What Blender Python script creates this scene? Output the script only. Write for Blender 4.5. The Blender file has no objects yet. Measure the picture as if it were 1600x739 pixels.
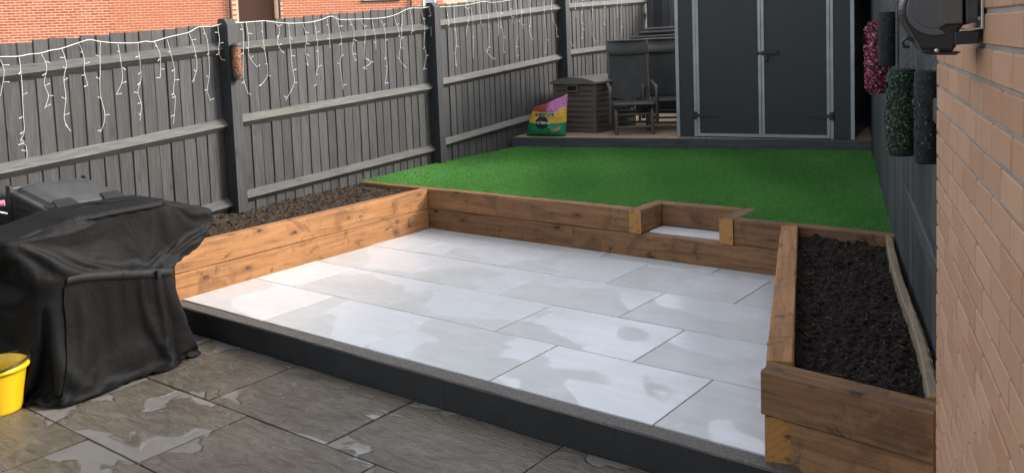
import bpy, bmesh, math, random
import numpy as np
from mathutils import Vector, Matrix, noise as mnoise
random.seed(7); rng = np.random.default_rng(7)
sc = bpy.context.scene
R = math.radians

# ------------------------------------------------------------------ camera
cam_d = bpy.data.cameras.new('camera'); cam = bpy.data.objects.new('camera', cam_d)
sc.collection.objects.link(cam); sc.camera = cam
PIT, ROLL, YAW = 0.0845, -0.0419, -0.6929
fw = Vector((math.sin(YAW)*math.cos(PIT), math.cos(YAW)*math.cos(PIT), -math.sin(PIT)))
rt = Vector((math.cos(YAW), -math.sin(YAW), 0)); up = rt.cross(fw)
r2 = rt*math.cos(ROLL) + up*math.sin(ROLL); u2 = up*math.cos(ROLL) - rt*math.sin(ROLL)
rot = Matrix((r2, u2, -fw)).transposed().to_4x4()
cam.matrix_world = Matrix.Translation((2.9282, -3.3785, 1.6887)) @ rot
cam_d.sensor_width = 36; cam_d.lens = 1402.4/1600*36
cam_d.shift_x = (800-726.74)/1600; cam_d.shift_y = -(369.5-180.24)/1600
cam_d.clip_start = .05; cam_d.clip_end = 2000
sc.render.resolution_x, sc.render.resolution_y = 1024, 472

# ------------------------------------------------------------------ light
SUN = Vector((1.4, 1.1, 1.0)).normalized()            # towards the sun
elev = math.asin(SUN.z); az = math.atan2(SUN.x, SUN.y)
w = bpy.data.worlds.new('World'); sc.world = w; w.use_nodes = True
nt = w.node_tree; nt.nodes.clear()
sky = nt.nodes.new('ShaderNodeTexSky'); sky.sky_type = 'NISHITA'; sky.sun_disc = False
sky.sun_elevation = elev; sky.sun_rotation = az; sky.dust_density = 4.0; sky.air_density = 1.0; sky.ozone_density = 1.0
hz = nt.nodes.new('ShaderNodeHueSaturation'); hz.inputs['Saturation'].default_value = .36     # thin high cloud
nt.links.new(sky.outputs[0], hz.inputs['Color'])
bg = nt.nodes.new('ShaderNodeBackground'); bg.inputs[1].default_value = .15
wo = nt.nodes.new('ShaderNodeOutputWorld')
nt.links.new(hz.outputs[0], bg.inputs[0]); nt.links.new(bg.outputs[0], wo.inputs[0])
sd = bpy.data.lights.new('sun', 'SUN'); sd.energy = .95; sd.angle = R(10); sd.color = (1, .92, .82)      # veiled sun
so = bpy.data.objects.new('sun', sd); sc.collection.objects.link(so)
so.rotation_euler = SUN.to_track_quat('Z', 'Y').to_euler(); so.location = (8, 8, 9)
sc.view_settings.view_transform = 'Standard'; sc.view_settings.look = 'None'
sc.view_settings.exposure = 1.68; sc.view_settings.gamma = 1.0

# ------------------------------------------------------------------ helpers
COL = sc.collection
def tag(o, label=None, cat=None, group=None, kind=None):
    if label: o['label'] = label
    if cat: o['category'] = cat
    if group: o['group'] = group
    if kind: o['kind'] = kind
    return o
def empty(name, loc, rz=0, label=None, cat=None, group=None, kind=None):
    o = bpy.data.objects.new(name, None); COL.objects.link(o); o.empty_display_size = .1
    o.location = loc; o.rotation_euler = (0, 0, rz)
    return tag(o, label, cat, group, kind)
def link(name, me, mat=None, parent=None, mtx=None):
    """link mesh; mtx is in the frame of the parent (or world)"""
    o = bpy.data.objects.new(name, me); COL.objects.link(o)
    if mat is not None and not me.materials:
        for m in (mat if isinstance(mat, (list, tuple)) else [mat]): me.materials.append(m)
    if parent: o.parent = parent
    if mtx is not None: o.matrix_basis = mtx
    return o
class MB:
    def __init__(s): s.v = []; s.f = []; s.mi = []; s.sm = []
    def add(s, vs, fs, mi=0, sm=False):
        b = len(s.v); s.v += [tuple(v) for v in vs]
        for f in fs: s.f.append([i+b for i in f]); s.mi.append(mi); s.sm.append(sm)
        return s
    def box(s, lo, hi, M=None, mi=0, c=0.0):
        lo = Vector(lo); hi = Vector(hi)
        if c <= 0:
            vs = [Vector((x, y, z)) for x in (lo.x, hi.x) for y in (lo.y, hi.y) for z in (lo.z, hi.z)]
            fs = [(0, 1, 3, 2), (4, 6, 7, 5), (0, 4, 5, 1), (2, 3, 7, 6), (0, 2, 6, 4), (1, 5, 7, 3)]
        else:
            vs, fs = cham(lo, hi, c)
        if M is not None: vs = [M @ v for v in vs]
        return s.add(vs, fs, mi)
    def tube(s, pts, r, n=8, mi=0, caps=True, flat=1.0, closed=False):
        pts = [Vector(p) for p in pts]; N = len(pts); ring = []
        ref = None
        for i, p in enumerate(pts):
            a = pts[i-1] if (i > 0 or closed) else p; b = pts[(i+1) % N] if (i < N-1 or closed) else p
            t = (b-a).normalized()
            if ref is None:
                ref = t.cross(Vector((0, 0, 1)))
                if ref.length < 1e-3: ref = t.cross(Vector((0, 1, 0)))
            ref = (ref - t*ref.dot(t)).normalized(); bn = t.cross(ref)
            rr = r[i] if hasattr(r, '__len__') else r
            ring.append([p + ref*math.cos(2*math.pi*k/n)*rr + bn*math.sin(2*math.pi*k/n)*rr*flat for k in range(n)])
        vs = [v for q in ring for v in q]; fs = []
        for i in range(N if closed else N-1):
            j = (i+1) % N
            for k in range(n): fs.append((i*n+k, i*n+(k+1) % n, j*n+(k+1) % n, j*n+k))
        s.add(vs, fs, mi, True)
        if caps and not closed:
            s.add(ring[0], [tuple(range(n))[::-1]], mi); s.add(ring[-1], [tuple(range(n))], mi)
        return s
    def lathe(s, prof, n=24, M=None, mi=0, sm=True, arc=(0, 2*math.pi)):
        full = abs(arc[1]-arc[0]-2*math.pi) < 1e-4; vs = []; m = n if full else n+1
        for r, z in prof:
            for k in range(m):
                a = arc[0] + (arc[1]-arc[0])*k/n; vs.append(Vector((r*math.cos(a), r*math.sin(a), z)))
        if M is not None: vs = [M @ v for v in vs]
        fs = []
        for i in range(len(prof)-1):
            for k in range(n):
                k2 = (k+1) % m
                fs.append((i*m+k, i*m+k2, (i+1)*m+k2, (i+1)*m+k))
        return s.add(vs, fs, mi, sm)
    def mesh(s, name, mats=None):
        me = bpy.data.meshes.new(name); me.from_pydata(s.v, [], s.f)
        for m in (mats if isinstance(mats, (list, tuple)) else [mats] if mats else []): me.materials.append(m)
        me.polygons.foreach_set('material_index', s.mi); me.polygons.foreach_set('use_smooth', s.sm)
        bm = bmesh.new(); bm.from_mesh(me); bmesh.ops.recalc_face_normals(bm, faces=bm.faces); bm.to_mesh(me); bm.free()
        return me
    def build(s, name, mats, parent=None, mtx=None):
        return link(name, s.mesh(name, mats), None, parent, mtx)
def cham(lo, hi, c):
    vs = []; idx = {}
    for sx in (0, 1):
        for sy in (0, 1):
            for sz in (0, 1):
                p = Vector(((lo.x, hi.x)[sx], (lo.y, hi.y)[sy], (lo.z, hi.z)[sz]))
                d = Vector((c*(1-2*sx), c*(1-2*sy), c*(1-2*sz)))
                for ax in range(3):
                    q = p.copy()
                    for o in range(3):
                        if o != ax: q[o] += d[o]
                    idx[(sx, sy, sz, ax)] = len(vs); vs.append(q)
    fs = []
    for ax in range(3):
        o1, o2 = (ax+1) % 3, (ax+2) % 3
        for sd_ in (0, 1):
            q = []
            for a, b in ((0, 0), (1, 0), (1, 1), (0, 1)):
                k = [0, 0, 0]; k[ax] = sd_; k[o1] = a; k[o2] = b; q.append(idx[(*k, ax)])
            fs.append(tuple(q if sd_ else q[::-1]))
        for a in (0, 1):           # edges along ax
            for b in (0, 1):
                k0 = [0, 0, 0]; k0[o1] = a; k0[o2] = b; k1 = list(k0); k1[ax] = 1
                fs.append((idx[(*k0, o1)], idx[(*k1, o1)], idx[(*k1, o2)], idx[(*k0, o2)]))
    for sx in (0, 1):
        for sy in (0, 1):
            for sz in (0, 1): fs.append(tuple(idx[(sx, sy, sz, a)] for a in range(3)))
    return vs, fs
def rough_box(L, W, H, c=.006, seg=None, wob=.003, seed=0, cup=0.0):
    """sawn timber, long axis local X, centred; subdivided along X, slightly uneven, with wane along the edges"""
    rnd = random.Random(seed); seg = seg or max(2, int(L/.12)); m = MB(); rings = []
    o = rnd.uniform(0, 50)
    for i in range(seg+1):
        x = -L/2 + L*i/seg
        def w_(k): return wob*mnoise.noise(Vector((x*3.1+o, k*7.7, o)))
        cc = [c*(1+1.4*max(0, mnoise.noise(Vector((x*2+o, k*3.3, 1))))) for k in range(4)]
        hw, hh = W/2, H/2; e = cup*math.sin(math.pi*i/seg)
        q = [(-hw, -hh+cc[0]), (-hw+cc[0], -hh), (hw-cc[1], -hh), (hw, -hh+cc[1]), (hw, hh-cc[2]), (hw-cc[2], hh), (-hw+cc[3], hh), (-hw, hh-cc[3])]
        rings.append([Vector((x, y+w_(k)+e, z+w_(k+9))) for k, (y, z) in enumerate(q)])
    vs = [v for r in rings for v in r]; fs = []
    for i in range(seg):
        for k in range(8): fs.append((i*8+k, i*8+(k+1) % 8, i*8+8+(k+1) % 8, i*8+8+k))
    m.add(vs, fs); m.add(rings[0], [tuple(range(8))[::-1]]); m.add(rings[-1], [tuple(range(8))])
    return m
def along(p0, p1, z, roll=0):
    """matrix: local X from p0 to p1 (xy), centred, height z"""
    p0 = Vector((p0[0], p0[1], 0)); p1 = Vector((p1[0], p1[1], 0)); d = (p1-p0)
    a = math.atan2(d.y, d.x); c = (p0+p1)/2
    return Matrix.Translation((c.x, c.y, z)) @ Matrix.Rotation(a, 4, 'Z') @ Matrix.Rotation(roll, 4, 'X'), d.length

# ------------------------------------------------------------------ materials
class N:
    def __init__(s, name):
        s.m = bpy.data.materials.new(name); s.m.use_nodes = True; s.t = s.m.node_tree
        s.b = s.t.nodes['Principled BSDF']
    def n(s, t, **k):
        x = s.t.nodes.new('ShaderNode'+t)
        for a, b in k.items(): setattr(x, a, b)
        return x
    def l(s, a, b): s.t.links.new(a, b)
    def put(s, sock, v):
        if isinstance(v, bpy.types.NodeSocket): s.l(v, sock)
        elif isinstance(v, tuple) and len(v) == 3 and sock.type == 'RGBA': sock.default_value = (*v, 1)
        else: sock.default_value = v
    def coord(s, kind='Object', scale=(1, 1, 1), rand=0.0):
        c = s.n('TexCoord').outputs[kind]
        mp = s.n('Mapping'); mp.inputs['Scale'].default_value = scale; s.l(c, mp.inputs[0])
        if rand:
            oi = s.n('ObjectInfo'); cx = s.n('CombineXYZ')
            for i, k in enumerate((1.0, 1.7, 2.3)):
                s.l(s.math('MULTIPLY', oi.outputs['Random'], rand*k), cx.inputs[i])
            s.l(cx.outputs[0], mp.inputs['Location'])
        return mp.outputs[0]
    def pos(s, scale=(1, 1, 1)):
        mp = s.n('Mapping'); mp.inputs['Scale'].default_value = scale; s.l(s.n('NewGeometry').outputs['Position'], mp.inputs[0]); return mp.outputs[0]
    def noise(s, vec, scale, detail=4, rough=.55, dist=0.0):
        x = s.n('TexNoise'); s.l(vec, x.inputs['Vector']); x.inputs['Scale'].default_value = scale
        x.inputs['Detail'].default_value = detail; x.inputs['Roughness'].default_value = rough; x.inputs['Distortion'].default_value = dist
        return x.outputs['Fac']
    def vor(s, vec, scale, feat='F1', out='Distance', rnd=1.0):
        x = s.n('TexVoronoi', feature=feat); s.l(vec, x.inputs['Vector']); x.inputs['Scale'].default_value = scale; x.inputs['Randomness'].default_value = rnd
        return x.outputs[out]
    def math(s, op, a, b=0.0, c=0.0):
        x = s.n('Math', operation=op); s.put(x.inputs[0], a); s.put(x.inputs[1], b); s.put(x.inputs[2], c); return x.outputs[0]
    def step(s, v, a, b):
        x = s.n('MapRange'); x.interpolation_type = 'SMOOTHSTEP'; s.put(x.inputs['Value'], v)
        s.put(x.inputs['From Min'], a); s.put(x.inputs['From Max'], b); return x.outputs[0]
    def ramp(s, v, st):
        x = s.n('ValToRGB'); s.l(v, x.inputs[0]); e = x.color_ramp.elements
        while len(e) < len(st): e.new(.5)
        for i, (p, c) in enumerate(st): e[i].position = p; e[i].color = (*c, 1)
        return x.outputs[0]
    def mix(s, f, a, b, mode='MIX'):
        x = s.n('Mix', data_type='RGBA', blend_type=mode); s.put(x.inputs[0], f); s.put(x.inputs[6], a); s.put(x.inputs[7], b); return x.outputs[2]
    def bump(s, h, strength=.5, dist=.01, nrm=None):
        x = s.n('Bump'); x.inputs['Strength'].default_value = strength; x.inputs['Distance'].default_value = dist
        s.l(h, x.inputs['Height'])
        if nrm: s.l(nrm, x.inputs['Normal'])
        return x.outputs[0]
    def rnd(s): return s.n('ObjectInfo').outputs['Random']
    def out(s, col=None, rough=None, nrm=None, **k):
        if col is not None: s.put(s.b.inputs['Base Color'], col)
        if rough is not None: s.put(s.b.inputs['Roughness'], rough)
        if nrm is not None: s.l(nrm, s.b.inputs['Normal'])
        for a, v in k.items(): s.put(s.b.inputs[a.replace('_', ' ')], v)
        return s.m
def simple(name, col, rough=.5, var=.12, bscale=60, bs=.15, metal=0.0, spec=.5):
    q = N(name); c = q.coord('Object')
    f = q.noise(c, 6, 5); g = q.noise(c, bscale, 3)
    k = tuple(x*(1-var) for x in col); k2 = tuple(min(1, x*(1+var)) for x in col)
    return q.out(q.ramp(f, [(.3, k), (.7, k2)]), q.math('MULTIPLY_ADD', g, .2, rough-.1), q.bump(g, bs, .002), Metallic=metal, Specular_IOR_Level=spec)

def m_fence(name, base, var=.42):
    q = N(name); c = q.coord('Object', (1, 1, 1), 40)
    st = q.coord('Object', (1.2, 22, 22), 40)           # local X is the grain
    g = q.noise(st, 3.0, 6, .62, .3); g2 = q.noise(st, 14, 3, .6)
    pat = q.noise(c, 3.2, 4, .6)
    col = q.ramp(g, [(.25, tuple(x*.5 for x in base)), (.5, base), (.75, tuple(x*1.75 for x in base))])
    warm = tuple(b*k for b, k in zip(base, (1.35, 1.15, .95)))
    col = q.mix(q.math('MULTIPLY', q.step(pat, .5, .75), .55), col, warm)
    kv = q.coord('Object', (3.2, 9, 9), 40)
    kn = q.step(q.vor(kv, 1.0), .05, .16); col = q.mix(q.math('MULTIPLY_ADD', kn, -.65, .65), col, tuple(x*.3 for x in base))
    v = q.math('MULTIPLY_ADD', q.rnd(), var, 1-var*.5); hs = q.n('HueSaturation'); q.l(v, hs.inputs['Value']); q.l(col, hs.inputs['Color'])
    h = q.math('ADD', g, q.math('MULTIPLY', g2, .5))
    return q.out(hs.outputs[0], q.math('MULTIPLY_ADD', g, .25, .55), q.bump(h, .55, .006), Specular_IOR_Level=.35)
FENCE = m_fence('grey_painted_timber', (.042, .0425, .044))
FENCE_D = m_fence('dark_grey_painted_timber', (.030, .0315, .034))
FENCE_R = m_fence('slate_painted_timber', (.046, .049, .051), .85)
RAILM = m_fence('grey_painted_rail', (.072, .071, .068))

def m_sleeper(name, base, dark):
    q = N(name); c = q.coord('Object', (1, 1, 1), 30)
    st = q.coord('Object', (.9, 14, 14), 30)
    g = q.noise(st, 2.6, 6, .6, .6); g2 = q.noise(st, 16, 4, .65)
    col = q.ramp(g, [(.28, tuple(x*.55 for x in base)), (.5, base), (.75, tuple(x*1.35 for x in base))])
    fine = q.step(g2, .52, .72); col = q.mix(q.math('MULTIPLY', fine, .35), col, dark)
    kv = q.coord('Object', (3.6, 8.5, 8.5), 30)
    kd = q.math('ADD', q.vor(kv, 1.0), q.math('MULTIPLY', q.noise(c, 30, 4), .22))
    halo = q.math('SUBTRACT', 1.0, q.step(kd, .16, .50)); core = q.math('SUBTRACT', 1.0, q.step(kd, .15, .27))
    col = q.mix(q.math('MULTIPLY', halo, .6), col, tuple(x*.55 for x in base)); col = q.mix(q.math('MULTIPLY', core, .9), col, tuple(x*.45 for x in dark))
    damp = q.step(q.noise(q.coord('Object', (2.6, 1.2, 2.2), 17), 1.5, 5, .6, .8), .56, .66)
    col = q.mix(q.math('MULTIPLY', damp, .6), col, tuple(x*1.5 for x in dark))
    saw = q.step(q.noise(q.coord('Object', (30, 1.5, 1.5), 9), 2.2, 3, .6), .55, .75); col = q.mix(q.math('MULTIPLY', saw, .22), col, dark)
    pale = q.step(q.noise(q.coord('Object', (1.5, 9, 9), 44), 2.0, 5, .65, .8), .58, .72); col = q.mix(q.math('MULTIPLY', pale, .4), col, tuple(min(1, x*1.55) for x in base))
    sp = q.step(q.noise(q.coord('Object', (3.2, 3.0, 3.0), 9), 2.6, 7, .74, .6), .565, .68)      # black mildew
    col = q.mix(q.math('MULTIPLY', sp, .75), col, (.025, .018, .014))
    v = q.math('MULTIPLY_ADD', q.rnd(), .3, .85); hs = q.n('HueSaturation'); q.l(v, hs.inputs['Value']); q.l(col, hs.inputs['Color'])
    h = q.math('ADD', g, q.math('MULTIPLY', g2, .6))
    return q.out(hs.outputs[0], q.math('MULTIPLY_ADD', damp, -.2, .72), q.bump(h, .5, .006), Specular_IOR_Level=.3)
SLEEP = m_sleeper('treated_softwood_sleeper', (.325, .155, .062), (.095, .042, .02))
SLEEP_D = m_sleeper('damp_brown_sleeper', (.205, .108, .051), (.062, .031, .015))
SLEEP_G = m_sleeper('weathered_edging_board', (.24, .19, .12), (.09, .065, .04))
def m_endgrain():
    q = N('sawn_end_grain'); c = q.coord('Object', (1, 1, 1), 13)
    wv = q.n('TexWave', wave_type='RINGS', rings_direction='X'); q.l(c, wv.inputs[0]); wv.inputs['Scale'].default_value = 11
    wv.inputs['Distortion'].default_value = 3.5; wv.inputs['Detail'].default_value = 3
    f = q.noise(c, 25, 5)
    col = q.mix(wv.outputs['Fac'], (.39, .20, .055), (.345, .17, .046)); col = q.mix(q.step(f, .56, .72), col, (.10, .05, .02))
    return q.out(col, .75, q.bump(f, .5, .004))
ENDG = m_endgrain()

def m_porcelain():
    q = N('white_porcelain_paver'); c = q.coord('Object', (1, 1, 1), 60)
    o = q.n('TexCoord').outputs['Object']; sp = q.n('SeparateXYZ'); q.l(o, sp.inputs[0])
    grad = q.math('MULTIPLY_ADD', sp.outputs[1], -.42, q.math('MULTIPLY', sp.outputs[0], -.16))     # damp creeps from the front and left edges
    n1 = q.noise(c, 1.7, 3, .45, .35); n2 = q.noise(c, 30, 3)
    s1 = q.math('ADD', q.math('ADD', n1, grad), q.math('MULTIPLY', n2, .022))
    edge = q.math('MULTIPLY', q.step(s1, .553, .583), q.math('MULTIPLY_ADD', q.noise(q.coord('Object', (1, 1, 1), 15), 4, 4, .6), .9, .45))
    soft = q.step(q.noise(q.coord('Object', (1, 1, 1), 21), 2.6, 4, .5, .5), .45, .70)
    vein = q.noise(q.coord('Object', (1.2, 4, 1), 45), 3, 6, .65, 1.0)
    base = q.ramp(vein, [(.35, (.59, .605, .62)), (.6, (.65, .668, .688))])
    base = q.mix(q.math('MULTIPLY', soft, .35), base, (.56, .575, .59))
    col = q.mix(q.math('MULTIPLY', edge, .82), base, q.ramp(vein, [(.3, (.42, .42, .41)), (.7, (.525, .525, .515))]))
    rg = q.math('ADD', q.math('MULTIPLY_ADD', edge, .16, .20), q.math('MULTIPLY', soft, .08))
    return q.out(col, rg, q.bump(vein, .06, .002), Specular_IOR_Level=.5)
PORC = m_porcelain()

def m_riven():
    q = N('wet_riven_slab'); p = q.pos((1, 1, 1)); c = q.coord('Object', (1, 1, 1), 33)
    big = q.noise(c, 2.0, 5, .6, .5); strat = q.noise(q.coord('Object', (3, 9, 3), 25), 2.2, 6, .62, 1.4); fine = q.noise(c, 34, 4, .6)
    col = q.ramp(q.math('MULTIPLY_ADD', strat, .55, q.math('MULTIPLY', big, .45)), [(.32, (.062, .050, .036)), (.5, (.118, .100, .076)), (.68, (.178, .157, .123))])
    col = q.mix(q.math('MULTIPLY', q.step(big, .55, .7), .45), col, (.115, .098, .068))
    col = q.mix(q.math('MULTIPLY', q.step(fine, .58, .72), .25), col, (.2, .18, .15))
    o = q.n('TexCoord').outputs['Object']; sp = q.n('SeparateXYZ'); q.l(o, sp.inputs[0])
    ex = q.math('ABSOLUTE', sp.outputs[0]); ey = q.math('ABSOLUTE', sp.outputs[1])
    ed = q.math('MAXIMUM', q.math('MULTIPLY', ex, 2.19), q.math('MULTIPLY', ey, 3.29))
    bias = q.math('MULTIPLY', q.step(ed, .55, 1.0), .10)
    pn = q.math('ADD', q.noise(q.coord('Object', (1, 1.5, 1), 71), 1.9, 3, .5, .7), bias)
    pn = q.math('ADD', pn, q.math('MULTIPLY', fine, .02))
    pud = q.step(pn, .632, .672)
    col2 = q.mix(q.math('MULTIPLY', pud, .6), col, (.25, .24, .225))  # paler base colour in the puddles stands in for reflected sky
    h = q.math('MULTIPLY', q.math('ADD', strat, q.math('MULTIPLY', fine, .25)), q.math('SUBTRACT', 1.0, pud))
    rg = q.mix(pud, q.math('MULTIPLY_ADD', strat, .35, .18), (.12, .12, .12))
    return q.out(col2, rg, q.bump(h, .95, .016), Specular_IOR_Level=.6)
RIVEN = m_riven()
def m_soil(name, a, b):
    q = N(name); c = q.pos()
    f = q.noise(c, 40, 6, .7); g = q.noise(c, 7, 4)
    col = q.mix(q.math('MULTIPLY', g, .6), q.ramp(f, [(.3, a), (.7, b)]), a)
    col = q.mix(q.step(q.noise(c, 150, 2), .66, .72), col, tuple(min(1, x*2.6) for x in b))
    return q.out(col, .95, q.bump(q.noise(c, 120, 5, .7), .9, .012), Specular_IOR_Level=.2)
SOIL_D = m_soil('dark_compost', (.0095, .0075, .006), (.052, .038, .029))
SOIL_L = m_soil('brown_topsoil', (.03, .021, .015), (.085, .062, .045))
def m_brick(name, a, b, c3, mottle=.5, sand=240):
    q = N(name); c = q.coord('Object', (1, 1, 1), 50)
    f = q.noise(c, 9, 5, .6); s = q.noise(c, sand, 2, .7)
    col = q.ramp(q.rnd(), [(0, a), (.5, b), (1, c3)])
    col = q.mix(q.math('MULTIPLY', q.step(f, .45, .75), mottle), col, tuple(x*.72 for x in a)); 
    col = q.mix(q.math('MULTIPLY', q.step(s, .55, .75), .3), col, tuple(min(1, x*1.35) for x in c3))
    h = q.math('ADD', s, f)
    return q.out(col, .88, q.bump(h, .5, .004), Specular_IOR_Level=.25)
BUFF = m_brick('buff_brick', (.43, .242, .146), (.475, .276, .173), (.515, .307, .198), .22)
REDB = m_brick('red_brick', (.34, .085, .04), (.40, .115, .06), (.46, .165, .09), .35)
BROWNB = m_brick('brown_brick', (.14, .06, .04), (.17, .075, .05), (.20, .095, .06))
def m_brickflat(name, c1, c2, mo):
    q = N(name); c = q.coord('Object'); x = q.n('TexBrick'); q.l(c, x.inputs['Vector'])
    x.inputs['Color1'].default_value = (*c1, 1); x.inputs['Color2'].default_value = (*c2, 1); x.inputs['Mortar'].default_value = (*mo, 1)
    x.inputs['Scale'].default_value = 1; x.inputs['Brick Width'].default_value = .225; x.inputs['Row Height'].default_value = .075; x.inputs['Mortar Size'].default_value = .005
    return q.out(x.outputs[0], .9, q.bump(x.outputs['Fac'], -.4, .006))
BARK = simple('bark_bits', (.085, .058, .038), .85, .5, 90, .4)
GROUT = simple('dark_grout', (.05, .05, .05), .9, .2, 150, .5)
MORT = simple('grey_mortar', (.30, .265, .235), .95, .2, 150, .6); MORT_L = simple('pale_mortar', (.66, .46, .34), .95, .1, 150, .5)
REDFLAT = m_brickflat('red_brickwork', (.44, .145, .075), (.50, .19, .105), (.56, .38, .27))
BUFFFLAT = m_brickflat('buff_brickwork', (.36, .205, .135), (.43, .255, .175), (.27, .235, .205))
def m_grass():
    q = N('artificial_turf_fibre'); at = q.n('Attribute', attribute_name='tint', attribute_type='GEOMETRY')
    col = q.ramp(at.outputs['Fac'], [(0, (.062, .20, .045)), (.5, (.125, .35, .082)), (1, (.25, .50, .155))])
    q.out(col, .6, None, Specular_IOR_Level=.25)
    tr = q.n('BsdfTranslucent'); q.l(col, tr.inputs[0]); mx = q.n('MixShader'); mx.inputs[0].default_value = .4
    q.l(q.b.outputs[0], mx.inputs[1]); q.l(tr.outputs[0], mx.inputs[2]); q.l(mx.outputs[0], q.t.nodes['Material Output'].inputs['Surface']); return q.m
GRASS = m_grass()
TURF = simple('turf_backing', (.035, .13, .024), .95, .3, 90, .8)
def m_kerb():
    q = N('charcoal_kerb_block'); c = q.coord('Object', (1, 1, 1), 20); f = q.noise(c, 60, 5, .7); g = q.noise(c, 5, 4)
    geo = q.n('NewGeometry'); sp = q.n('SeparateXYZ'); q.l(geo.outputs['Normal'], sp.inputs[0])
    top_col = q.mix(q.step(f, .4, .7), (.075, .066, .056), (.145, .13, .112)); face_col = q.ramp(g, [(.3, (.0095, .0098, .0100)), (.7, (.017, .0173, .0175))])
    col = q.mix(q.step(sp.outputs[2], .5, .9), face_col, top_col)      # upward faces pale, side faces near black, picked by normal
    return q.out(col, q.math('MULTIPLY_ADD', g, .2, .5), q.bump(f, .5, .005))
KERB = m_kerb()
def m_cover():
    q = N('black_cover_fabric'); c = q.coord('Object'); f = q.noise(c, 9, 5, .6, .4); g = q.noise(c, 420, 2)
    cr = q.math('ABSOLUTE', q.math('SUBTRACT', q.noise(q.coord('Object', (1, 1, .7)), 6, 4, .55, 1.2), .5))
    h = q.math('ADD', q.math('MULTIPLY', cr, 1.0), q.math('MULTIPLY', f, .4))
    col = q.ramp(f, [(.3, (.0044, .0044, .0046)), (.7, (.0072, .0072, .0075))])
    return q.out(col, .62, q.bump(g, .2, .001, q.bump(h, .45, .02)), Specular_IOR_Level=.15)
COVER = m_cover()
PLAST = simple('dark_grey_plastic', (.045, .047, .05), .38, .2, 220, .2)
BLACKP = simple('black_plastic', (.018, .018, .02), .35, .15, 120, .1)
GREYP = simple('mid_grey_plastic', (.085, .09, .096), .42, .1, 200, .1)
GREYP2 = simple('brown_grey_plastic', (.10, .09, .085), .3, .1, 200, .1)
YELL = simple('yellow_plastic', (.78, .50, .012), .3, .04, 120, .05)
BROWNP = simple('brown_resin', (.105, .085, .07), .55, .12, 160, .2); BROWNL = simple('brown_resin_lid', (.14, .125, .115), .45, .12, 160, .2)
METAL = simple('galvanised_trim', (.30, .32, .325), .42, .15, 90, .1, .55); STEEL = simple('bright_steel', (.6, .6, .6), .3, .1, 90, .05, .9)
SHEDP = simple('anthracite_shed_panel', (.0165, .0195, .0215), .5, .08, 200, .08)
ALU = simple('dark_bronze_tube', (.085, .078, .073), .45, .1, 120, .05, .2)
def m_mesh(name, col):
    q = N(name); c = q.coord('Object'); x = q.n('TexWave'); q.l(c, x.inputs[0]); x.inputs['Scale'].default_value = 90
    f = q.noise(c, 5, 4); return q.out(q.ramp(f, [(.3, tuple(k*.8 for k in col)), (.7, tuple(k*1.2 for k in col))]), .7, q.bump(x.outputs['Fac'], .3, .002))
TEXT = m_mesh('textilene_mesh', (.042, .042, .038))
WIRE = simple('white_cable', (.62, .61, .58), .5, .05)
LED = simple('clear_led_tip', (.66, .66, .63), .25, .05)
PEANUT = simple('peanuts', (.30, .135, .06), .7, .35, 40, .4)
DECK = m_sleeper('pale_ply_board', (.34, .25, .165), (.2, .13, .08))
EDGE = m_fence('charcoal_edge_board', (.045, .049, .055))
PINKG = simple('pink_grip', (.62, .2, .28), .5); LEAFM = None
def m_leaf(name, a, b, c3):
    q = N(name); at = q.n('Attribute', attribute_name='tint', attribute_type='GEOMETRY')
    return q.out(q.ramp(at.outputs['Fac'], [(0, a), (.6, b), (1, c3)]), .5, None, Specular_IOR_Level=.4)
LEAF = m_leaf('artificial_leaf', (.010, .030, .014), (.025, .066, .030), (.075, .15, .085))
PETAL = m_leaf('pink_petal', (.10, .010, .03), (.33, .035, .08), (.62, .27, .29))
LEAFB = m_leaf('blackened_leaf', (.012, .012, .013), (.024, .024, .026), (.075, .078, .08))
GLASS = simple('window_glass', (.25, .32, .38), .08, .1); WHITEF = simple('white_frame', (.75, .75, .73), .4, .04)
GROUNDM = m_soil('bare_ground', (.05, .045, .03), (.09, .08, .055))
LINER = simple('black_felt_liner', (.014, .014, .015), .9, .2, 200, .6)

# ------------------------------------------------------------------ ground and setting
H = .36                                             # top of the sleepers and the lawn
gm = MB(); gm.add([(-600, -600, -.26), (600, -600, -.26), (600, 600, -.26), (-600, 600, -.26)], [(0, 1, 2, 3)])
tag(gm.build('ground', GROUNDM), kind='structure')

def paver_mesh(L, W, T=.02, c=.0025):
    m = MB(); m.box((-L/2, -W/2, -T), (L/2, W/2, 0), c=c); return m.mesh('paver', None)
def clip_quad(x0, x1, y0, y1, xr):
    return None
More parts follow.
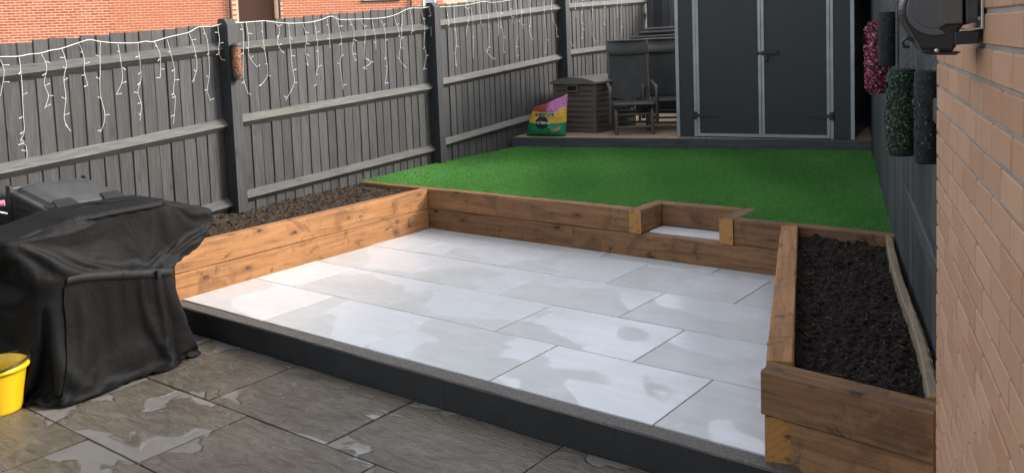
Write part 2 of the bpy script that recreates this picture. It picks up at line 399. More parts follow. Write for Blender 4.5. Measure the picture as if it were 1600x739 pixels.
# upper patio: 900 x 600 porcelain in stretcher bond; right side is cut along the slanted planter
up_ = empty('upper_patio', (0, 0, 0), kind='structure')
tag(MB().box((-2.47, -.015, -.13), (1.62, 2.56, -.012)).build('bedding', GROUT, up_))
def xr(y): return 1.583 - .334*y + .03
offs = (-.683, -1.121, -1.549, -1.086, -.6)
for r in range(5):
    y0 = r*.6 + (0 if r else -.017); y1 = min(r*.6+.6, 2.56)
    x = offs[r] - .9*3
    while x < 1.7:
        a, b = max(x, -2.462), x+.9; x += .9
        g = .0035; a0, b0, c0, c1 = a+g, b-g, y0+g, y1-g
        if b0 <= -2.45 or a0 > xr(c0): continue
        poly = [(a0, c0), (min(b0, xr(c0)), c0), (min(b0, xr(c1)), c1), (a0, c1)]
        if poly[2][0] <= a0: poly = [(a0, c0), (min(b0, xr(c0)), c0), (a0, c0+(xr(c0)-a0)/.334)]
        cx, cy = (a+b)/2, r*.6+.3
        k = len(poly); m = MB(); e = .002
        top = [(p[0]-cx, p[1]-cy, -.0015) for p in poly]; bot = [(p[0]-cx, p[1]-cy, -.021) for p in poly]
        mx, my = sum(p[0] for p in top)/k, sum(p[1] for p in top)/k
        tin = [(p[0]+(e if p[0] < mx else -e), p[1]+(e if p[1] < my else -e), 0) for p in top]
        m.add(bot+top+tin, [(i, (i+1) % k, k+(i+1) % k, k+i) for i in range(k)]+[(k+i, k+(i+1) % k, 2*k+(i+1) % k, 2*k+i) for i in range(k)]+[tuple(range(2*k, 3*k))])
        dz = random.uniform(-.001, .001)
        m.build('paver', PORC, up_, Matrix.Translation((cx, cy, dz)))
# kerb in front of it
kb = empty('kerb', (0, -.068, 0), kind='structure')
x = -2.95
while x < 2.3:
    L = .985
    m = rough_box(L-.0015, .10, .25, .006, 14, .002, int(x*100)); m.build('kerb_block', KERB, kb, Matrix.Translation((x+L/2, -.0, -.128)))
    x += L
# lower patio slabs
lp = empty('lower_patio', (0, 0, -.155), kind='structure')
tag(MB().box((-4.2, -4.2, -.06), (2.3, .05, -.026)).build('bedding', MORT, lp))
rows = [(-.738, -.118, -1.112), (-1.35, -.738, -1.682), (-1.962, -1.35, -1.205), (-2.574, -1.962, -1.6), (-3.186, -2.574, -1.2), (-3.8, -3.186, -1.7)]
for r, (y0, y1, ox) in enumerate(rows):
    x = ox - .915*3
    while x < 2.2:
        a, b = x, x+.915; x += .915
        if r == 1 and abs(a+1.682) < .01: b = -.767; 
        m = MB(); W, L = (y1-y0)-.012, .915-.012
        nx, ny = 22, 15; o = random.uniform(0, 99); vs = []
        for j in range(ny+1):
            for i in range(nx+1):
                u, v = -L/2+L*i/nx, -W/2+W*j/ny
                h = .0035*mnoise.fractal(Vector((u*2.6+o, v*5.5, o)), .8, 2.1, 4)
                eg = min(L/2-abs(u), W/2-abs(v)); h -= .004*max(0, 1-eg/.02)
                jx = .003*mnoise.noise(Vector((u*9, v*9, o))) if eg < .001 else 0
                vs.append((u+jx, v+jx, h))
        fs = [(j*(nx+1)+i, j*(nx+1)+i+1, (j+1)*(nx+1)+i+1, (j+1)*(nx+1)+i) for j in range(ny) for i in range(nx)]
        m.add(vs, fs, 0, True)
        pr = [i for i in range(nx+1)]+[j*(nx+1)+nx for j in range(1, ny+1)]+[ny*(nx+1)+i for i in range(nx-1, -1, -1)]+[j*(nx+1) for j in range(ny-1, 0, -1)]
        ring = [vs[i] for i in pr]; k = len(ring)
        m.add(ring+[(p[0], p[1], -.028) for p in ring], [(i, (i+1) % k, k+(i+1) % k, k+i) for i in range(k)])
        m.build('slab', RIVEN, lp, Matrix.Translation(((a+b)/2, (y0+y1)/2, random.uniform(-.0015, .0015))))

# ------------------------------------------------------------------ sleeper walls
def sleeper(parent, p0, p1, z0, z1, w, side, mat=SLEEP, c=.006, seed=1, cup=0, ends=True):
    """timber whose reference face runs p0->p1; body lies to the `side` (+1 left of travel)"""
    M, L = along(p0, p1, (z0+z1)/2)
    M = M @ Matrix.Translation((0, side*w/2, 0))
    m = rough_box(L, w, (z1-z0)-.003, c, None, .0025, seed, cup)
    for i in range(len(m.f)-2, len(m.f)): m.mi[i] = 1
    return m.build('sleeper', [mat, ENDG], parent, M)
lw = empty('raised_bed_wall', (-2.45, 1.2, 0), 0, 'long two-course orange timber sleeper wall holding the brown soil bed along the grey fence', 'sleeper wall')
inv = Matrix.Translation((2.45, -1.2, 0))
def child_fix(o, root): o.matrix_basis = root.matrix_basis.inverted() @ o.matrix_basis
def S(root, *a, **k): o = sleeper(root, *a, **k); root_m = Matrix.LocRotScale(root.location, root.rotation_euler, None); o.matrix_basis = root_m.inverted() @ o.matrix_basis; return o
Z0, ZM = -.03, .178
S(lw, (-2.44, -.06), (-2.462, 2.54), Z0, ZM, .1, 1, seed=11)
S(lw, (-2.44, -.06), (-2.462, 2.54), ZM, H, .1, 1, seed=12)
bw = empty('lawn_wall', (-.8, 2.54, 0), 0, 'brown timber sleeper wall with a square step notch, holding back the green lawn', 'sleeper wall')
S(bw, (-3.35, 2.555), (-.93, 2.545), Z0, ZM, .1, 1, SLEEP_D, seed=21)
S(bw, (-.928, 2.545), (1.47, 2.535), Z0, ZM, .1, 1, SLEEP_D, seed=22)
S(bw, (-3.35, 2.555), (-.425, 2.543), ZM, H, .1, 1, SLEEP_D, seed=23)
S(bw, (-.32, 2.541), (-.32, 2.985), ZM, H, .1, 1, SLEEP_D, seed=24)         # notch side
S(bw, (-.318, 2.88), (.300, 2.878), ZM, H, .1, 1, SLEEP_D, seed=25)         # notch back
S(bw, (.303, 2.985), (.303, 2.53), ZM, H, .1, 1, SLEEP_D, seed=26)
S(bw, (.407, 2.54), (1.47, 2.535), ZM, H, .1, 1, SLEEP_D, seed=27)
st = MB(); st.box((-.312, 2.646, ZM-.016), (.296, 2.874, ZM+.004), c=.002)
o = st.build('step_paver', PORC, None); tag(o, 'small white paver lying in the step notch of the brown sleeper wall', 'paver')
pw = empty('planter_box', (1.6, 1.2, 0), 0, 'raised sleeper planter of dark compost beside the slate fence and brick house corner', 'planter')
A0, A1 = (1.587, .06), (.745, 2.52)
def onA(t): return (A0[0]+(A1[0]-A0[0])*t, A0[1]+(A1[1]-A0[1])*t)
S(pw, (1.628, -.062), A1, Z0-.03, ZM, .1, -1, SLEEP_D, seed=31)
S(pw, onA(.0), onA(.118), ZM, H, .105, -1, SLEEP, seed=32)
S(pw, onA(.119), A1, ZM, H, .105, -1, SLEEP, seed=33)
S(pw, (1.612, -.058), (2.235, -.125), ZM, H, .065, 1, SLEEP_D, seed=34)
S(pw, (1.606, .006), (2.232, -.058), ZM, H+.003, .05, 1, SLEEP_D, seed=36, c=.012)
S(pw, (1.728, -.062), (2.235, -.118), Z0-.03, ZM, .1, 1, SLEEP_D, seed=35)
S(pw, (1.44, 2.53), (1.868, 1.169), .05, H, .04, -1, SLEEP_G, seed=41, cup=-.01)
S(pw, (1.868, 1.169), (2.225, .03), .05, H, .04, -1, SLEEP_G, seed=42, cup=.014)

# ------------------------------------------------------------------ soil
P1 = Vector((-3.304, 1.127)); d_l = Vector((-.0733, .9973)); n_l = Vector((.9973, .0733))
def left_x(y): return P1.x + (y-P1.y)*d_l.x/d_l.y
def soil(name, poly_fn, nu, nv, z, amp, mat, ncl, seed, label=None):
    m = MB(); vs = []; r_ = random.Random(seed)
    for j in range(nv+1):
        for i in range(nu+1):
            x, y = poly_fn(i/nu, j/nv)
            h = amp*(mnoise.fractal(Vector((x*7+seed, y*7, 3)), .7, 2.1, 5) + 1.1*abs(mnoise.noise(Vector((x*17, y*17, seed))))+.55*mnoise.noise(Vector((x*48, y*48, seed)))+.3*mnoise.noise(Vector((x*110, y*110, seed))) + .5*mnoise.noise(Vector((x*2, y*2, seed))))
            vs.append((x+.006*mnoise.noise(Vector((x*40, y*40, 7))), y, z+h))
    m.add(vs, [(j*(nu+1)+i, j*(nu+1)+i+1, (j+1)*(nu+1)+i+1, (j+1)*(nu+1)+i) for j in range(nv) for i in range(nu)], 0, True)
    o = tag(m.build(name, mat), kind='structure')
    cl = MB(); bm = bmesh.new(); bmesh.ops.create_icosphere(bm, subdivisions=1, radius=1); bv = [v.co.copy() for v in bm.verts]; bf = [[v.index for v in f.verts] for f in bm.faces]; bm.free()
    for k in range(ncl):
        u, v = r_.random(), r_.random(); i, j = int(u*nu), int(v*nv); p = vs[j*(nu+1)+i]
        s = .0025+.014*r_.random()**5; off = r_.uniform(0, 99)
        sx, sy, sz = [s*r_.uniform(.7, 1.4) for _ in range(3)]
        cl.add([(p[0]+q.x*sx*(1+.4*mnoise.noise(q*2+Vector((off, 0, 0)))), p[1]+q.y*sy*(1+.4*mnoise.noise(q*2.3+Vector((0, off, 0)))), p[2]+s*.3+q.z*sz*.8) for q in bv], bf, 0, False)
    c = cl.build('soil_clods', mat, o); tag(c, kind='stuff')
    ch_ = MB()
    for k in range(ncl//14):
        u, v = r_.random(), r_.random(); p = vs[int(v*nv)*(nu+1)+int(u*nu)]; a, L_ = r_.uniform(0, 6.28), r_.uniform(.006, .03); t_ = r_.uniform(.0015, .004)
        ch_.tube([(p[0], p[1], p[2]+.006), (p[0]+L_*math.cos(a), p[1]+L_*math.sin(a), p[2]+.006+r_.uniform(0, .008))], [t_, t_*.6], 5)
    tag(ch_.build('bark_bits', BARK, o), kind='stuff')
    return o
def planter_uv(u, v):
    y = .005+2.53*v; xl = 1.70-.334*y; xR = np.interp(y, [0, .546, 1.169, 2.53], [2.215, 2.05, 1.86, 1.43]); return (xl+(xR-xl)*u, y-.035*u*(1-v))
soil('planter_soil', planter_uv, 100, 330, .285, .019, SOIL_D, 5000, 3)
def bed_uv(u, v):
    y = -.1+2.65*v; xl = left_x(y)-.03; return (xl+(-2.535-xl)*u, y)
soil('bed_soil', bed_uv, 90, 280, .318, .014, SOIL_L, 4000, 5)

# ------------------------------------------------------------------ lawn
BL, BR = Vector((-3.60, 5.36)), Vector((.262, 6.40))
e_r = Vector((-.2903, .9569)); n_r = Vector((-.9569, -.2903))       # along / out of the right fence
FR0 = Vector((1.386, 2.715))
def right_x(y): return FR0.x + (y-FR0.y)*e_r.x/e_r.y
def back_y(x): return BL.y + (x-BL.x)*(BR.y-BL.y)/(BR.x-BL.x)
m = MB()
lawn_poly = [(left_x(2.6)+.0, 2.635), (-.425, 2.625), (-.425, 2.96), (.41, 2.96), (.41, 2.62), (right_x(2.6), 2.62), (right_x(6.4), 6.42), (left_x(5.36), 5.40)]
m.add([(x, y, H-.012) for x, y in lawn_poly]+[(x, y, .05) for x, y in lawn_poly], [tuple(range(8))]+[(i, (i+1) % 8, 8+(i+1) % 8, 8+i) for i in range(8)])
lawn = tag(m.build('lawn', TURF), kind='structure')
def blades(name, n, mat):
    x = rng.uniform(-3.5, 1.45, n*2); y = rng.uniform(2.60, 6.4, n*2)
    # more blades where they are near
    keep = rng.random(n*2) < np.clip(1.15-(y-2.6)/5.2, .3, 1)
    ok = (x > left_x(y)+.005) & (x < right_x(y)-.01) & (y < BL.y+(x-BL.x)*(BR.y-BL.y)/(BR.x-BL.x)-.01) & keep
    ok &= ~((x > -.43) & (x < .415) & (y < 2.965)) & (y > 2.632-.008*np.sin(x*37))
    x, y = x[ok], y[ok]; n = len(x)
    cl = np.sin(x*23+3*np.sin(y*9))*np.sin(y*19+2*np.sin(x*13))
    hgt = rng.uniform(.015, .026, n)*(1+.10*cl); wd = rng.uniform(.0018, .003, n)*(1+.25*(y-2.6))
    th = rng.uniform(0, 2*np.pi, n); le = rng.uniform(.1, .7, n)*hgt; la = rng.normal(-1.57, 1.0, n)   # lean mostly towards the house
    lx, ly = np.cos(la)*le, np.sin(la)*le
    ax, ay = np.cos(th)*wd, np.sin(th)*wd; z0 = np.full(n, H-.014)
    V = np.empty((n, 5, 3), np.float32)
    V[:, 0] = np.stack([x-ax, y-ay, z0], 1); V[:, 1] = np.stack([x+ax, y+ay, z0], 1)
    V[:, 2] = np.stack([x+ax*.8+lx*.35, y+ay*.8+ly*.35, z0+hgt*.6], 1); V[:, 3] = np.stack([x-ax*.8+lx*.35, y-ay*.8+ly*.35, z0+hgt*.6], 1)
    V[:, 4] = np.stack([x+lx, y+ly, z0+hgt], 1)
    me = bpy.data.meshes.new(name); me.vertices.add(n*5); me.vertices.foreach_set('co', V.ravel())
    b = (np.arange(n)*5)[:, None]; loops = np.concatenate([b+np.array([[0, 1, 2, 3]]), b+np.array([[3, 2, 4]])], 1).ravel().astype(np.int32)
    me.loops.add(len(loops)); me.loops.foreach_set('vertex_index', loops)
    st_ = np.stack([np.arange(n)*7, np.arange(n)*7+4], 1).ravel().astype(np.int32)
    me.polygons.add(n*2); me.polygons.foreach_set('loop_start', st_)
    me.update(calc_edges=True)
    a = me.attributes.new('tint', 'FLOAT', 'POINT'); t = np.clip(rng.normal(.42, .2, n)+.05*cl+.10*np.sin(x*1.7+1)*np.sin(y*2.3)+.07*np.sin(x*5.1+y*3.7), 0, 1)
    a.data.foreach_set('value', np.repeat(t, 5).astype(np.float32))
    me.materials.append(mat); return link(name, me)
tag(blades('grass', 260000, GRASS), kind='stuff')

# ------------------------------------------------------------------ shed base
ZP = .47
sb = empty('shed_base', (-1.7, 6.0, 0), kind='structure')
def Wc(root, o):
    o.matrix_basis = Matrix.LocRotScale(root.location, root.rotation_euler, None).inverted() @ o.matrix_basis; return o
e_b = (BR-BL).normalized(); n_b = Vector((-e_b.y, e_b.x))
M, L = along(BL, BR, (H+ZP)/2-.03)
for k, (a, b) in enumerate(((0, .58), (.582, 1.0))):
    p, q = BL.lerp(BR, a), BL.lerp(BR, b)
    M, L = along(p, q, (H-.08+ZP)/2); Wc(sb, rough_box(L, .045, ZP-H+.08, .004, 20, .002, 60+k).build('edge_board', EDGE, sb, M @ Matrix.Translation((0, .022, 0))))
Wd = (BR-BL).length
for k in range(4):
    for j in range(5):
        a, b = BL+e_b*(Wd*k/4+.002)+n_b*(.05+.82*j), BL+e_b*(Wd*(k+1)/4-.002)+n_b*(.05+.82*j)
        M, L = along(a, b, ZP-.012); Wc(sb, rough_box(L, .816, .018, .002, 4, .001, 70+k*5+j).build('ply_sheet', DECK, sb, M @ Matrix.Translation((0, .41, 0))))

# ------------------------------------------------------------------ left fence
def fp(t, n, z): v = P1 + d_l*t + n_l*n; return Vector((v.x, v.y, z))
A_L = math.atan2(d_l.y, d_l.x)
lf = empty('garden_fence', (P1.x, P1.y, 0), 0, 'long grey closeboard fence with exposed rails and posts, hung with icicle lights', 'fence')
def top_z(t): return 1.90 + .060*t
posts_t = [-2.75, 0.0, 2.80, 5.68]
def plank_mesh(w_, h, seed):
    return rough_box(h, w_, .016, .003, 6, .0016, seed)
t = -3.6; k = 0
while t < 8.46:
    w_ = .112+random.uniform(-.006, .006)
    zb = .25 if t > -.2 else -.12; zt = top_z(t)+random.uniform(-.006, .006)
    M = Matrix.Translation(fp(t+w_/2, -.068+random.uniform(-.003, .003), (zb+zt)/2)) @ Matrix.Rotation(A_L, 4, 'Z') @ Matrix.Rotation(R(4.5), 4, 'Z') @ Matrix.Rotation(R(random.uniform(-.25, .25)), 4, 'Y') @ Matrix.Rotation(R(90), 4, 'Y') @ Matrix.Rotation(R(90), 4, 'X')
    Wc(lf, plank_mesh(w_+.020, zt-zb, k).build('fence_board', FENCE, lf, M)); t += w_+.0035; k += 1
def rail(parent, f, t0, t1, seed):
    """arris rail: a triangle with a sloped upper and under face"""
    m = MB(); sgm = 12; vs = []; o_ = seed*3.3
    tm = (t0+t1)/2; zm = f(tm); c = fp(tm, 0, zm)
    M = Matrix.Translation(c) @ Matrix.Rotation(A_L, 4, 'Z')
    for i in range(sgm+1):
        t_ = t0+(t1-t0)*i/sgm; dz = f(t_)-zm
        q = [(-.056, 0), (-.005, -.048), (.0, -.058), (-.008, -.066), (-.058, -.108)]
        # local Y is +left of travel => away from the garden is +Y
        vs += [Vector((t_-tm, -n, dz+z+.002*mnoise.noise(Vector((t_*4+o_, z*30, 0))))) for n, z in q]
    for i in range(sgm):
        m.add([], []); b = i*5
        for k in range(5): m.f.append([b+k, b+(k+1) % 5, b+5+(k+1) % 5, b+5+k]); m.mi.append(0); m.sm.append(False)
    m.v = [tuple(v) for v in vs]
    m.f += [list(range(5))[::-1], list(range(sgm*5, sgm*5+5))]; m.mi += [0, 0]; m.sm += [False, False]
    Wc(lf, m.build('rail', RAILM, parent, M))
bays = [(-2.66, -.0, lambda t: 1.630+.0632*(t+1.914), lambda t: .995+.0635*(t+1.968), lambda t: .45+.06*(t+.065)),
        (.09, 2.81, lambda t: 1.749+.0502*(t-.282), lambda t: 1.135+.0384*(t-.162), lambda t: .486+.0294*(t-.145)),
        (2.89, 5.69, lambda t: 1.916+.0711*(t-3.053), lambda t: 1.27+.0643*(t-3.006), lambda t: .601+.0544*(t-2.957)),
        (5.77, 8.40, lambda t: 2.108+.041*(t-5.8), lambda t: 1.483+.024*(t-5.887), lambda t: .80+.03*(t-5.887))]
for i, (t0, t1, *fs) in enumerate(bays):
    for j, f in enumerate(fs): rail(lf, f, t0, t1, i*3+j)
def post(t, zt, zb, seed):
    m = MB(); hw = .05; hn = .062; cap = .05
    vs = []
    for z in (zb, zt-cap): vs += [(-hw, -hn, z), (hw, -hn, z), (hw, hn, z), (-hw, hn, z)]
    vs += [(-hw, -hn*.35, zt), (hw, -hn*.35, zt), (hw, hn*.8, zt), (-hw, hn*.8, zt)]

    fs = [(0, 3, 2, 1), (8, 9, 10, 11)]
    for b in (0, 4):
        for k in range(4): fs.append((b+k, b+(k+1) % 4, b+4+(k+1) % 4, b+4+k))
    m.add(vs, fs); zc = (zb+zt)/2; c = fp(t-.02, .002, 0)
    # keep the grain upright: local X = world Z
    M0 = Matrix.Translation(c) @ Matrix.Rotation(A_L, 4, 'Z')
    Rm = Matrix.Rotation(R(-90), 4, 'Y'); m.v = [tuple(Rm.inverted() @ Vector(v)) for v in m.v]
    Wc(lf, m.build('fence_post', FENCE_D, lf, M0 @ Rm))
for i, t in enumerate(posts_t): post(t, (1.78, 1.935, 2.09, 2.26)[i], -.15 if i == 0 else .1, i)

# ------------------------------------------------------------------ back fence and right fence
bf = empty('back_fence', (-3.9, 9.5, 0), 0, 'dark slate board fence in the shaded far corner behind chairs and shed', 'fence')
b0, b1 = Vector((-3.95, 9.52)), Vector((-.80, 10.30)); db = (b1-b0).normalized(); Lb = (b1-b0).length; t = 0; k = 0
while t < Lb:
    c = b0+db*(t+.06); M = Matrix.Translation((c.x, c.y, 1.3)) @ Matrix.Rotation(math.atan2(db.y, db.x), 4, 'Z') @ Matrix.Rotation(R(3), 4, 'Z') @ Matrix.Rotation(R(90), 4, 'Y') @ Matrix.Rotation(R(90), 4, 'X')
    Wc(bf, plank_mesh(.118, 2.1, k+400).build('fence_board', FENCE_R, bf, M)); t += .118; k += 1
for z in (.7, 1.3, 1.95):
    M, L = along(b0, b1, z); Wc(bf, rough_box(L, .05, .08, .005, 8, .002, int(z*10)).build('rail', FENCE_R, bf, M @ Matrix.Translation((0, .045, 0))))
rf = empty('side_fence', (FR0.x, FR0.y, 0), 0, 'shaded slate grey board fence running back from the brick house corner past the hanging planters', 'fence')
r0 = FR0 - e_r*3.02; Lr = 11.0; t = 0; k = 0
while t < Lr:
    w_ = .122+random.uniform(-.004, .004); c = r0+e_r*(t+w_/2)-n_r*(.012+.002*random.random()+.022*max(0, 3.02-t))
    zt = 2.12+.045*(t-3); zb = -.12 if t < 3 else .2
    M = Matrix.Translation((c.x, c.y, (zb+zt)/2)) @ Matrix.Rotation(math.atan2(e_r.y, e_r.x), 4, 'Z') @ Matrix.Rotation(R(2.5), 4, 'Z') @ Matrix.Rotation(R(90), 4, 'Y') @ Matrix.Rotation(R(90), 4, 'X')
    Wc(rf, rough_box(zt-zb, w_-.004, .018, .004, 5, .002, k+700).build('fence_board', FENCE_R, rf, M)); t += w_+.002; k += 1
for z in (.75, 1.35, 1.95):
    M, L = along(r0, r0+e_r*Lr, z); Wc(rf, rough_box(L, .06, .09, .005, 10, .002, int(z*10)+5).build('rail', FENCE_R, rf, M @ Matrix.Translation((0, -.055, 0)) ))
for t in (.4, 3.0, 5.6, 8.2, 10.8):
    c = r0+e_r*t-n_r*.075; Wc(rf, MB().box((-.045, -.045, -.2), (.045, .045, 2.1+.045*(t-3))).build('fence_post', FENCE_R, rf, Matrix.Translation((c.x, c.y, 0)) @ Matrix.Rotation(math.atan2(e_r.y, e_r.x), 4, 'Z')))

# ------------------------------------------------------------------ near brick house (right)
HC = Vector((2.271, -.252)); e_h = Vector((.2903, -.9569)); n_h = Vector((-.9569, -.2903))
AH = math.atan2(e_h.y, e_h.x)
nh = empty('brick_house', (HC.x, HC.y, 0), AH, 'buff brick house wall with grey mortar filling the right edge of view', 'house')
# local: X along the wall from the corner towards the camera, Y: outwards is -Y (n_h) 
out = -1 if (Matrix.Rotation(-AH, 2) @ n_h).y < 0 else 1
def hb(x0, x1, y0, y1, z0, z1): return (x0, min(out*y0, out*y1), z0), (x1, max(out*y0, out*y1), z1)
TB = 1.9 ; ZB0, ZB1 = -.21, 1.965
MB().box(*hb(0.0, TB, -.25, -.005, -.26, ZB1)).build('mortar_core', MORT, nh)
MB().box(*hb(TB+.001, 6, -.25, 0, -.26, 5.2)).box(*hb(0, TB, -.25, 0, ZB1+.001, 5.2)).box(*hb(0, .24, -6, -.251, -.26, 5.2)).box(*hb(5.7, 6, -6, -.251, -.26, 5.2)).box(*hb(0, 6, -6.2, -6.001, -.26, 5.2)).build('wall', BUFFFLAT, nh)
bmv = []
def brick_mesh(L, W, Hh, seed, c=.0025):
    r_ = random.Random(seed); m = MB(); m.box((-L/2, -W/2, -Hh/2), (L/2, W/2, Hh/2), c=c)
    m.v = [(x+r_.uniform(-.0012, .0012), y+r_.uniform(-.0004, .0004), z+r_.uniform(-.001, .001)) for x, y, z in m.v]
    return m.mesh('brick', BUFF)
full = [brick_mesh(.215, .1, .0635, s) for s in range(6)]; half = [brick_mesh(.1025, .1, .0635, s+20) for s in range(3)]
row = 0; z = ZB0
rowz = .0737
while z < ZB1-.05:
    x = 0.0 if row % 2 == 0 else -.0
    first = row % 2
    while x < TB-.02:
        L = .1025 if (first and x == 0) else .215
        me = random.choice(half if L < .2 else full)
        if x+L > TB: break
        link('brick', me, None, nh, Matrix.Translation((x+L/2, out*(-.05+random.uniform(-.0006, .0006)), z+.0635/2)) @ Matrix.Rotation(R(random.uniform(-.12, .12)), 4, 'Y') @ Matrix.Rotation(math.pi*random.randint(0, 1), 4, 'Z'))
        x += L+.0105
    z += rowz; row += 1

# ------------------------------------------------------------------ far brick house (top left)
FA = Vector((-22.823, 7.71)); FB = Vector((-18.068, 15.148)); e_f = (FB-FA).normalized(); AF = math.atan2(e_f.y, e_f.x)
fh = empty('brick_house', (FA.x, FA.y, -.2), AF, 'distant red brick house with black drainpipes rising beyond the grey fence', 'house')
n_f = Vector((e_f.y, -e_f.x))                          # towards the garden: local -Y
ZO = .2
MB().box((-4, .004, 0), (6.42, .3, 6)).box((7.50, .004, 0), (13.6, .3, 6)).build('mortar_core', MORT_L, fh)
MB().box((6.42, .9, 0), (7.50, 1.1, 6)).box((6.25, .3, 0), (6.42, 1.1, 6)).box((7.50, .3, 0), (7.67, 1.1, 6)).box((6.3, .3, 6), (7.6, 1.1, 6.2)).build('recess_wall', m_brickflat('brown_brickwork', (.15, .065, .045), (.19, .085, .055), (.2, .12, .09)), fh)
MB().box((-4, .301, 0), (6.2, 8, 6)).box((7.7, .301, 0), (13.6, 8, 6)).build('wall', REDFLAT, fh)
rm = MB(); rm.add([(-4.3, -.3, 6), (13.9, -.3, 6), (13.9, 4.1, 8.6), (-4.3, 4.1, 8.6), (-4.3, 8.5, 6), (13.9, 8.5, 6)], [(0, 1, 2, 3), (3, 2, 5, 4), (0, 3, 4), (1, 5, 2), (0, 4, 5, 1)])
rm.build('roof', simple('roof_tile', (.09, .06, .05), .9), fh)
fb = [brick_mesh(.208, .1, .055, s+50, .002) for s in range(5)]
for me in fb: me.materials.clear(); me.materials.append(REDB)
cand = []; stuffm = MB(); z = ZO+1.9; row = 0
def vis(u, zz):           # the fence hides what lies below this line
    return zz > 2.0+.05*u
while z < ZO+3.55:
    x = -.6 + (.1125 if row % 2 else 0)
    while x < 12.7:
        hd = row % 4 == 3 and False
        if not (x < 7.50 and x+.215 > 6.42) and vis(x, z-ZO): cand.append((x, z))
        x += .225
    z += .075; row += 1
cand.sort()
for i, (x, z) in enumerate(cand):
    if i < 300: link('brick', random.choice(fb), None, fh, Matrix.Translation((x+.1075, .05+random.uniform(-.002, .002), z+.032)))
    else: stuffm.box((x, random.uniform(-.002, .002), z), (x+.215, .1, z+.063), c=.003)
tag(stuffm.build('bricks', REDB, fh), kind='stuff')
for u in (6.19, 7.62):
    MB().tube([(u, -.06, 0), (u, -.06, 5.9)], .036, 10).build('drainpipe', BLACKP, fh)
MB().tube([(11.72, -.05, 0), (11.72, -.05, 5.9)], .03, 10).build('drainpipe', BLACKP, fh)
for (u0, u1, z0, z1) in ((10.2, 11.3, 3.21, 4.4), (12.12, 12.55, 2.75, 4.2)):
    wf = MB()
    for lo, hi in (((u0, -.02, z0), (u0+.06, .05, z1)), ((u1-.06, -.02, z0), (u1, .05, z1)), ((u0+.06, -.02, z0), (u1-.06, .05, z0+.06)), ((u0+.06, -.02, z1-.06), (u1-.06, .05, z1))): wf.box(lo, hi)
    w_ = wf.build('window', WHITEF, fh); MB().box((u0+.06, .0, z0+.06), (u1-.06, .012, z1-.06)).build('pane', GLASS, w_)
    MB().box((u0-.06, -.05, z0-.05), (u1+.06, .02, z0-.002)).build('sill', BLACKP, w_)

# ------------------------------------------------------------------ shed
S0 = Vector((-1.761, 6.086)); AS = math.atan2(.163, .987)
shed = empty('garden_shed', (S0.x, S0.y, ZP), AS, 'anthracite panel shed with pale metal trims and double doors at the lawn end', 'shed')
SH = 2.0; SD = 1.5
MB().box((.012, .02, .004), (1.868, SD, SH)).build('wall', SHEDP, shed)
for k, (a, b) in enumerate(((.036, .196), (1.684, 1.846))): MB().box((a, .0, .004), (b, .0195, SH-.002), c=.001).build('front_panel', SHEDP, shed)
def trim(name, a, b, z0, z1, y0=-.012, y1=.0195, mat=METAL, par=shed, c=.002): return MB().box((a, y0, z0), (b, y1, z1), c=c).build(name, mat, par)
for a, b in ((-.006, .034), (1.848, 1.886)):
    trim('corner_trim', a, b, 0, SH, -.01)
for a, b in ((.198, .232), (1.648, 1.682)): trim('door_jamb', a, b, 0, SH-.1, -.008)
trim('door_head', .198, 1.682, SH-.098, SH-.06, -.009)
for s in (0, 1):
    a, b = ((.234, .944), (.948, 1.646))[s]
    d = MB().box((a+.03, -.004, .04), (b-.03, .0185, SH-.135)).build('door', SHEDP, shed)
    if s: d['label'] = 'right shed door carrying the black bolt'
    for x0, x1 in ((a, a+.031), (b-.031, b)): trim('stile', x0, x1, .008, SH-.102, -.013, .0185, METAL, d)
    for z0, z1 in ((.008, .042), (SH-.14, SH-.102)): trim('door_rail', a+.0315, b-.0315, z0, z1, -.013, .0185, METAL, d)
    for z in (.245, 1.62):          # strap hinges, tapering
        x0 = (a-.03) if s == 0 else (b+.03); x1 = a+.24 if s == 0 else b-.24
        m = MB(); sx = 1 if x1 > x0 else -1
        m.box((min(x0, x0+sx*.035), -.021, z-.042), (max(x0, x0+sx*.035), -.0135, z+.042), c=.002)
        m.add([(x0+sx*.035, -.019, z-.019), (x0+sx*.035, -.019, z+.019), (x1, -.019, z+.007), (x1, -.019, z-.007), (x0+sx*.035, -.0135, z-.019), (x0+sx*.035, -.0135, z+.019), (x1, -.0135, z+.007), (x1, -.0135, z-.007)],
              [(0, 1, 2, 3), (4, 7, 6, 5), (0, 3, 7, 4), (1, 5, 6, 2), (0, 4, 5, 1), (3, 2, 6, 7)])
        m.tube([(x0, -.02, z-.045), (x0, -.02, z+.045)], .008, 8); m.build('strap_hinge', BLACKP, d)
    if s:
        m = MB(); m.box((.955, -.024, .905), (1.125, -.0135, .955), c=.003); m.tube([(.895, -.03, .932), (1.115, -.03, .932)], .011, 8)
        m.box((.90, -.03, .91), (.925, -.0135, .955), c=.002); m.tube([(1.0, -.03, .93), (1.0, -.045, .93), (1.0, -.05, .90)], .006, 6)
        bolt = m.build('bolt', BLACKP, d)
        m = MB(); m.box((.985, -.045, .845), (1.02, -.028, .885), c=.004); m.tube([(.99, -.036, .884), (.99, -.036, .905), (1.002, -.036, .915), (1.014, -.036, .905), (1.014, -.036, .884)], .004, 6); m.build('padlock', BLACKP, bolt)
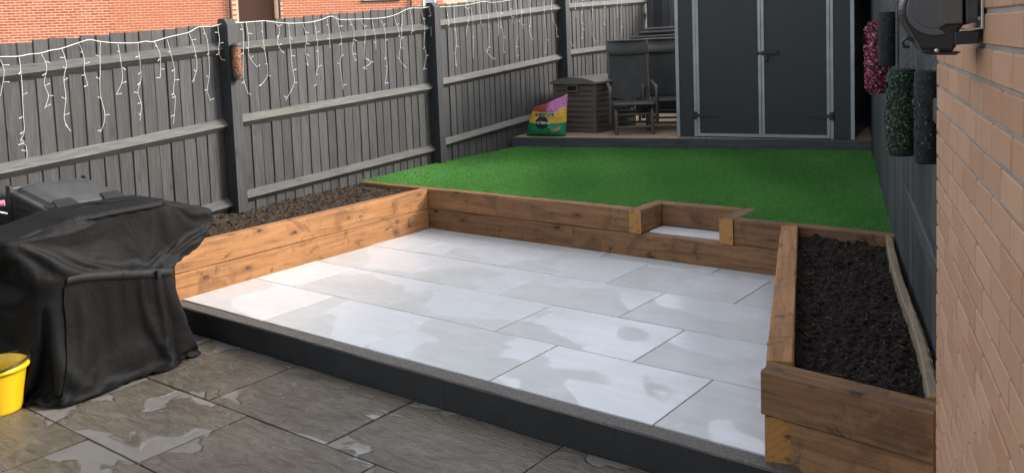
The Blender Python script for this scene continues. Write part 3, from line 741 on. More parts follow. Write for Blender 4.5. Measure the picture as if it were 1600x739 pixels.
rfm = MB(); rfm.add([(-.06, -.07, SH+.01), (1.94, -.07, SH+.01), (1.94, SD+.06, SH-.09+.0), (-.06, SD+.06, SH-.09), (-.06, -.07, SH+.06), (1.94, -.07, SH+.06), (1.94, SD+.06, SH-.04), (-.06, SD+.06, SH-.04)],
        [(0, 3, 2, 1), (4, 5, 6, 7), (0, 1, 5, 4), (1, 2, 6, 5), (2, 3, 7, 6), (3, 0, 4, 7)]); rfm.build('roof', SHEDP, shed)

# ------------------------------------------------------------------ storage box
bx_ = empty('storage_box', (-2.86, 6.105, ZP), R(-2.2), 'brown slatted resin storage box with arched lid standing behind the compost bag', 'storage box')
BW, BD, BH = .64, .95, .60      # local X to the left is negative; front is -Y
MB().box((-BW+.02, .02, .02), (-.02, BD-.02, BH)).build('body', BROWNP, bx_)
for x0 in (-BW, -.055):
    for y0 in (0, BD-.055): MB().box((x0, y0, 0), (x0+.055, y0+.055, BH), c=.006).build('corner_post', BROWNP, bx_)
ns = 8; hs_ = (BH-.075)/ns
def slat(L):
    m = MB(); h = hs_-.012; pr = [(0, 0), (-.014, .004), (-.010, h-.004), (0, h)]
    m.add([(x, y, z) for x in (0, L) for y, z in pr], [(0, 1, 5, 4), (1, 2, 6, 5), (2, 3, 7, 6), (3, 2, 1, 0), (4, 5, 6, 7), (0, 4, 7, 3)]); return m.mesh('slat', BROWNP)
sf, ss = slat(BW-.114), slat(BD-.114)
for k in range(ns):
    z = .06+k*hs_
    link('slat', sf, None, bx_, Matrix.Translation((-BW+.057, .02, z)))
    link('slat', ss, None, bx_, Matrix.Translation((-.02, .057, z)) @ Matrix.Rotation(R(90), 4, 'Z'))
for lo, hi in (((-BW+.056, .004, .0), (-.056, .03, .052)), ((-.03, .056, .0), (-.004, BD-.056, .052))): MB().box(lo, hi, c=.003).build('plinth', BROWNP, bx_)
m = MB(); n = 14; vs = []
for y in (-.022, BD+.02):
    for i in range(n+1):
        a = i/n; x = -BW-.02+(BW+.04)*a; vs.append((x, y, BH+.026+.062*math.sin(math.pi*a)**.8))
    for i in range(n+1): vs.append((-BW-.02+(BW+.04)*i/n, y, BH+.002))
k = 2*(n+1); fs = []
for i in range(n):
    fs += [(i, i+1, k+i+1, k+i), (n+1+i, k+n+1+i, k+n+2+i, n+2+i), (i, n+1+i, n+2+i, i+1), (k+i, k+i+1, k+n+2+i, k+n+1+i)]
fs += [(0, k, k+n+1, n+1), (n, 2*n+1, k+2*n+1, k+n)]
m.add(vs, fs); lid = m.build('lid', BROWNL, bx_)
m = MB()
for z0, z1, x0, x1 in ((.50, .52, -.42, -.24), (.575, .592, -.42, -.24), (.52, .575, -.42, -.40), (.52, .575, -.26, -.24)): m.box((x0, -.03, z0), (x1, .018, z1), c=.003)
m.box((-.40, .002, .52), (-.26, .017, .575), mi=1); m.build('handle', [BROWNP, BLACKP], bx_)

# ------------------------------------------------------------------ bag of compost (stood upside down)
b0, b1 = Vector((-3.55, 5.60)), Vector((-3.025, 5.70)); AB = math.atan2(b1.y-b0.y, b1.x-b0.x)
def bagL(v): return float(np.interp(v, [0, .25, .5, 1], [.0, .018, .04, .10]))
def bagR(v): return float(np.interp(v, [0, .3, .6, 1], [.515, .528, .535, .552]))
def bag_xz(u, v): return bagL(v)+(bagR(v)-bagL(v))*u, v*(.352+.155*u**1.3)
def bag_b(u, v):
    e = (1-abs(2*u-1)**2.6)**.6 if 0 < u < 1 else 0
    f = min(1, (max(0, v)*5)**.5)*max(0, 1-v**3.0)**.75
    return (.085*e*f + .010) * (1+.16*mnoise.noise(Vector((u*4, v*5, 2)))) + .010*mnoise.noise(Vector((u*11, v*10, 9)))*e
def bag_pt(u, v, s): x, z = bag_xz(u, v); return Vector((x, -s*bag_b(u, v)+.05*z, z+.001))
def bag_front(x, z, off=.003):
    u, v = .5, .5
    for _ in range(12):
        v = min(1, max(0, z/(.352+.155*max(u, 0)**1.3))); u = min(1, max(0, (x-bagL(v))/(bagR(v)-bagL(v))))
    return Vector((x, -bag_b(u, v)+.05*z-off, z))
q = N('printed_compost_bag'); uvn = q.n('UVMap'); sp = q.n('SeparateXYZ'); q.l(uvn.outputs[0], sp.inputs[0]); U, V_ = sp.outputs[0], sp.outputs[1]
cn = q.noise(uvn.outputs[0], 26, 4, .6); wob = q.noise(uvn.outputs[0], 5, 3)
yel = q.ramp(wob, [(.3, (.62, .33, .025)), (.7, (.74, .48, .07))])
zz = q.math('MULTIPLY', V_, q.math('MULTIPLY_ADD', U, .155, .352))
col = q.mix(q.step(q.math('MULTIPLY_ADD', wob, .02, zz), .172, .178), (.005, .235, .10), yel)
fl = q.math('ADD', V_, q.math('MULTIPLY', cn, .22)); redp = q.step(fl, .80, .86)
flow = q.mix(q.step(U, .42, .55), q.ramp(cn, [(.35, (.16, .012, .02)), (.65, (.45, .07, .05))]), q.ramp(cn, [(.35, (.36, .08, .30)), (.6, (.60, .22, .48)), (.75, (.72, .45, .60))]))
shape = q.math('SUBTRACT', fl, q.math('MULTIPLY', q.math('ABSOLUTE', q.math('SUBTRACT', U, .72)), .32))
col = q.mix(q.step(shape, .72, .77), col, flow)
BAGM = q.out(col, .28, q.bump(q.noise(uvn.outputs[0], 9, 5, .6, 1.5), .6, .02), Specular_IOR_Level=.5)
m = MB(); nu, nv = 26, 22; uvs = {}
for s in (1, -1):
    base = len(m.v); vs = [bag_pt(i/nu, j/nv, s) for j in range(nv+1) for i in range(nu+1)]
    m.add(vs, [tuple((j*(nu+1)+i, j*(nu+1)+i+1, (j+1)*(nu+1)+i+1, (j+1)*(nu+1)+i)) for j in range(nv) for i in range(nu)], 0, True)
    for j in range(nv+1):
        for i in range(nu+1): uvs[base+j*(nu+1)+i] = (i/nu, j/nv)
# side strips
per = [(0, j) for j in range(nv+1)]; off = (nu+1)*(nv+1)
for i_ in (0, nu):
    m.add([], []); 
    for j in range(nv): m.f.append([j*(nu+1)+i_, (j+1)*(nu+1)+i_, off+(j+1)*(nu+1)+i_, off+j*(nu+1)+i_]); m.mi.append(0); m.sm.append(True)
for j_ in (0, nv):
    for i in range(nu): m.f.append([j_*(nu+1)+i, j_*(nu+1)+i+1, off+j_*(nu+1)+i+1, off+j_*(nu+1)+i]); m.mi.append(0); m.sm.append(True)
me = m.mesh('compost_bag', BAGM); ul = me.uv_layers.new(name='UVMap')
for lp_ in me.loops: ul.data[lp_.index].uv = uvs[lp_.vertex_index]
bag = link('compost_bag', me); bag.location = (b0.x, b0.y, ZP); bag.rotation_euler = (0, 0, AB)
tag(bag, 'yellow and green compost bag stood upside down against the fence beside the brown box', 'bag')
def decal(name, polys, mat, off):
    m = MB()
    for pts in polys: m.add([bag_front(x, z, off) for x, z in pts], [tuple(range(len(pts)))])
    return m.build(name, mat, bag)
INK = simple('black_ink', (.02, .02, .022), .35, .05); WHITEI = simple('white_ink', (.82, .82, .8), .4, .04); RIB = simple('green_ink', (.01, .12, .075), .35, .05); TAN = simple('tan_ink', (.42, .27, .16), .4, .1)
def disc(cx, cz, rx, rz_, n=24, rings=4):
    P = []
    for r_ in range(rings):
        for k in range(n):
            a, b = 2*math.pi*k/n, 2*math.pi*(k+1)/n; i, o_ = r_/rings, (r_+1)/rings
            P.append([(cx+rx*i*math.cos(a), cz+rz_*i*math.sin(a)), (cx+rx*o_*math.cos(a), cz+rz_*o_*math.sin(a)), (cx+rx*o_*math.cos(b), cz+rz_*o_*math.sin(b)), (cx+rx*i*math.cos(b), cz+rz_*i*math.sin(b))])
    return P
decal('round_badge', disc(.247, .165, .088, .079), INK, .004)
def strip(x0, x1, z0, z1, sl, n=8): return [[(x0+(x1-x0)*i/n, z0+sl*i/n), (x0+(x1-x0)*(i+1)/n, z0+sl*(i+1)/n), (x0+(x1-x0)*(i+1)/n, z1+sl*(i+1)/n), (x0+(x1-x0)*i/n, z1+sl*i/n)] for i in range(n)]
decal('ribbon', strip(.148, .402, .238, .277, .008), RIB, .004)
decal('small_label', strip(.37, .475, .05, .095, .03, 4), TAN, .004)
def text_mesh(name, body, size, cx, cz, mat, off, ang=0, sx=1.0):
    cu = bpy.data.curves.new(name, 'FONT'); cu.body = body; cu.size = size; cu.align_x = 'CENTER'; cu.align_y = 'CENTER'; cu.resolution_u = 3; cu.offset = size*.012
    to = bpy.data.objects.new(name, cu); COL.objects.link(to); bpy.context.view_layer.update()
    me = bpy.data.meshes.new_from_object(to.evaluated_get(bpy.context.evaluated_depsgraph_get())); bpy.data.objects.remove(to)
    ca, sa = math.cos(ang), math.sin(ang)
    for v in me.vertices:
        x, z = v.co.x*sx, v.co.y; v.co = bag_front(cx+x*ca-z*sa, cz+x*sa+z*ca, off)
    me.materials.clear(); return link(name, me, mat, bag)
text_mesh('lettering', 'PEAT FREE', .043, .275, .262, WHITEI, .0062, R(180)+.03)
text_mesh('lettering', 'Miracle-Gro', .043, .247, .165, WHITEI, .0062, R(180)-.02, .92)
text_mesh('lettering', 'ALL PURPOSE COMPOST', .019, .29, .305, INK, .005, R(180)+.04)

# ------------------------------------------------------------------ rocking chairs
def arc(c, r, a0, a1, n, ax1, ax2): return [Vector(c)+Vector(ax1)*r*math.cos(R(a0+(a1-a0)*i/n))+Vector(ax2)*r*math.sin(R(a0+(a1-a0)*i/n)) for i in range(n+1)]
def make_chair(label):
    t = empty('garden_chair', (0, 0, 0), 0, label, 'chair', 'high backed glider chairs beside the shed')
    W2 = .275
    for s in (-1, 1):
        x = s*.215; rad = .07
        # front is -Y
        pts = [(x, -.02, 0), (x, -.02, .20)]+arc((x, -.02+rad, .22), rad, 180, 90, 6, (0, 1, 0), (0, 0, 1))[1:]+[(x, .40, .285)]+arc((x, .42, .285-rad), rad, 90, 0, 5, (0, 1, 0), (0, 0, 1))[1:]+[(x, .50, 0)]
        MB().tube(pts, .022, 8, flat=.75).build('base_loop', ALU, t)
        xa = s*W2
        pts = [(xa, .06, .14), (xa, .03, .46)]+arc((xa, .03+.075, .48), .075, 180, 100, 6, (0, 1, 0), (0, 0, 1))[1:]+[(xa, .32, .575), (xa, .55, .60), (s*.24, .60, .60)]
        MB().tube(pts, .023, 8, flat=.8).build('armrest', ALU, t)
        MB().tube([(s*.235, -.0, .36), (s*.235, .15, .375), (s*.235, .45, .36), (s*.24, .52, .42), (s*.243, .58, .62), (s*.245, .68, .95), (s*.250, .745, 1.11)], .017, 8).build('side_rail', ALU, t)
        MB().tube([(s*.25, .08, .19), (s*.25, .50, .19)], .016, 8).build('glide_bar', ALU, t)
    for y, z in ((-.02, .09), (.5, .10), (.06, .235), (.45, .235)): MB().tube([(-.22, y, z), (.22, y, z)], .014, 8).build('crossbar', ALU, t)
    MB().tube([(-.25, .745, 1.112), (.25, .745, 1.112)], .016, 8).build('top_bar', ALU, t); MB().tube([(-.235, -.0, .36), (.235, -.0, .36)], .017, 8).build('seat_bar', METAL if False else ALU, t)
    def sling(pts, name, hw0, hw1, bulge):
        m = MB(); nx = 8; vs = []; L = len(pts)
        for j, p in enumerate(pts):
            hw = hw0+(hw1-hw0)*j/(L-1)
            for i in range(nx+1):
                u = i/nx*2-1; vs.append((u*hw, p[0]+bulge*(1-u*u), p[1]-bulge*.35*(1-u*u)))
        k = len(vs); vs += [(x, y+.004, z-.004) for x, y, z in vs]
        f = [(j*(nx+1)+i, j*(nx+1)+i+1, (j+1)*(nx+1)+i+1, (j+1)*(nx+1)+i) for j in range(L-1) for i in range(nx)]
        m.add(vs, f+[tuple(k+q for q in ff[::-1]) for ff in f], 0, True); return m.build(name, TEXT, t)
    sling([(0.0, .372), (.12, .385), (.28, .375), (.42, .368), (.47, .385)], 'seat', .23, .233, .02)
    sling([(.49, .41), (.545, .52), (.585, .64), (.63, .80), (.675, .95), (.715, 1.04), (.738, 1.10)], 'backrest', .23, .245, .03)
    hr = MB(); vs = []
    for j in range(6):
        a = j/5; 
        for i in range(9):
            u = i/4-1; vs.append((u*.238, .668+.065*a-.022*math.sin(math.pi*min(1, a*1.3+.15))+.02*(1-u*u), .955+.15*a-.018*(1-u*u)*(1-a)))
    hr.add(vs, [(j*9+i, j*9+i+1, j*9+10+i, j*9+9+i) for j in range(5) for i in range(8)], 0, True); hr.build('headrest', TEXT, t)
    return t
def copy_tree(o, parent=None):
    c = o.copy(); COL.objects.link(c); c.parent = parent
    for ch in list(o.children): copy_tree(ch, c)
    return c
ch = make_chair('nearer dark glider chair with tall mesh back, standing in front of the brown box')
ch.location = (-2.335, 6.12, ZP); ch.rotation_euler = (0, 0, .60)
ch2 = copy_tree(ch); ch2['label'] = 'farther dark glider chair, half hidden between nearer chair and shed'
ch2.location = (-2.22, 6.72, ZP); ch2.rotation_euler = (0, 0, .52)
fr = empty('folded_recliner', (-2.75, 7.45, ZP), .16, 'folded dark tube recliners leaning on the back fence above the chairs', 'recliner')
for k, (dx, z, y) in enumerate(((0, 1.14, .0), (.10, 1.20, .06), (.16, 1.245, .11))):
    MB().tube([(-.42+dx, y, .0), (-.42+dx, y+.22, z-.03), (-.39+dx, y+.225, z), (.60+dx, y+.225, z+.015), (.63+dx, y+.22, z-.02), (.63+dx, y, 0)], .019, 8).build('frame', ALU, fr)
    m = MB(); m.add([(-.40+dx, y+.02, .12), (.61+dx, y+.02, .12), (.61+dx, y+.205, z-.06), (-.40+dx, y+.205, z-.06), (-.40+dx, y+.024, .12), (.61+dx, y+.024, .12), (.61+dx, y+.209, z-.06), (-.40+dx, y+.209, z-.06)], [(0, 1, 2, 3), (7, 6, 5, 4), (0, 4, 5, 1), (2, 6, 7, 3), (0, 3, 7, 4), (1, 5, 6, 2)]); m.build('mesh_panel', TEXT, fr)

# ------------------------------------------------------------------ icicle lights
CABLE = [(-2.155,1.698),(-1.912,1.7),(-1.788,1.698),(-1.709,1.709),(-1.637,1.713),(-1.56,1.731),(-1.482,1.739),(-1.35,1.775),(-1.267,1.795),(-1.196,1.782),(-1.053,1.767),(-0.89,1.762),(-0.81,1.772),(-0.738,1.767),(-0.591,1.799),(-0.41,1.831),(-0.314,1.872),(-0.148,1.878),(-0.021,1.908),(0.055,1.901),(0.324,1.913),(0.403,1.915),(0.648,1.893),(0.883,1.896),(1.065,1.918),(1.22,1.953),(1.325,1.921),(1.623,1.924),(1.938,1.933),(2.16,1.964),(2.367,2.027),(2.605,2.033),(2.728,2.047),(2.888,2.045),(3.376,2.068),(3.746,2.111),(3.981,2.104),(4.307,2.132),(4.597,2.167),(4.983,2.155),(5.344,2.193),(5.744,2.258),(6.103,2.221),(6.584,2.273),(6.987,2.253),(7.46,2.308),(7.75,2.294),(8.293,2.334)]
STR = [[(-1.919,1.686),(-1.899,1.601),(-1.934,1.445)],
    [(-1.785,1.691),(-1.788,1.52),(-1.794,1.328),(-1.794,1.199),(-1.827,1.138),(-1.791,1.101),(-1.794,1.015)],
    [(-1.635,1.706),(-1.606,1.618),(-1.626,1.51),(-1.606,1.421),(-1.646,1.336)],
    [(-1.482,1.734),(-1.46,1.633),(-1.484,1.545),(-1.486,1.389),(-1.509,1.257),(-1.464,1.163)],
    [(-1.348,1.767),(-1.32,1.66),(-1.328,1.57),(-1.311,1.474)],
    [(-1.19,1.781),(-1.207,1.586),(-1.222,1.403),(-1.197,1.25),(-1.24,1.132)],
    [(-1.051,1.754),(-1.038,1.648),(-1.033,1.495),(-1.089,1.393)],
    [(-0.876,1.761),(-0.871,1.593),(-0.879,1.486),(-0.907,1.392),(-0.887,1.294),(-0.91,1.183)],
    [(-0.736,1.769),(-0.7,1.683),(-0.695,1.573),(-0.71,1.495)],
    [(-0.62,1.778),(-0.577,1.592),(-0.57,1.492),(-0.601,1.369),(-0.579,1.318),(-0.615,1.129)],
    [(-0.422,1.836),(-0.371,1.709),(-0.363,1.543),(-0.415,1.437)],
    [(-0.28,1.872),(-0.242,1.756),(-0.247,1.499),(-0.273,1.371),(-0.25,1.274)],
    [(-0.129,1.883),(-0.121,1.779),(-0.136,1.675),(-0.109,1.604)],
    [(0.12,1.893),(0.131,1.773),(0.105,1.452),(0.142,1.315)],
    [(0.176,1.906),(0.187,1.745),(0.178,1.624),(0.258,1.525)],
    [(0.342,1.905),(0.354,1.74),(0.37,1.575),(0.378,1.45),(0.281,1.365)],
    [(0.499,1.903),(0.546,1.833),(0.511,1.722),(0.553,1.646)],
    [(0.656,1.888),(0.659,1.676),(0.665,1.505),(0.684,1.361),(0.565,1.219)],
    [(0.832,1.886),(0.862,1.756),(0.841,1.641),(0.871,1.51)],
    [(0.975,1.899),(0.994,1.724),(0.994,1.518),(0.957,1.417),(0.962,1.32)],
    [(1.135,1.927),(1.155,1.809),(1.156,1.654)],
    [(1.265,1.956),(1.312,1.776),(1.311,1.594),(1.282,1.505),(1.316,1.26)],
    [(1.439,1.925),(1.506,1.802),(1.469,1.619),(1.508,1.525)],
    [(1.606,1.909),(1.658,1.8),(1.626,1.567),(1.729,1.5),(1.593,1.444)],
    [(1.77,1.908),(1.805,1.734),(1.811,1.623)],
    [(1.905,1.907),(1.955,1.794),(1.948,1.57),(1.968,1.441),(1.915,1.266)],
    [(2.102,1.954),(2.182,1.79),(2.198,1.659),(2.161,1.513),(2.284,1.415)],
    [(2.247,1.97),(2.218,1.79),(2.185,1.627)],
    [(2.382,2.019),(2.412,1.853),(2.373,1.76)],
    [(2.544,2.026),(2.613,1.851),(2.581,1.648),(2.617,1.528),(2.55,1.378)],
    [(2.699,2.037),(2.745,1.9),(2.72,1.781),(2.751,1.67)],
    [(3.016,2.052),(3.047,1.904),(3.052,1.805)],
    [(3.163,2.052),(3.159,1.879),(3.176,1.654),(3.133,1.53),(3.156,1.379)],
    [(3.357,2.053),(3.44,1.978),(3.355,1.725)],
    [(3.468,2.054),(3.509,1.875),(3.479,1.466)],
    [(3.652,2.094),(3.661,1.9),(3.702,1.822)],
    [(3.814,2.082),(3.828,1.951),(3.813,1.61),(3.76,1.533),(3.911,1.434)],
    [(3.981,2.083),(4.042,1.924),(4.027,1.711)],
    [(4.128,2.098),(4.088,1.87),(4.128,1.735),(4.136,1.506)],
    [(4.305,2.113),(4.321,1.977),(4.389,1.854)],
    [(4.445,2.141),(4.449,1.977),(4.484,1.729),(4.422,1.578),(4.427,1.426)],
    [(4.571,2.143),(4.574,1.88),(4.62,1.782)],
    [(4.781,2.159),(4.79,1.892),(4.753,1.752),(4.827,1.637)],
    [(5.145,2.178),(5.125,1.89),(5.169,1.686),(5.125,1.47)],
    [(5.321,2.209),(5.33,1.917),(5.411,1.799),(5.444,1.666)],
    [(5.806,2.217),(5.78,1.825),(5.77,1.674),(5.843,1.535)],
    [(5.967,2.25),(5.977,1.914)],
    [(6.18,2.238),(6.182,2.068),(6.137,1.882),(6.175,1.758),(6.12,1.62)],
    [(6.511,2.259),(6.501,2.101),(6.439,1.88),(6.44,1.691),(6.521,1.562)],
    [(6.848,2.265),(6.838,2.104),(6.88,1.974),(6.82,1.813)],
    [(7.269,2.289),(7.268,1.908)],
    [(7.422,2.291),(7.421,1.907),(7.364,1.606)]]
il = empty('icicle_lights', (P1.x, P1.y, 1.8), 0, 'string of white icicle lights draped along the top of the grey fence', 'string lights')
inv_il = Matrix.Translation((-P1.x, -P1.y, -1.8))
def smooth(pts, k=5):
    out_ = []
    for i in range(len(pts)-1):
        p0, p1, p2, p3 = pts[max(i-1, 0)], pts[i], pts[i+1], pts[min(i+2, len(pts)-1)]
        for j in range(k):
            t_ = j/k; out_.append(.5*((2*p1)+(p2-p0)*t_+(2*p0-5*p1+4*p2-p3)*t_*t_+(3*p1-p0-3*p2+p3)*t_**3))
    return out_+[pts[-1]]
def ilp(t, z, n=.010): return fp(t, n, z)
m = MB(); m.tube(smooth([ilp(t, z, .004+.008*math.sin(i*1.7)) for i, (t, z) in enumerate(CABLE)], 4), .0027, 6); m.v = [tuple(inv_il @ Vector(v)) for v in m.v]; m.build('cable', WIRE, il)
for si, s in enumerate(STR):
    m = MB(); rr = random.Random(si); P = smooth([ilp(t, z, .010+.012*rr.random()) for t, z in s], 5)
    P = [p + d_l.to_3d()*.004*mnoise.noise(p*14) for p in P]
    m.tube(P, .0016, 5)
    for i in range(3, len(P), 4):
        p = P[i]; sd_ = rr.choice((-1, 1)); e = p + d_l.to_3d()*sd_*rr.uniform(.012, .03) + Vector((.006, 0, rr.uniform(-.014, .016)))
        m.tube([p, e], .0017, 5, 0); m.tube([e, e+(e-p).normalized()*.011], [.003, .002], 6, 1)
    m.v = [tuple(inv_il @ Vector(v)) for v in m.v]; m.build('strand', [WIRE, LED], il)
# bird feeder on the post
bfc = fp(-.030, .108, 1.58)
fd = empty('bird_feeder', bfc, 0, 'cylindrical mesh bird feeder full of peanuts fixed to a fence post', 'bird feeder')
m = MB(); m.lathe([(0, -.12), (.031, -.12), (.031, .125), (0, .125)], 18); m.build('core', PEANUT, fd)
pn = MB(); bm = bmesh.new(); bmesh.ops.create_icosphere(bm, subdivisions=1, radius=1); bv = [v.co.copy() for v in bm.verts]; bfa = [[v.index for v in f.verts] for f in bm.faces]; bm.free()
for k in range(230):
    a, z = random.uniform(0, 6.283), random.uniform(-.112, .118); Rm = Matrix.Rotation(random.uniform(0, 3), 3, 'X') @ Matrix.Rotation(random.uniform(0, 3), 3, 'Y'); c = Vector((.031*math.cos(a), .031*math.sin(a), z))
    pn.add([c+Rm @ Vector((q_.x*.006, q_.y*.006, q_.z*.010)) for q_ in bv], bfa, 0, True)
tag(pn.build('nuts', PEANUT, fd), kind='stuff')
m = MB(); nn = 16
for k in range(nn):
    a = 2*math.pi*k/nn; m.tube([(.039*math.cos(a), .039*math.sin(a), -.125), (.039*math.cos(a), .039*math.sin(a), .13)], .0009, 4)
for k in range(11):
    z = -.12+.025*k; m.tube([(.039*math.cos(2*math.pi*i/16), .039*math.sin(2*math.pi*i/16), z) for i in range(16)], .0009, 4, closed=True)
m.build('wire_cage', PLAST, fd)
MB().lathe([(0, .155), (.02, .153), (.042, .14), (.043, .128), (0, .128)], 18).build('cap', PLAST, fd); MB().lathe([(0, -.145), (.046, -.142), (.046, -.128), (.041, -.124), (0, -.124)], 18).build('base', BLACKP, fd)

# ------------------------------------------------------------------ hanging flower tubes on the right fence
def rfp(t, off, z): v = FR0+e_r*t+n_r*off; return Vector((v.x, v.y, z))
def foliage(name, mat, n, r, h, size, parent, cup=.3, taper=.92, petals=0, tint=(.45, .2), mid=0.0):
    cnt = n; vs = np.zeros((cnt, 6, 3), np.float32); tv = np.zeros((cnt, 6), np.float32)
    for i in range(cnt):
        a = random.uniform(0, 6.283); z = random.uniform(-h/2, h/2); f = 1.0
        e = abs(z)/(h/2); rr = r*(1 if e < .8 else math.sqrt(max(0, 1-((e-.8)/.2)**2))*.6+.4)*random.uniform(.72, 1.06)*(1+.10*mnoise.noise(Vector((a*1.5, z*12, 3))))
        p = Vector((rr*math.cos(a), rr*math.sin(a), z)); nrm = Vector((math.cos(a), math.sin(a), random.uniform(-.5, .7)+ (z/h))).normalized()
        nrm = (nrm+Vector((random.gauss(0, .35), random.gauss(0, .35), random.gauss(0, .35)))).normalized()
        t1 = nrm.cross(Vector((random.random(), random.random(), random.random()))).normalized(); t2 = nrm.cross(t1); s = size*random.uniform(.65, 1.25)
        q_ = [(-1, 0, 0), (-.35, .5, cup*.4), (.5, .45, cup*.4), (1, 0, 0), (.5, -.45, cup*.4), (-.35, -.5, cup*.4)]
        for k, (x, y, zz_) in enumerate(q_): vs[i, k] = p+t1*x*s+t2*y*s+nrm*zz_*s*.6
        tv[i] = min(1, max(0, random.gauss(*tint)))
    me = bpy.data.meshes.new(name); b = [[i*6+k for k in (0, 1, 2, 3)] for i in range(cnt)]+[[i*6+k for k in (0, 3, 4, 5)] for i in range(cnt)]
    me.from_pydata(vs.reshape(-1, 3).tolist(), [], b); at = me.attributes.new('tint', 'FLOAT', 'POINT'); at.data.foreach_set('value', tv.ravel())
    return tag(link(name, me, mat, parent), kind='stuff')
def tube_planter(name, pos, r, h, label, fol, bracket=True):
    t = empty(name, pos, math.atan2(n_r.y, n_r.x)+math.pi/2, label, 'hanging planter', 'flower tubes hung along the slate side fence')
    MB().lathe([(0, -h/2), (r*.9, -h/2), (r, -h/2+.01), (r, h/2-.004), (r*.86, h/2), (r*.8, h/2-.02), (0, h/2-.02)], 22).build('liner', LINER, t)
    MB().tube([(0, .0, h/2-.01), (0, r*.7, h/2+.05), (0, r+.01, h/2+.055), (0, r+.012, h/2-.05)], .002, 6).build('hanger', PLAST, t)
    fol(t); return t
def f_pink(t): foliage('flowers', PETAL, 2000, .076, .47, .0095, t, .5, tint=(.5, .24))
def f_green(t): foliage('leaves', LEAF, 3600, .066, .40, .0078, t, .3, tint=(.42, .25))
def f_blk(t): foliage('wilted_leaves', LEAFB, 800, .046, .30, .007, t, .3, tint=(.35, .25)) 
pk = tube_planter('flower_tube', rfp(.12, .075, 1.46), .06, .46, 'pink flowering tube planter on the fence, farthest of the row', f_pink)
for c in pk.children: pass
tube_planter('flower_tube', rfp(-.46, .045, 1.585), .046, .318, 'small black planter tube hung beside the pink flowers', f_blk)
tube_planter('flower_tube', rfp(-1.69, .035, 1.268), .056, .40, 'green leafy planter tube on the fence, trailing below the others', f_green)
def f_blk2(t): foliage('wilted_leaves', LEAFB, 1500, .0445, .34, .0065, t, .3, tint=(.55, .3))
tube_planter('flower_tube', rfp(-2.45, -.008, 1.318), .043, .354, 'black planter tube with grey leaf flecks hung next to the brick corner', f_blk2)

# ------------------------------------------------------------------ washing line reel on the house wall
U1 = 1.0; wr_o = HC+e_h*U1
wr = empty('washing_line_reel', (wr_o.x, wr_o.y, 1.70), AH, 'black and grey retractable washing line reel bracketed to the brick wall', 'washing line')
def ex(poly, x0, x1, mat, name, par, sm=False, bev=.004):
    """extrude an (out, z) outline along the wall, with a rounded front edge"""
    m = MB(); k = len(poly); cx = sum(p[0] for p in poly)/k; cz = sum(p[1] for p in poly)/k
    def ring(x, s): return [(x, out*(cx+(o_-cx)*s), cz+(z-cz)*s) for o_, z in poly]
    rad = max(abs(o_-cx) for o_, z in poly); s1 = 1-bev/rad
    L = [ring(x0, s1), ring(x0+bev, 1), ring(x1-bev, 1), ring(x1-bev*.3, 1-(1-s1)*.3), ring(x1, s1)]
    m.add([v for r_ in L for v in r_], [(i*k+j, i*k+(j+1) % k, (i+1)*k+(j+1) % k, (i+1)*k+j) for i in range(4) for j in range(k)]+[tuple(range(k)), tuple(range(4*k, 5*k))], 0, sm)
    return m.build(name, mat, par)
def circ(co, cz, r, a0, a1, n): return [(co-r*math.cos(R(a0+(a1-a0)*i/n)), cz+r*math.sin(R(a0+(a1-a0)*i/n))) for i in range(n+1)]
zc = .010
shell = circ(.088, zc, .0675, 60, 205, 16)+[(.128, -.058), (.118, -.078), (.058, -.083), (.050, -.070), (.046, -.040), (.036, -.026), (.036, .052)]
body = ex(shell, -.16, -.004, BLACKP, 'body', wr, False, .006)
face = circ(.090, zc, .057, 62, 296, 22)+[(.100, -.037), (.088, -.030), (.074, -.0235), (.0405, -.0235), (.0405, .044), (.085, .044), (.098, .052)]
face = circ(.090, zc, .057, 75, 290, 22)+[(.084, -.034), (.074, -.0235), (.0405, -.0235), (.0405, .044), (.080, .044)]
fc = ex(face, -.006, .004, GREYP, 'face_plate', wr, False, .003)
ex([(.0405, -.022), (.0815, -.022), (.0815, .043), (.0405, .043)], .0042, .0062, GREYP2, 'front_panel', fc, False, .001)
ex(circ(.094, zc, .040, 0, 345, 24), .0042, .0055, GREYP, 'disc', fc, False, .001)
ex([(.0095, -.020), (.033, -.026), (.0345, .048), (.0185, .042), (.0105, .030)], -.13, .0, PLAST, 'end_drum', wr, False, .004)
ex([(.005, -.040), (.056, -.040), (.055, -.068), (.009, -.066)], -.12, .006, BLACKP, 'arm', wr, False, .004)
m = MB(); m.box((-.06, min(out*.001, out*.006), -.036), (.012, max(out*.001, out*.006), .19), c=.001); m.box((-.06, min(out*.006, out*.036), -.0365), (.012, max(out*.006, out*.036), -.0335), c=.001); br = m.build('bracket', STEEL, wr)
m = MB()
for z in (-.015, .05): m.tube([(-.01, out*.006, z), (-.01, out*.010, z)], .006, 8)
m.build('screws', METAL, br)
ex([(.040, -.0835), (.112, -.083), (.105, -.088), (.050, -.090)], -.10, -.01, BLACKP, 'foot_plate', wr, False, .002)
m = MB(); m.tube([(-.05, out*.128, -.058), (-.05, out*.142, -.050), (-.05, out*.152, -.058), (-.05, out*.148, -.070), (-.05, out*.137, -.070)], .004, 8); m.build('line_hook', BLACKP, wr)
m = MB(); m.lathe([(0, -.008), (.005, -.008), (.005, .008), (0, .008)], 10, Matrix.Translation((-.004, out*.088, -.079)) @ Matrix.Rotation(R(90), 4, 'Y')); m.build('bolt', STEEL, wr)

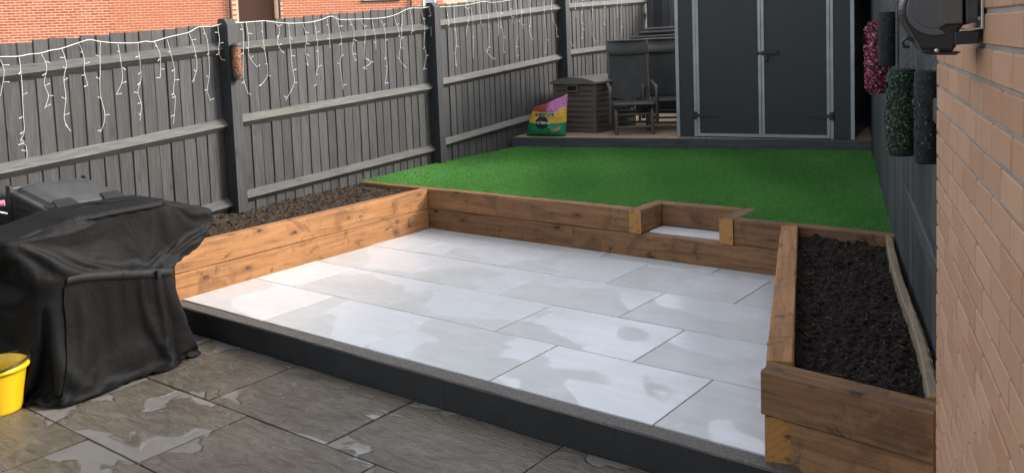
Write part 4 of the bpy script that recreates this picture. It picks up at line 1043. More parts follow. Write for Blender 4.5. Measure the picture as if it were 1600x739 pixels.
# ------------------------------------------------------------------ wheelie bin
bn = empty('wheelie_bin', (-2.77, -.585, -.155), R(-4), 'dark grey wheelie bin with domed lid, behind the covered barbecue', 'bin')
def loftbox(L, mat, name, par, sm=False):
    m = MB(); n = len(L[0]); m.add([v for r_ in L for v in r_], [(i*n+j, i*n+(j+1) % n, (i+1)*n+(j+1) % n, (i+1)*n+j) for i in range(len(L)-1) for j in range(n)]+[tuple(range(n)), tuple(range((len(L)-1)*n, len(L)*n))], 0, sm)
    return m.build(name, mat, par)
def rrect(x0, x1, y0, y1, z, r=.05, n=4, zf=None):
    P = []
    for cx, cy, a in ((x1-r, y1-r, 0), (x0+r, y1-r, 90), (x0+r, y0+r, 180), (x1-r, y0+r, 270)):
        for i in range(n+1):
            aa = R(a+90*i/n); x, y = cx+r*math.cos(aa), cy+r*math.sin(aa); P.append((x, y, z if zf is None else zf(x)+z))
    return P
loftbox([rrect(-.22, .26, -.20, .20, .02), rrect(-.24, .28, -.215, .215, .3), rrect(-.27, .32, -.235, .235, .86), rrect(-.28, .335, -.25, .25, .875), rrect(-.28, .335, -.25, .25, .93)], PLAST, 'body', bn)
zl = lambda x: .985-.075*(x+.3)/.66
LL = [rrect(-.31, .37, -.265, .265, -.035, .05, 4, zl), rrect(-.315, .375, -.27, .27, -.012, .05, 4, zl), rrect(-.31, .37, -.265, .265, 0, .05, 4, zl), rrect(-.285, .33, -.235, .235, .004, .05, 4, zl), rrect(-.27, .30, -.215, .215, .024, .05, 4, zl), rrect(-.20, .22, -.15, .15, .036, .05, 4, zl)]
lid = loftbox(LL, simple('wet_grey_plastic', (.06, .062, .066), .22, .25, 180, .2), 'lid', bn)
for s in (-1, 1):
    m = MB(); y = s*.15
    m.add([(x, y+dy, zl(x)+h) for x, dy, h in ((.365, -.07, .002), (.365, .07, .002), (.24, .05, .033), (.24, -.05, .033), (.365, -.07, .022), (.365, .07, .022), (.25, .055, .042), (.25, -.055, .042))], [(0, 1, 2, 3), (4, 7, 6, 5), (0, 4, 5, 1), (1, 5, 6, 2), (2, 6, 7, 3), (3, 7, 4, 0)])
    m.build('lid_handle', BLACKP, lid)
MB().tube([(-.345, -.25, .985), (-.345, .25, .985)], .017, 8).build('hinge_bar', PLAST, bn)
for s in (-1, 1):
    MB().box((-.36, s*.25-.012, .93), (-.29, s*.25+.012, 1.01), c=.005).build('hinge_lug', PLAST, bn)
    MB().lathe([(0, -.025), (.08, -.025), (.1, -.015), (.1, .015), (.08, .025), (0, .025)], 20, Matrix.Translation((-.24, s*.235, .1)) @ Matrix.Rotation(R(90), 4, 'X')).build('wheel', BLACKP, bn)

# ------------------------------------------------------------------ covered barbecue
C0 = Vector((-2.05, -.8, -.155))
bb = empty('covered_barbecue', C0, 0, 'barbecue grill under a wrinkled black weather cover with a cross strap', 'barbecue')
# folds of the cover: x, y, z offsets from C0 in half millimetres, rings of points from the hem up, each as a difference to its neighbours
FOLDS = [
[
[618,-3,-4,-17,23,21,9,6,6,-3,-20,-22,-23,-28,-28,-27,30,-6,18,-12,-25,-34,-42,-42,-37,-36,-29,6,-37,-12,-38,-39,-40,-41,-29,-31,-24,-17,-42,-36,23,33,-6,-61,-143,-100,-156,-96,-42,9,20,-13,18,18,2,59,150,72,165,116,33,40,29,43,12,11,36,2,-17,9,17,40,34,35,32,30,0,25,39,-20,28,41,36,37,33,30,23,30,18,5,0,-2,-2,-2,-3,-4,-4,-9,-13,-17,-7,-6],
[-55,-2,7,21,-15,-10,3,6,5,17,-21,-2,4,1,10,22,0,-4,-20,19,0,7,12,8,-2,26,5,-16,-2,-26,11,2,12,13,1,6,-5,-13,3,-3,8,-12,5,2,8,-41,30,-2,28,6,-10,14,-21,-15,0,0,-26,18,-7,-5,-12,1,12,-33,5,0,-4,-4,13,-9,-3,-8,-3,-3,-2,-2,28,5,-14,15,12,-18,-5,-5,-1,0,12,-22,-11,1,4,1,-1,-1,1,-7,-5,8,-6,2,0,0],
[-41,2,-1,2,3,-4,-4,0,3,10,48,-17,-15,50,5,-7,-41,-5,-9,19,3,-11,26,-2,4,19,-3,-24,7,10,2,7,3,-4,-7,-12,-11,-1,33,3,-61,-9,-15,49,4,-1,4,46,-2,3,0,3,-3,-6,2,-49,-16,35,-14,-16,7,-28,-4,19,-20,29,7,36,22,1,-16,-32,-37,-16,6,7,-8,3,-16,44,-4,-8,7,1,-12,9,3,-30,2,24,-1,-17,13,0,-9,-20,-5,-7,14,-1,1,0],
[0,3,1,-6,-11,-5,-1,-4,5,6,4,3,-2,-5,32,11,14,6,-9,-24,-4,2,-6,6,22,-27,-2,5,19,0,-6,-6,-12,-4,4,0,2,31,-33,-4,2,-45,-8,3,52,-10,11,27,-11,27,-4,1,3,-4,-55,40,-23,-13,-17,-23,3,20,-7,3,14,-4,-5,2,17,27,32,-3,4,-28,-38,-25,15,0,11,-4,-3,22,-5,-3,19,-5,-53,25,12,0,2,17,-17,-20,-19,15,0,-3,-3,11,6,5],
[5,2,-7,3,-1,-3,-1,-7,13,-2,-28,25,-2,-7,3,7,2,10,16,-12,-10,-2,7,-7,-20,10,-1,-7,-8,28,-4,-1,2,7,-2,3,2,-15,6,0,-12,-6,-2,-17,40,5,-28,-6,58,-30,12,-4,3,-3,-19,-41,52,-8,-35,11,-2,1,5,5,13,-1,1,0,1,0,5,29,4,10,-4,-20,-23,3,16,-13,5,2,5,1,-1,-12,-1,21,-5,-13,-13,-10,4,-7,9,-2,4,3,3,6,0,1],
[2,-2,-1,2,-3,1,-1,-4,-6,3,25,-14,2,-12,-1,5,2,3,2,1,3,4,-14,3,7,-14,3,3,16,-17,1,0,6,-2,-2,3,3,-23,9,6,2,4,-13,-11,13,17,25,-25,31,-28,-13,-2,7,6,15,-37,-1,14,-27,7,4,-1,0,-3,10,0,2,-1,-1,6,-8,11,20,4,2,6,-22,-13,0,10,-1,0,-2,1,0,-3,6,1,-2,-16,-7,13,-10,9,-1,-6,3,3,2,0,0,1],
[-2,-1,2,0,2,-3,0,0,6,-25,14,19,-2,-14,-3,1,3,1,3,2,3,1,-7,-1,-2,-3,-1,7,1,-5,1,5,-1,-1,0,1,0,0,-10,9,1,-2,6,-13,0,10,-15,40,-44,21,-8,4,1,5,14,-17,-10,4,-10,7,-3,0,-1,0,1,1,-2,-1,0,2,3,-4,15,15,3,-1,-4,-12,-4,5,1,0,-3,2,-1,-1,6,-4,-17,-7,24,-10,-12,0,8,3,2,0,3,1,-1,-4],
[-5,-2,6,-3,-2,2,-5,13,-2,-14,-12,29,5,-9,-11,4,1,2,3,4,-2,-2,1,-1,0,-6,3,8,-6,-3,0,1,1,0,1,0,0,3,0,0,2,0,3,-13,-2,6,-7,33,-28,2,3,-1,-3,4,15,-11,-7,-3,-2,-2,2,0,0,0,-1,-2,0,0,0,-1,6,-2,-2,17,11,1,0,-7,-2,1,0,-1,-2,1,-4,-3,13,-28,-6,9,4,-1,3,-1,-2,3,-2,2,0,-5,1,7],
[-5,1,-2,1,3,-3,5,8,-6,-5,-3,3,16,-7,-11,-2,2,2,2,4,-1,0,-1,0,-2,-2,4,4,-7,-1,0,1,0,0,0,0,-1,3,1,-1,2,1,3,-4,-9,3,0,15,-8,-3,-2,1,-1,1,14,-3,-11,-5,2,-2,1,1,-1,-1,0,-1,-2,0,0,0,0,6,-3,4,15,6,2,-7,-2,0,0,-3,0,1,-7,-5,-12,0,6,3,1,-4,0,5,-1,1,1,0,2,4,-8,0],
[-5,2,-2,-1,1,3,11,-2,-6,-3,-3,-1,13,0,-9,-2,0,1,1,1,7,0,-4,1,-2,-1,2,-1,-2,-1,0,0,-1,-1,0,0,0,2,3,-2,1,1,1,4,-12,2,6,-9,12,-8,1,4,-4,2,10,2,-13,-13,11,-1,1,0,1,0,-2,-1,0,-1,-1,1,0,-1,2,-1,11,10,5,-6,-4,-1,-1,-1,0,-2,-6,-9,-3,4,4,1,1,-4,5,2,-1,-1,1,1,2,1,-3,-6],
[-1,0,1,-1,1,3,5,2,-12,0,-2,-5,15,5,-11,-4,2,0,1,-1,6,1,-4,4,0,0,-3,3,-3,0,1,-2,-1,1,-1,-1,1,1,4,-4,-1,2,-3,9,-11,0,10,-18,14,-6,10,-3,-2,-2,4,8,-11,-18,15,3,1,0,0,-1,0,0,-1,0,0,-2,-1,0,2,-2,1,12,6,-3,-7,-2,-1,-1,-1,0,-7,-4,1,2,1,2,0,4,2,-2,-1,1,2,-2,2,1,-1,-3],
[1,1,1,-1,1,2,1,-2,-7,2,-1,-7,9,7,-4,-5,2,-3,2,0,2,2,-2,0,3,1,-3,1,0,0,-1,0,-1,0,1,-1,0,2,-4,-1,1,4,-3,4,3,-8,10,-10,-3,11,-8,0,2,-3,3,11,-11,-13,9,5,1,0,0,1,0,-1,0,0,-1,-1,-2,-2,-1,0,-5,11,12,2,-14,-3,-1,0,0,-1,-4,-2,2,2,1,-1,1,3,1,-1,1,0,3,-2,2,0,1,-4],
[3,2,-1,0,0,-1,1,-1,-8,5,0,-3,3,6,0,-6,0,-2,-1,2,1,2,1,0,-1,1,-1,0,-2,0,1,0,0,1,0,0,-1,1,-2,1,1,0,1,-1,-3,0,12,-3,-11,7,2,-7,-1,-1,1,15,-15,-9,10,4,0,0,0,0,-1,1,-1,0,-1,-1,-1,-2,-2,-2,1,-2,14,11,-12,-8,-1,0,0,0,-2,0,2,0,0,0,0,3,0,-3,2,3,3,-2,1,1,0,-1],
[4,2,0,-2,0,0,0,-3,-1,2,-2,-2,1,6,2,-6,-5,8,-8,3,1,2,0,-1,0,0,-1,0,-3,0,2,1,0,1,2,0,1,0,-1,0,1,1,-1,-3,-4,1,21,-17,3,-5,-1,6,2,-4,-3,9,-10,-9,12,1,1,2,1,0,0,-1,-1,-2,-1,-1,-1,-1,-2,-2,-1,-3,7,11,-1,-10,-2,0,1,0,-3,0,3,0,-1,1,0,1,-1,-1,3,3,1,0,1,0,1,-2],
[4,1,2,-2,1,-3,0,-2,0,0,2,-5,0,8,2,-5,-5,1,0,-2,2,2,1,0,-2,1,-1,-2,-2,1,0,1,2,1,1,2,0,1,0,-1,1,-1,1,-5,-5,-1,-3,0,13,-6,-2,-1,1,0,5,6,-7,-3,7,1,0,0,-1,0,2,0,1,-2,-3,-1,-1,-1,-2,-1,-1,0,-2,12,6,-10,-3,0,1,-2,-3,3,3,-2,-1,0,0,1,0,-1,7,-1,1,-1,0,1,2,-1],
[4,2,0,-2,1,-1,-1,-1,-1,2,3,-6,-2,6,4,-2,-6,1,-4,0,1,2,2,0,0,0,-2,-3,0,-1,1,1,0,1,2,0,2,0,1,0,1,-1,-1,-3,-8,0,4,11,-10,-1,2,-2,3,5,-4,5,-3,2,2,-3,-2,0,1,1,-1,1,-1,1,0,-4,-2,0,0,0,-2,0,-1,4,12,-5,-6,0,1,-3,-1,1,3,-2,0,-1,0,0,1,1,4,0,0,0,1,0,3,-1],
[5,1,1,-2,1,-2,-1,-1,0,1,2,-3,-2,2,4,-1,-3,-1,-4,0,0,1,3,0,2,0,-1,-3,-1,-1,0,-1,1,0,1,2,0,0,1,0,-1,0,-1,-2,-8,5,-7,13,-8,10,1,-1,-6,4,0,5,-3,4,-3,-5,0,-2,0,-1,1,0,1,-1,0,3,-1,-3,1,-1,1,-1,0,1,9,1,-6,-1,-1,-2,-1,3,1,-1,0,-1,0,1,2,0,2,2,0,-1,0,1,2,0],
[4,1,1,-1,1,-2,-1,0,0,0,2,-3,-2,2,4,0,-4,0,-5,1,0,-1,5,1,2,0,-1,-3,-1,-1,0,-1,0,0,0,0,2,-1,0,1,-1,0,0,-2,-10,7,4,-7,28,-9,-4,1,-1,-9,2,3,-1,4,-2,-4,-3,0,-2,0,-1,0,-1,0,1,0,2,2,-2,-1,0,1,0,-1,7,6,-6,-3,1,-4,1,2,1,0,0,-2,0,0,3,0,3,0,1,-1,1,-1,3,1],
[5,1,1,-1,1,-3,-2,1,2,-1,1,-2,-3,1,5,1,-4,-1,-3,-2,0,-1,5,1,2,0,0,-3,-1,0,-2,0,0,-1,0,1,0,-1,1,0,0,-1,0,0,-9,-5,15,22,-34,-1,3,4,9,3,-4,2,-2,3,-1,-3,-1,-2,-1,-1,-1,-1,-1,0,0,0,1,1,2,1,-3,-2,0,0,3,11,-4,-4,0,-3,2,1,1,0,1,-2,0,-4,7,1,1,1,0,1,-1,-1,4,0],
[5,0,1,-1,2,-2,-6,4,4,-4,2,-1,-7,2,2,9,-6,-3,-2,-3,1,0,3,0,1,0,0,-2,1,-1,1,0,0,0,0,-1,1,-1,-1,1,-2,0,0,1,-11,21,7,-33,22,8,0,-6,-10,2,2,0,-5,9,0,-3,-1,-2,-5,-3,-1,-2,0,0,0,2,1,1,1,1,2,0,-4,-2,1,7,5,-6,-3,-2,5,2,-1,3,1,-4,-1,-1,5,2,1,0,1,-1,1,-3,3,2],
[4,2,-1,1,0,-1,-4,1,2,-1,1,2,-8,-4,3,3,11,-16,9,-10,-1,8,-6,6,-2,2,2,-4,0,0,1,2,0,1,1,0,-1,-2,0,-1,-1,-2,0,-3,-3,-4,-2,30,-15,-11,-1,7,9,0,-4,0,-8,7,3,-4,-1,-1,2,0,-2,0,0,-1,1,-1,-1,0,-1,0,1,0,3,0,-4,-2,10,-1,-11,0,5,4,-2,3,1,-2,-2,0,4,1,1,1,1,0,0,-3,2,1],
[8,2,-9,10,-9,11,-8,-15,3,10,-12,12,-1,-10,1,2,-1,-2,-12,0,16,10,-7,-4,0,8,1,2,1,-2,-2,0,0,0,-1,-2,-2,0,-4,-3,-2,1,-3,-2,-9,-15,47,-32,12,12,3,-4,-6,1,6,-2,-5,-16,8,8,2,1,3,2,1,2,1,3,3,3,2,2,1,1,-9,-1,0,-3,1,2,-9,2,-2,-9,9,-7,5,-2,4,-3,-2,0,3,1,2,1,1,0,1,-2,-1,-1],
[11,-14,3,0,-1,-6,-15,7,-9,-11,-7,-7,-5,0,5,6,-9,0,18,6,-26,6,22,22,3,-7,-1,-3,-1,4,8,1,-1,-5,-6,-3,-3,-1,-1,0,-1,-2,1,1,-3,23,-16,41,-1,-9,-4,-1,-2,-5,-2,-3,7,-27,3,5,2,4,2,0,4,3,2,2,1,1,0,2,0,1,10,1,-1,-8,-1,2,5,-12,5,-6,-2,-4,2,-3,3,-1,-3,1,2,1,-1,8,-9,12,-12,6,-7,12],
[-27,-15,-12,1,-1,-1,10,-19,-2,5,15,5,7,-2,-2,-22,15,5,-19,0,30,-7,-17,-6,15,28,22,2,0,0,-7,-6,-7,2,3,-3,-4,-8,-3,0,-2,-2,0,-1,-1,1,58,-32,-1,-1,-4,2,10,0,-2,-3,8,-27,-12,9,3,2,2,6,4,2,4,4,3,3,5,1,3,1,0,2,0,9,-4,-8,-3,4,-11,6,-12,5,-10,6,-8,9,-6,9,-12,16,-7,-1,-7,-15,8,-8,11,-14],
[-45,5,11,-8,1,-4,-5,6,17,-1,-5,10,3,-13,-9,15,-16,4,33,-13,-15,12,20,1,-8,-7,-11,17,18,-7,-7,-3,0,-4,-5,-2,9,3,-1,-6,-2,-2,-3,-5,1,22,-2,13,-7,-3,6,-3,-12,7,0,0,2,-12,-7,1,1,1,3,2,3,4,3,2,3,3,2,2,2,1,0,0,-1,-2,-1,-3,-2,-1,-2,0,0,0,-1,1,0,0,4,-19,5,-16,-7,5,-6,13,10,-5,-18,-3],
[-32,0,-3,9,-5,0,12,17,-6,-1,-13,-11,4,17,-14,-8,17,8,-7,14,2,-19,-4,19,14,1,13,-7,-9,-2,-3,-5,-5,-6,-2,2,1,-3,8,3,-1,-4,-4,-6,2,29,-16,11,-9,-5,-6,12,7,-6,0,0,2,-8,-8,5,-3,2,1,3,4,1,3,4,1,3,-4,1,1,2,-4,5,2,-10,7,1,-17,11,-12,10,-10,4,17,-5,-14,9,-21,7,-23,8,9,-13,34,-6,-26,-5,-11,6],
[-23,3,-1,-6,3,14,4,-6,4,9,-1,-18,-14,-2,37,4,-20,-19,0,10,12,16,-1,-28,-7,-1,12,17,1,0,-2,-1,0,-1,-2,-2,-8,4,2,-4,4,2,-1,-5,0,31,-8,-3,-7,3,-2,-9,10,0,0,1,-2,-3,-2,0,-3,1,2,3,2,3,3,0,0,2,-4,2,1,1,-3,1,1,-1,2,-7,-4,-2,-2,-4,11,17,-16,-10,14,-22,-6,-8,11,4,16,13,-31,-9,-10,3,8,2],
[-11,1,3,2,2,-1,-2,0,-3,3,-1,0,1,-3,-10,19,7,0,-27,-3,-9,5,10,20,5,-3,-26,-3,20,2,1,0,0,0,-1,-1,-2,-4,-8,8,-4,-1,2,-1,1,28,-6,-11,-2,1,6,5,-14,5,0,0,-1,0,-1,-2,1,0,2,1,2,4,-1,2,5,-17,6,0,1,1,-1,1,0,1,-1,-7,-2,-4,3,3,17,-11,-11,6,-18,-10,2,11,15,19,-21,-23,-7,4,8,6,2,2],
[-7,1,1,1,1,-2,-1,-2,2,0,-1,0,2,4,-5,-5,14,-13,1,-18,-1,-5,0,5,4,8,17,-2,-8,6,2,0,0,0,-1,-2,-2,-1,-3,-7,4,0,-3,1,9,11,-1,-4,-3,-2,9,0,3,-6,-1,2,-3,-1,2,0,0,-1,1,1,1,1,4,0,0,10,-15,-1,1,-1,1,1,0,1,-3,-10,2,-4,11,10,-5,-14,-3,-12,-6,2,15,21,2,-29,-16,5,10,6,3,1,1,1],
[-6,1,0,1,0,1,-2,-1,-1,1,-1,2,7,0,-1,-1,-10,-1,-2,2,-7,-7,0,-11,-1,2,5,10,7,8,2,0,3,-2,-1,-1,-1,-1,-1,-2,-7,1,1,-4,24,-6,0,0,-2,6,4,-7,-2,1,1,0,-2,0,3,2,-7,1,1,1,1,1,0,2,0,5,2,-10,-1,-1,2,1,-1,2,-7,-5,3,0,14,-1,-13,-10,-8,-5,4,18,18,-12,-28,-1,13,9,1,-1,-1,-1,1,1],
[-6,2,0,0,0,-1,-1,0,1,-1,0,2,6,0,2,-6,-13,-1,7,0,1,-2,-11,1,-2,-3,-4,0,10,13,1,1,2,0,-1,-2,-1,0,0,-1,-1,-6,-5,2,31,-17,2,2,-2,8,-13,2,5,0,-1,2,-3,-2,6,-8,-2,4,1,1,0,0,1,1,0,3,15,-15,-6,-1,3,0,1,1,-10,-1,5,7,4,-9,-13,-8,-5,5,18,14,-20,-19,9,11,2,-2,2,-3,0,3,-1,1],
[-6,0,2,-1,1,-1,1,-1,1,0,0,3,2,1,-1,-4,-4,3,2,2,1,1,1,0,-9,-2,-2,-3,-6,12,12,3,-8,-1,-1,0,-1,0,0,1,-1,-2,-2,-9,32,-22,6,0,-3,8,-4,-2,-1,2,0,1,-8,-11,6,-4,16,1,0,0,0,1,0,-1,0,-1,4,16,-9,3,0,-2,-7,-6,-14,7,15,8,-9,-22,-12,-4,8,22,7,-23,-10,13,6,-1,-1,1,-2,4,1,-1,2,0],
[-6,1,0,1,-1,2,-1,0,1,-1,1,2,1,2,-1,-5,-1,2,2,2,3,3,-5,-10,3,-1,2,0,-2,0,4,0,0,-1,0,0,1,0,0,0,0,0,0,0,-4,8,-2,-1,0,1,0,2,2,-2,0,-2,-7,-5,1,9,4,1,0,0,0,-1,0,0,-1,-1,0,7,2,4,0,-5,-8,-10,-2,16,10,-8,-22,-13,-2,12,21,-4,-21,1,12,2,-2,1,0,0,1,0,1,0,1,0],
[-4,0,0,1,0,-1,0,1,0,0,0,3,0,1,-1,-4,0,2,3,2,1,-7,-5,1,1,4,0,1,3,-3,-3,2,-1,0,2,0,0,0,1,0,1,0,0,1,-3,3,-2,0,-1,6,-8,10,-6,1,1,-2,-5,9,-15,13,1,-1,0,-1,1,0,0,0,-2,-1,-1,4,8,-1,0,-8,-9,-5,13,12,-7,-22,-13,0,16,15,-13,-12,10,6,1,-1,0,0,0,0,-1,1,0,1,0,2],
[-2,0,0,-1,0,1,-1,1,-1,-1,1,3,0,0,-2,-2,1,2,3,1,-6,-6,0,14,4,4,-6,-1,1,-9,-3,-1,0,7,-1,0,0,1,0,1,0,0,1,4,-4,-4,-1,3,0,-3,4,3,-4,2,-1,0,-1,13,-22,12,-2,0,0,1,-1,1,0,0,0,-1,-2,-1,9,-2,0,-9,-6,6,12,-4,-21,-14,4,18,6,-14,1,10,0,0,1,1,1,-2,0,-1,0,0,0,1,1,0],
[-2,0,0,0,0,-1,1,-2,-3,3,13,-4,-17,4,11,11,9,-6,-7,0,3,0,-1,3,6,-2,-1,-7,-14,-2,6,5,1,-6,-1,0,0,-1,0,1,1,4,3,2,-9,-2,2,5,7,-23,18,-7,-1,3,-1,-1,1,9,-4,-3,0,-1,-1,-1,-1,-2,0,-2,0,-1,-1,-3,-2,2,2,1,0,6,0,-14,-10,7,13,-1,-6,5,4,0,2,3,1,1,0,-1,-1,-1,0,-1,0,-1,-1,-1],
[-2,0,-1,0,0,0,1,0,-1,-4,2,14,-1,-16,-4,13,16,9,-7,-8,2,5,-1,-8,2,-10,2,-2,-3,3,1,-4,3,0,0,0,-1,0,0,1,2,2,3,7,1,-2,-10,-25,36,-22,12,-5,3,0,-3,1,0,6,5,-7,-1,-1,-2,-2,-1,-2,-1,0,-1,-2,-2,-1,-4,2,3,5,-1,5,-10,-11,9,9,-1,-1,3,2,1,1,0,0,0,1,1,1,0,1,0,0,-1,-2,-1,-1],
[1,-2,0,-1,0,0,-1,1,0,-1,-2,-2,9,7,-10,-10,8,15,10,-4,-7,4,3,-6,-4,2,-4,0,4,-4,-8,0,2,1,1,0,1,0,0,0,2,5,2,0,-6,-9,13,-18,-5,14,7,-12,11,-3,-5,2,1,-1,8,-3,-1,-2,-2,-2,-3,0,-2,0,-1,0,0,-2,0,2,0,4,1,-8,-5,7,4,0,1,2,1,0,0,0,0,0,1,0,1,2,0,-1,0,-1,0,1,-1,-1],
[0,0,-1,0,0,0,0,-1,0,1,-1,-2,-2,3,8,-3,-9,4,11,7,-2,-3,4,-1,-3,-1,0,1,0,-9,-4,2,1,3,2,2,1,0,1,5,0,-4,0,1,-8,2,-15,29,-24,10,-4,-5,2,-3,5,1,0,14,0,-8,-1,-1,-2,-2,-2,-3,-2,-1,0,0,1,1,-1,-4,-2,-5,12,3,-1,2,0,2,-1,-2,2,2,-1,-1,1,0,-1,1,0,-1,0,1,-1,1,0,-1,0,0],
[-1,0,1,0,-1,0,0,0,0,0,1,0,-2,-3,0,7,1,-8,2,11,6,-2,1,1,-4,0,1,-1,-7,-6,0,1,2,3,2,2,1,5,3,-5,-1,1,0,2,-13,4,-21,16,-4,17,-10,2,-6,-3,6,1,1,9,4,-6,-1,-3,-2,-3,-3,-3,-3,-2,-1,-1,-1,0,-1,-6,-5,2,-6,-2,11,6,-5,-3,10,8,-8,-4,3,6,2,-2,0,1,3,3,2,1,-1,-2,1,0,0,-1],
[-2,0,1,1,0,0,0,0,1,-1,-1,1,0,0,-2,-2,2,2,-3,1,7,4,-1,1,-1,-1,-1,-4,-7,-4,0,0,2,2,3,4,5,-1,-1,2,2,2,2,2,-8,-7,0,-9,3,11,-5,5,-2,-2,6,-5,-5,7,6,-3,-3,-2,-2,-2,-2,-3,-3,-3,-2,-2,-2,-1,-1,-2,2,4,5,-10,-7,1,15,7,-19,-1,17,5,-9,-5,-1,9,3,-1,-2,-2,1,4,5,0,-1,0,0,1],
[-2,1,0,0,1,1,0,0,-1,0,1,-1,0,0,0,-1,-2,1,1,-2,2,3,3,0,0,-1,-4,-10,-5,0,-1,1,1,4,3,0,0,3,3,4,4,3,3,5,-10,-11,17,-9,3,-8,1,-3,1,2,0,-1,1,-1,4,-6,-1,-1,-1,-1,-1,-1,-1,-2,-2,-2,-1,-1,-1,0,2,0,3,-5,4,-7,-6,2,23,0,-19,1,16,3,-5,-6,-1,5,0,-2,0,-3,0,7,0,1,1,0],
[-2,2,0,0,1,-1,0,0,1,0,-1,0,0,0,0,0,0,-1,-1,0,0,4,3,0,-2,-6,-8,-3,-2,-1,0,2,1,-1,1,4,3,2,4,2,4,3,4,6,-12,-19,8,-16,22,-1,-1,-1,1,2,0,-2,5,2,4,-8,-3,-4,-3,-4,-3,-3,-3,-2,-2,0,-1,-1,-1,-1,-1,-1,11,2,3,8,7,-3,-17,0,21,0,-13,-1,11,-1,-1,-10,0,7,-2,3,0,-3,3,2,0,2],
[1,-1,1,0,-1,0,1,0,-1,0,0,0,0,0,0,0,0,0,0,0,-1,3,-1,-2,-4,-6,-2,0,0,0,1,0,1,2,2,1,2,2,1,2,1,3,2,4,-3,-12,4,7,-8,-5,5,-1,1,2,0,-3,6,2,4,-6,-3,-2,-3,-2,-3,-2,-2,-2,-2,-2,-1,-2,-2,-2,-1,1,-6,27,3,-2,-12,1,17,-1,-17,2,13,0,-12,0,2,4,3,-3,2,-3,2,1,1,0,2,2],
[2,-1,-1,0,1,0,-2,1,0,1,0,0,-1,0,-1,0,-1,1,0,1,1,3,-1,-10,-2,-1,-3,-2,0,1,1,1,2,1,2,2,1,1,2,2,1,1,2,4,-6,-4,-19,25,12,-23,6,1,-1,1,-1,0,4,2,-1,-1,-2,-1,-1,-3,-2,-3,-3,-3,-2,-1,-2,-2,-1,-1,-1,1,-6,6,1,5,17,2,-15,4,13,-4,-10,1,8,-1,-3,1,-1,0,-2,1,2,0,1,2,2,1],
[-8,2,0,-2,2,1,2,-1,-1,-2,-3,-2,0,0,0,-1,1,-1,0,0,-1,-11,7,7,-7,-3,0,1,2,2,1,2,2,3,1,2,2,2,1,1,2,1,1,3,6,-18,2,2,-2,3,-3,6,-2,0,-1,2,-2,8,-1,-2,0,-2,-2,-2,-3,-3,-3,-3,-2,-3,-2,0,-2,-1,0,0,14,-10,9,0,-3,2,10,-5,-9,8,0,-6,-8,8,2,-2,-6,0,11,1,-9,9,0,0,-1,-5],
[-12,-1,1,3,-3,0,-1,0,0,0,2,1,0,-1,0,0,-1,0,0,-1,0,4,-5,1,1,1,0,1,0,1,2,0,2,0,2,1,1,0,1,1,1,1,0,1,3,-8,13,-7,3,6,-14,3,2,3,-9,4,-6,10,-1,-2,0,0,-1,-1,-1,-2,-1,-2,-2,-1,0,-2,0,-1,-1,-1,0,10,-8,7,1,-1,-4,-4,5,-11,-6,4,11,-8,-7,2,9,2,-11,6,7,-12,6,-1,2,5],
[-140,2,0,1,2,1,1,0,1,0,0,0,-1,0,-1,-1,0,-1,1,-1,-1,0,1,4,8,9,9,9,9,8,9,9,8,8,8,9,7,10,8,8,8,8,9,16,35,26,-13,-1,-10,3,1,7,-6,-7,4,3,3,-12,-33,-24,-9,-8,-10,-7,-9,-7,-8,-7,-8,-9,-9,-9,-10,-8,-9,-8,-8,-8,0,-5,-4,-3,0,3,-3,2,8,-1,-6,2,5,-1,-5,-1,3,-5,0,6,-5,1,-1,-1],
[-145,1,-2,0,3,-2,0,0,0,1,0,-3,2,1,1,-1,-4,-1,10,-4,2,-2,9,3,4,17,3,13,4,18,6,5,18,7,6,4,4,22,5,-2,25,5,5,17,37,27,10,-4,-7,-5,-2,-3,-2,1,4,2,-7,-25,-42,-19,-18,-1,-12,-6,-5,-7,-10,-7,-6,-4,-22,-4,-3,-20,-5,-4,-21,-4,-3,-17,1,0,-8,5,-4,4,0,0,1,-2,3,5,-2,0,6,0,1,1,0,3,1,-2],
[-136,1,1,-1,-5,0,0,0,2,-1,2,5,0,1,-6,-3,6,6,-3,0,6,5,-6,0,14,-2,18,3,13,-5,9,13,2,13,6,9,15,-3,14,15,-10,12,17,13,27,28,4,7,10,-6,5,0,-13,12,-10,-17,6,-24,-26,-19,4,-21,-3,-16,-10,-6,-6,-8,-8,-13,2,-13,-10,1,-11,-12,5,-10,-12,2,-5,-6,3,-7,4,0,-1,-9,5,6,-1,-2,3,-7,-7,0,0,8,3,-9,-4,3]],
[
[-31,41,42,39,28,28,41,42,41,43,38,36,34,33,27,15,27,39,38,41,35,25,8,-7,-20,-22,-32,-34,-15,38,-4,-6,-9,-8,32,32,34,38,4,-18,-34,12,-37,0,-11,30,-30,-134,-178,-175,-159,-153,-161,-170,-180,-162,-70,-40,-42,-18,-10,-8,-17,1,33,-41,-6,31,23,32,27,15,26,23,29,26,43,-36,17,-21,32,-13,19,20,28,28,35,22,39,42,42,41,42,40,41,41,42,41,41,40,40,40],
[4,-1,-7,-4,13,11,-1,-5,-2,-5,-29,-3,1,-7,5,23,1,-9,-1,-3,-2,6,-22,8,6,-12,13,-3,12,-46,31,1,36,34,-7,3,-9,-22,-9,12,14,-42,2,-31,6,-3,3,10,19,17,10,-4,3,4,8,12,12,-16,-4,20,-9,8,18,-39,-7,12,8,-1,5,-4,4,10,-5,-1,-4,-14,-28,57,-9,2,-20,21,-4,5,-1,0,-53,18,-1,-5,-1,1,-2,0,-1,-1,-2,-2,-8,-1,2,2],
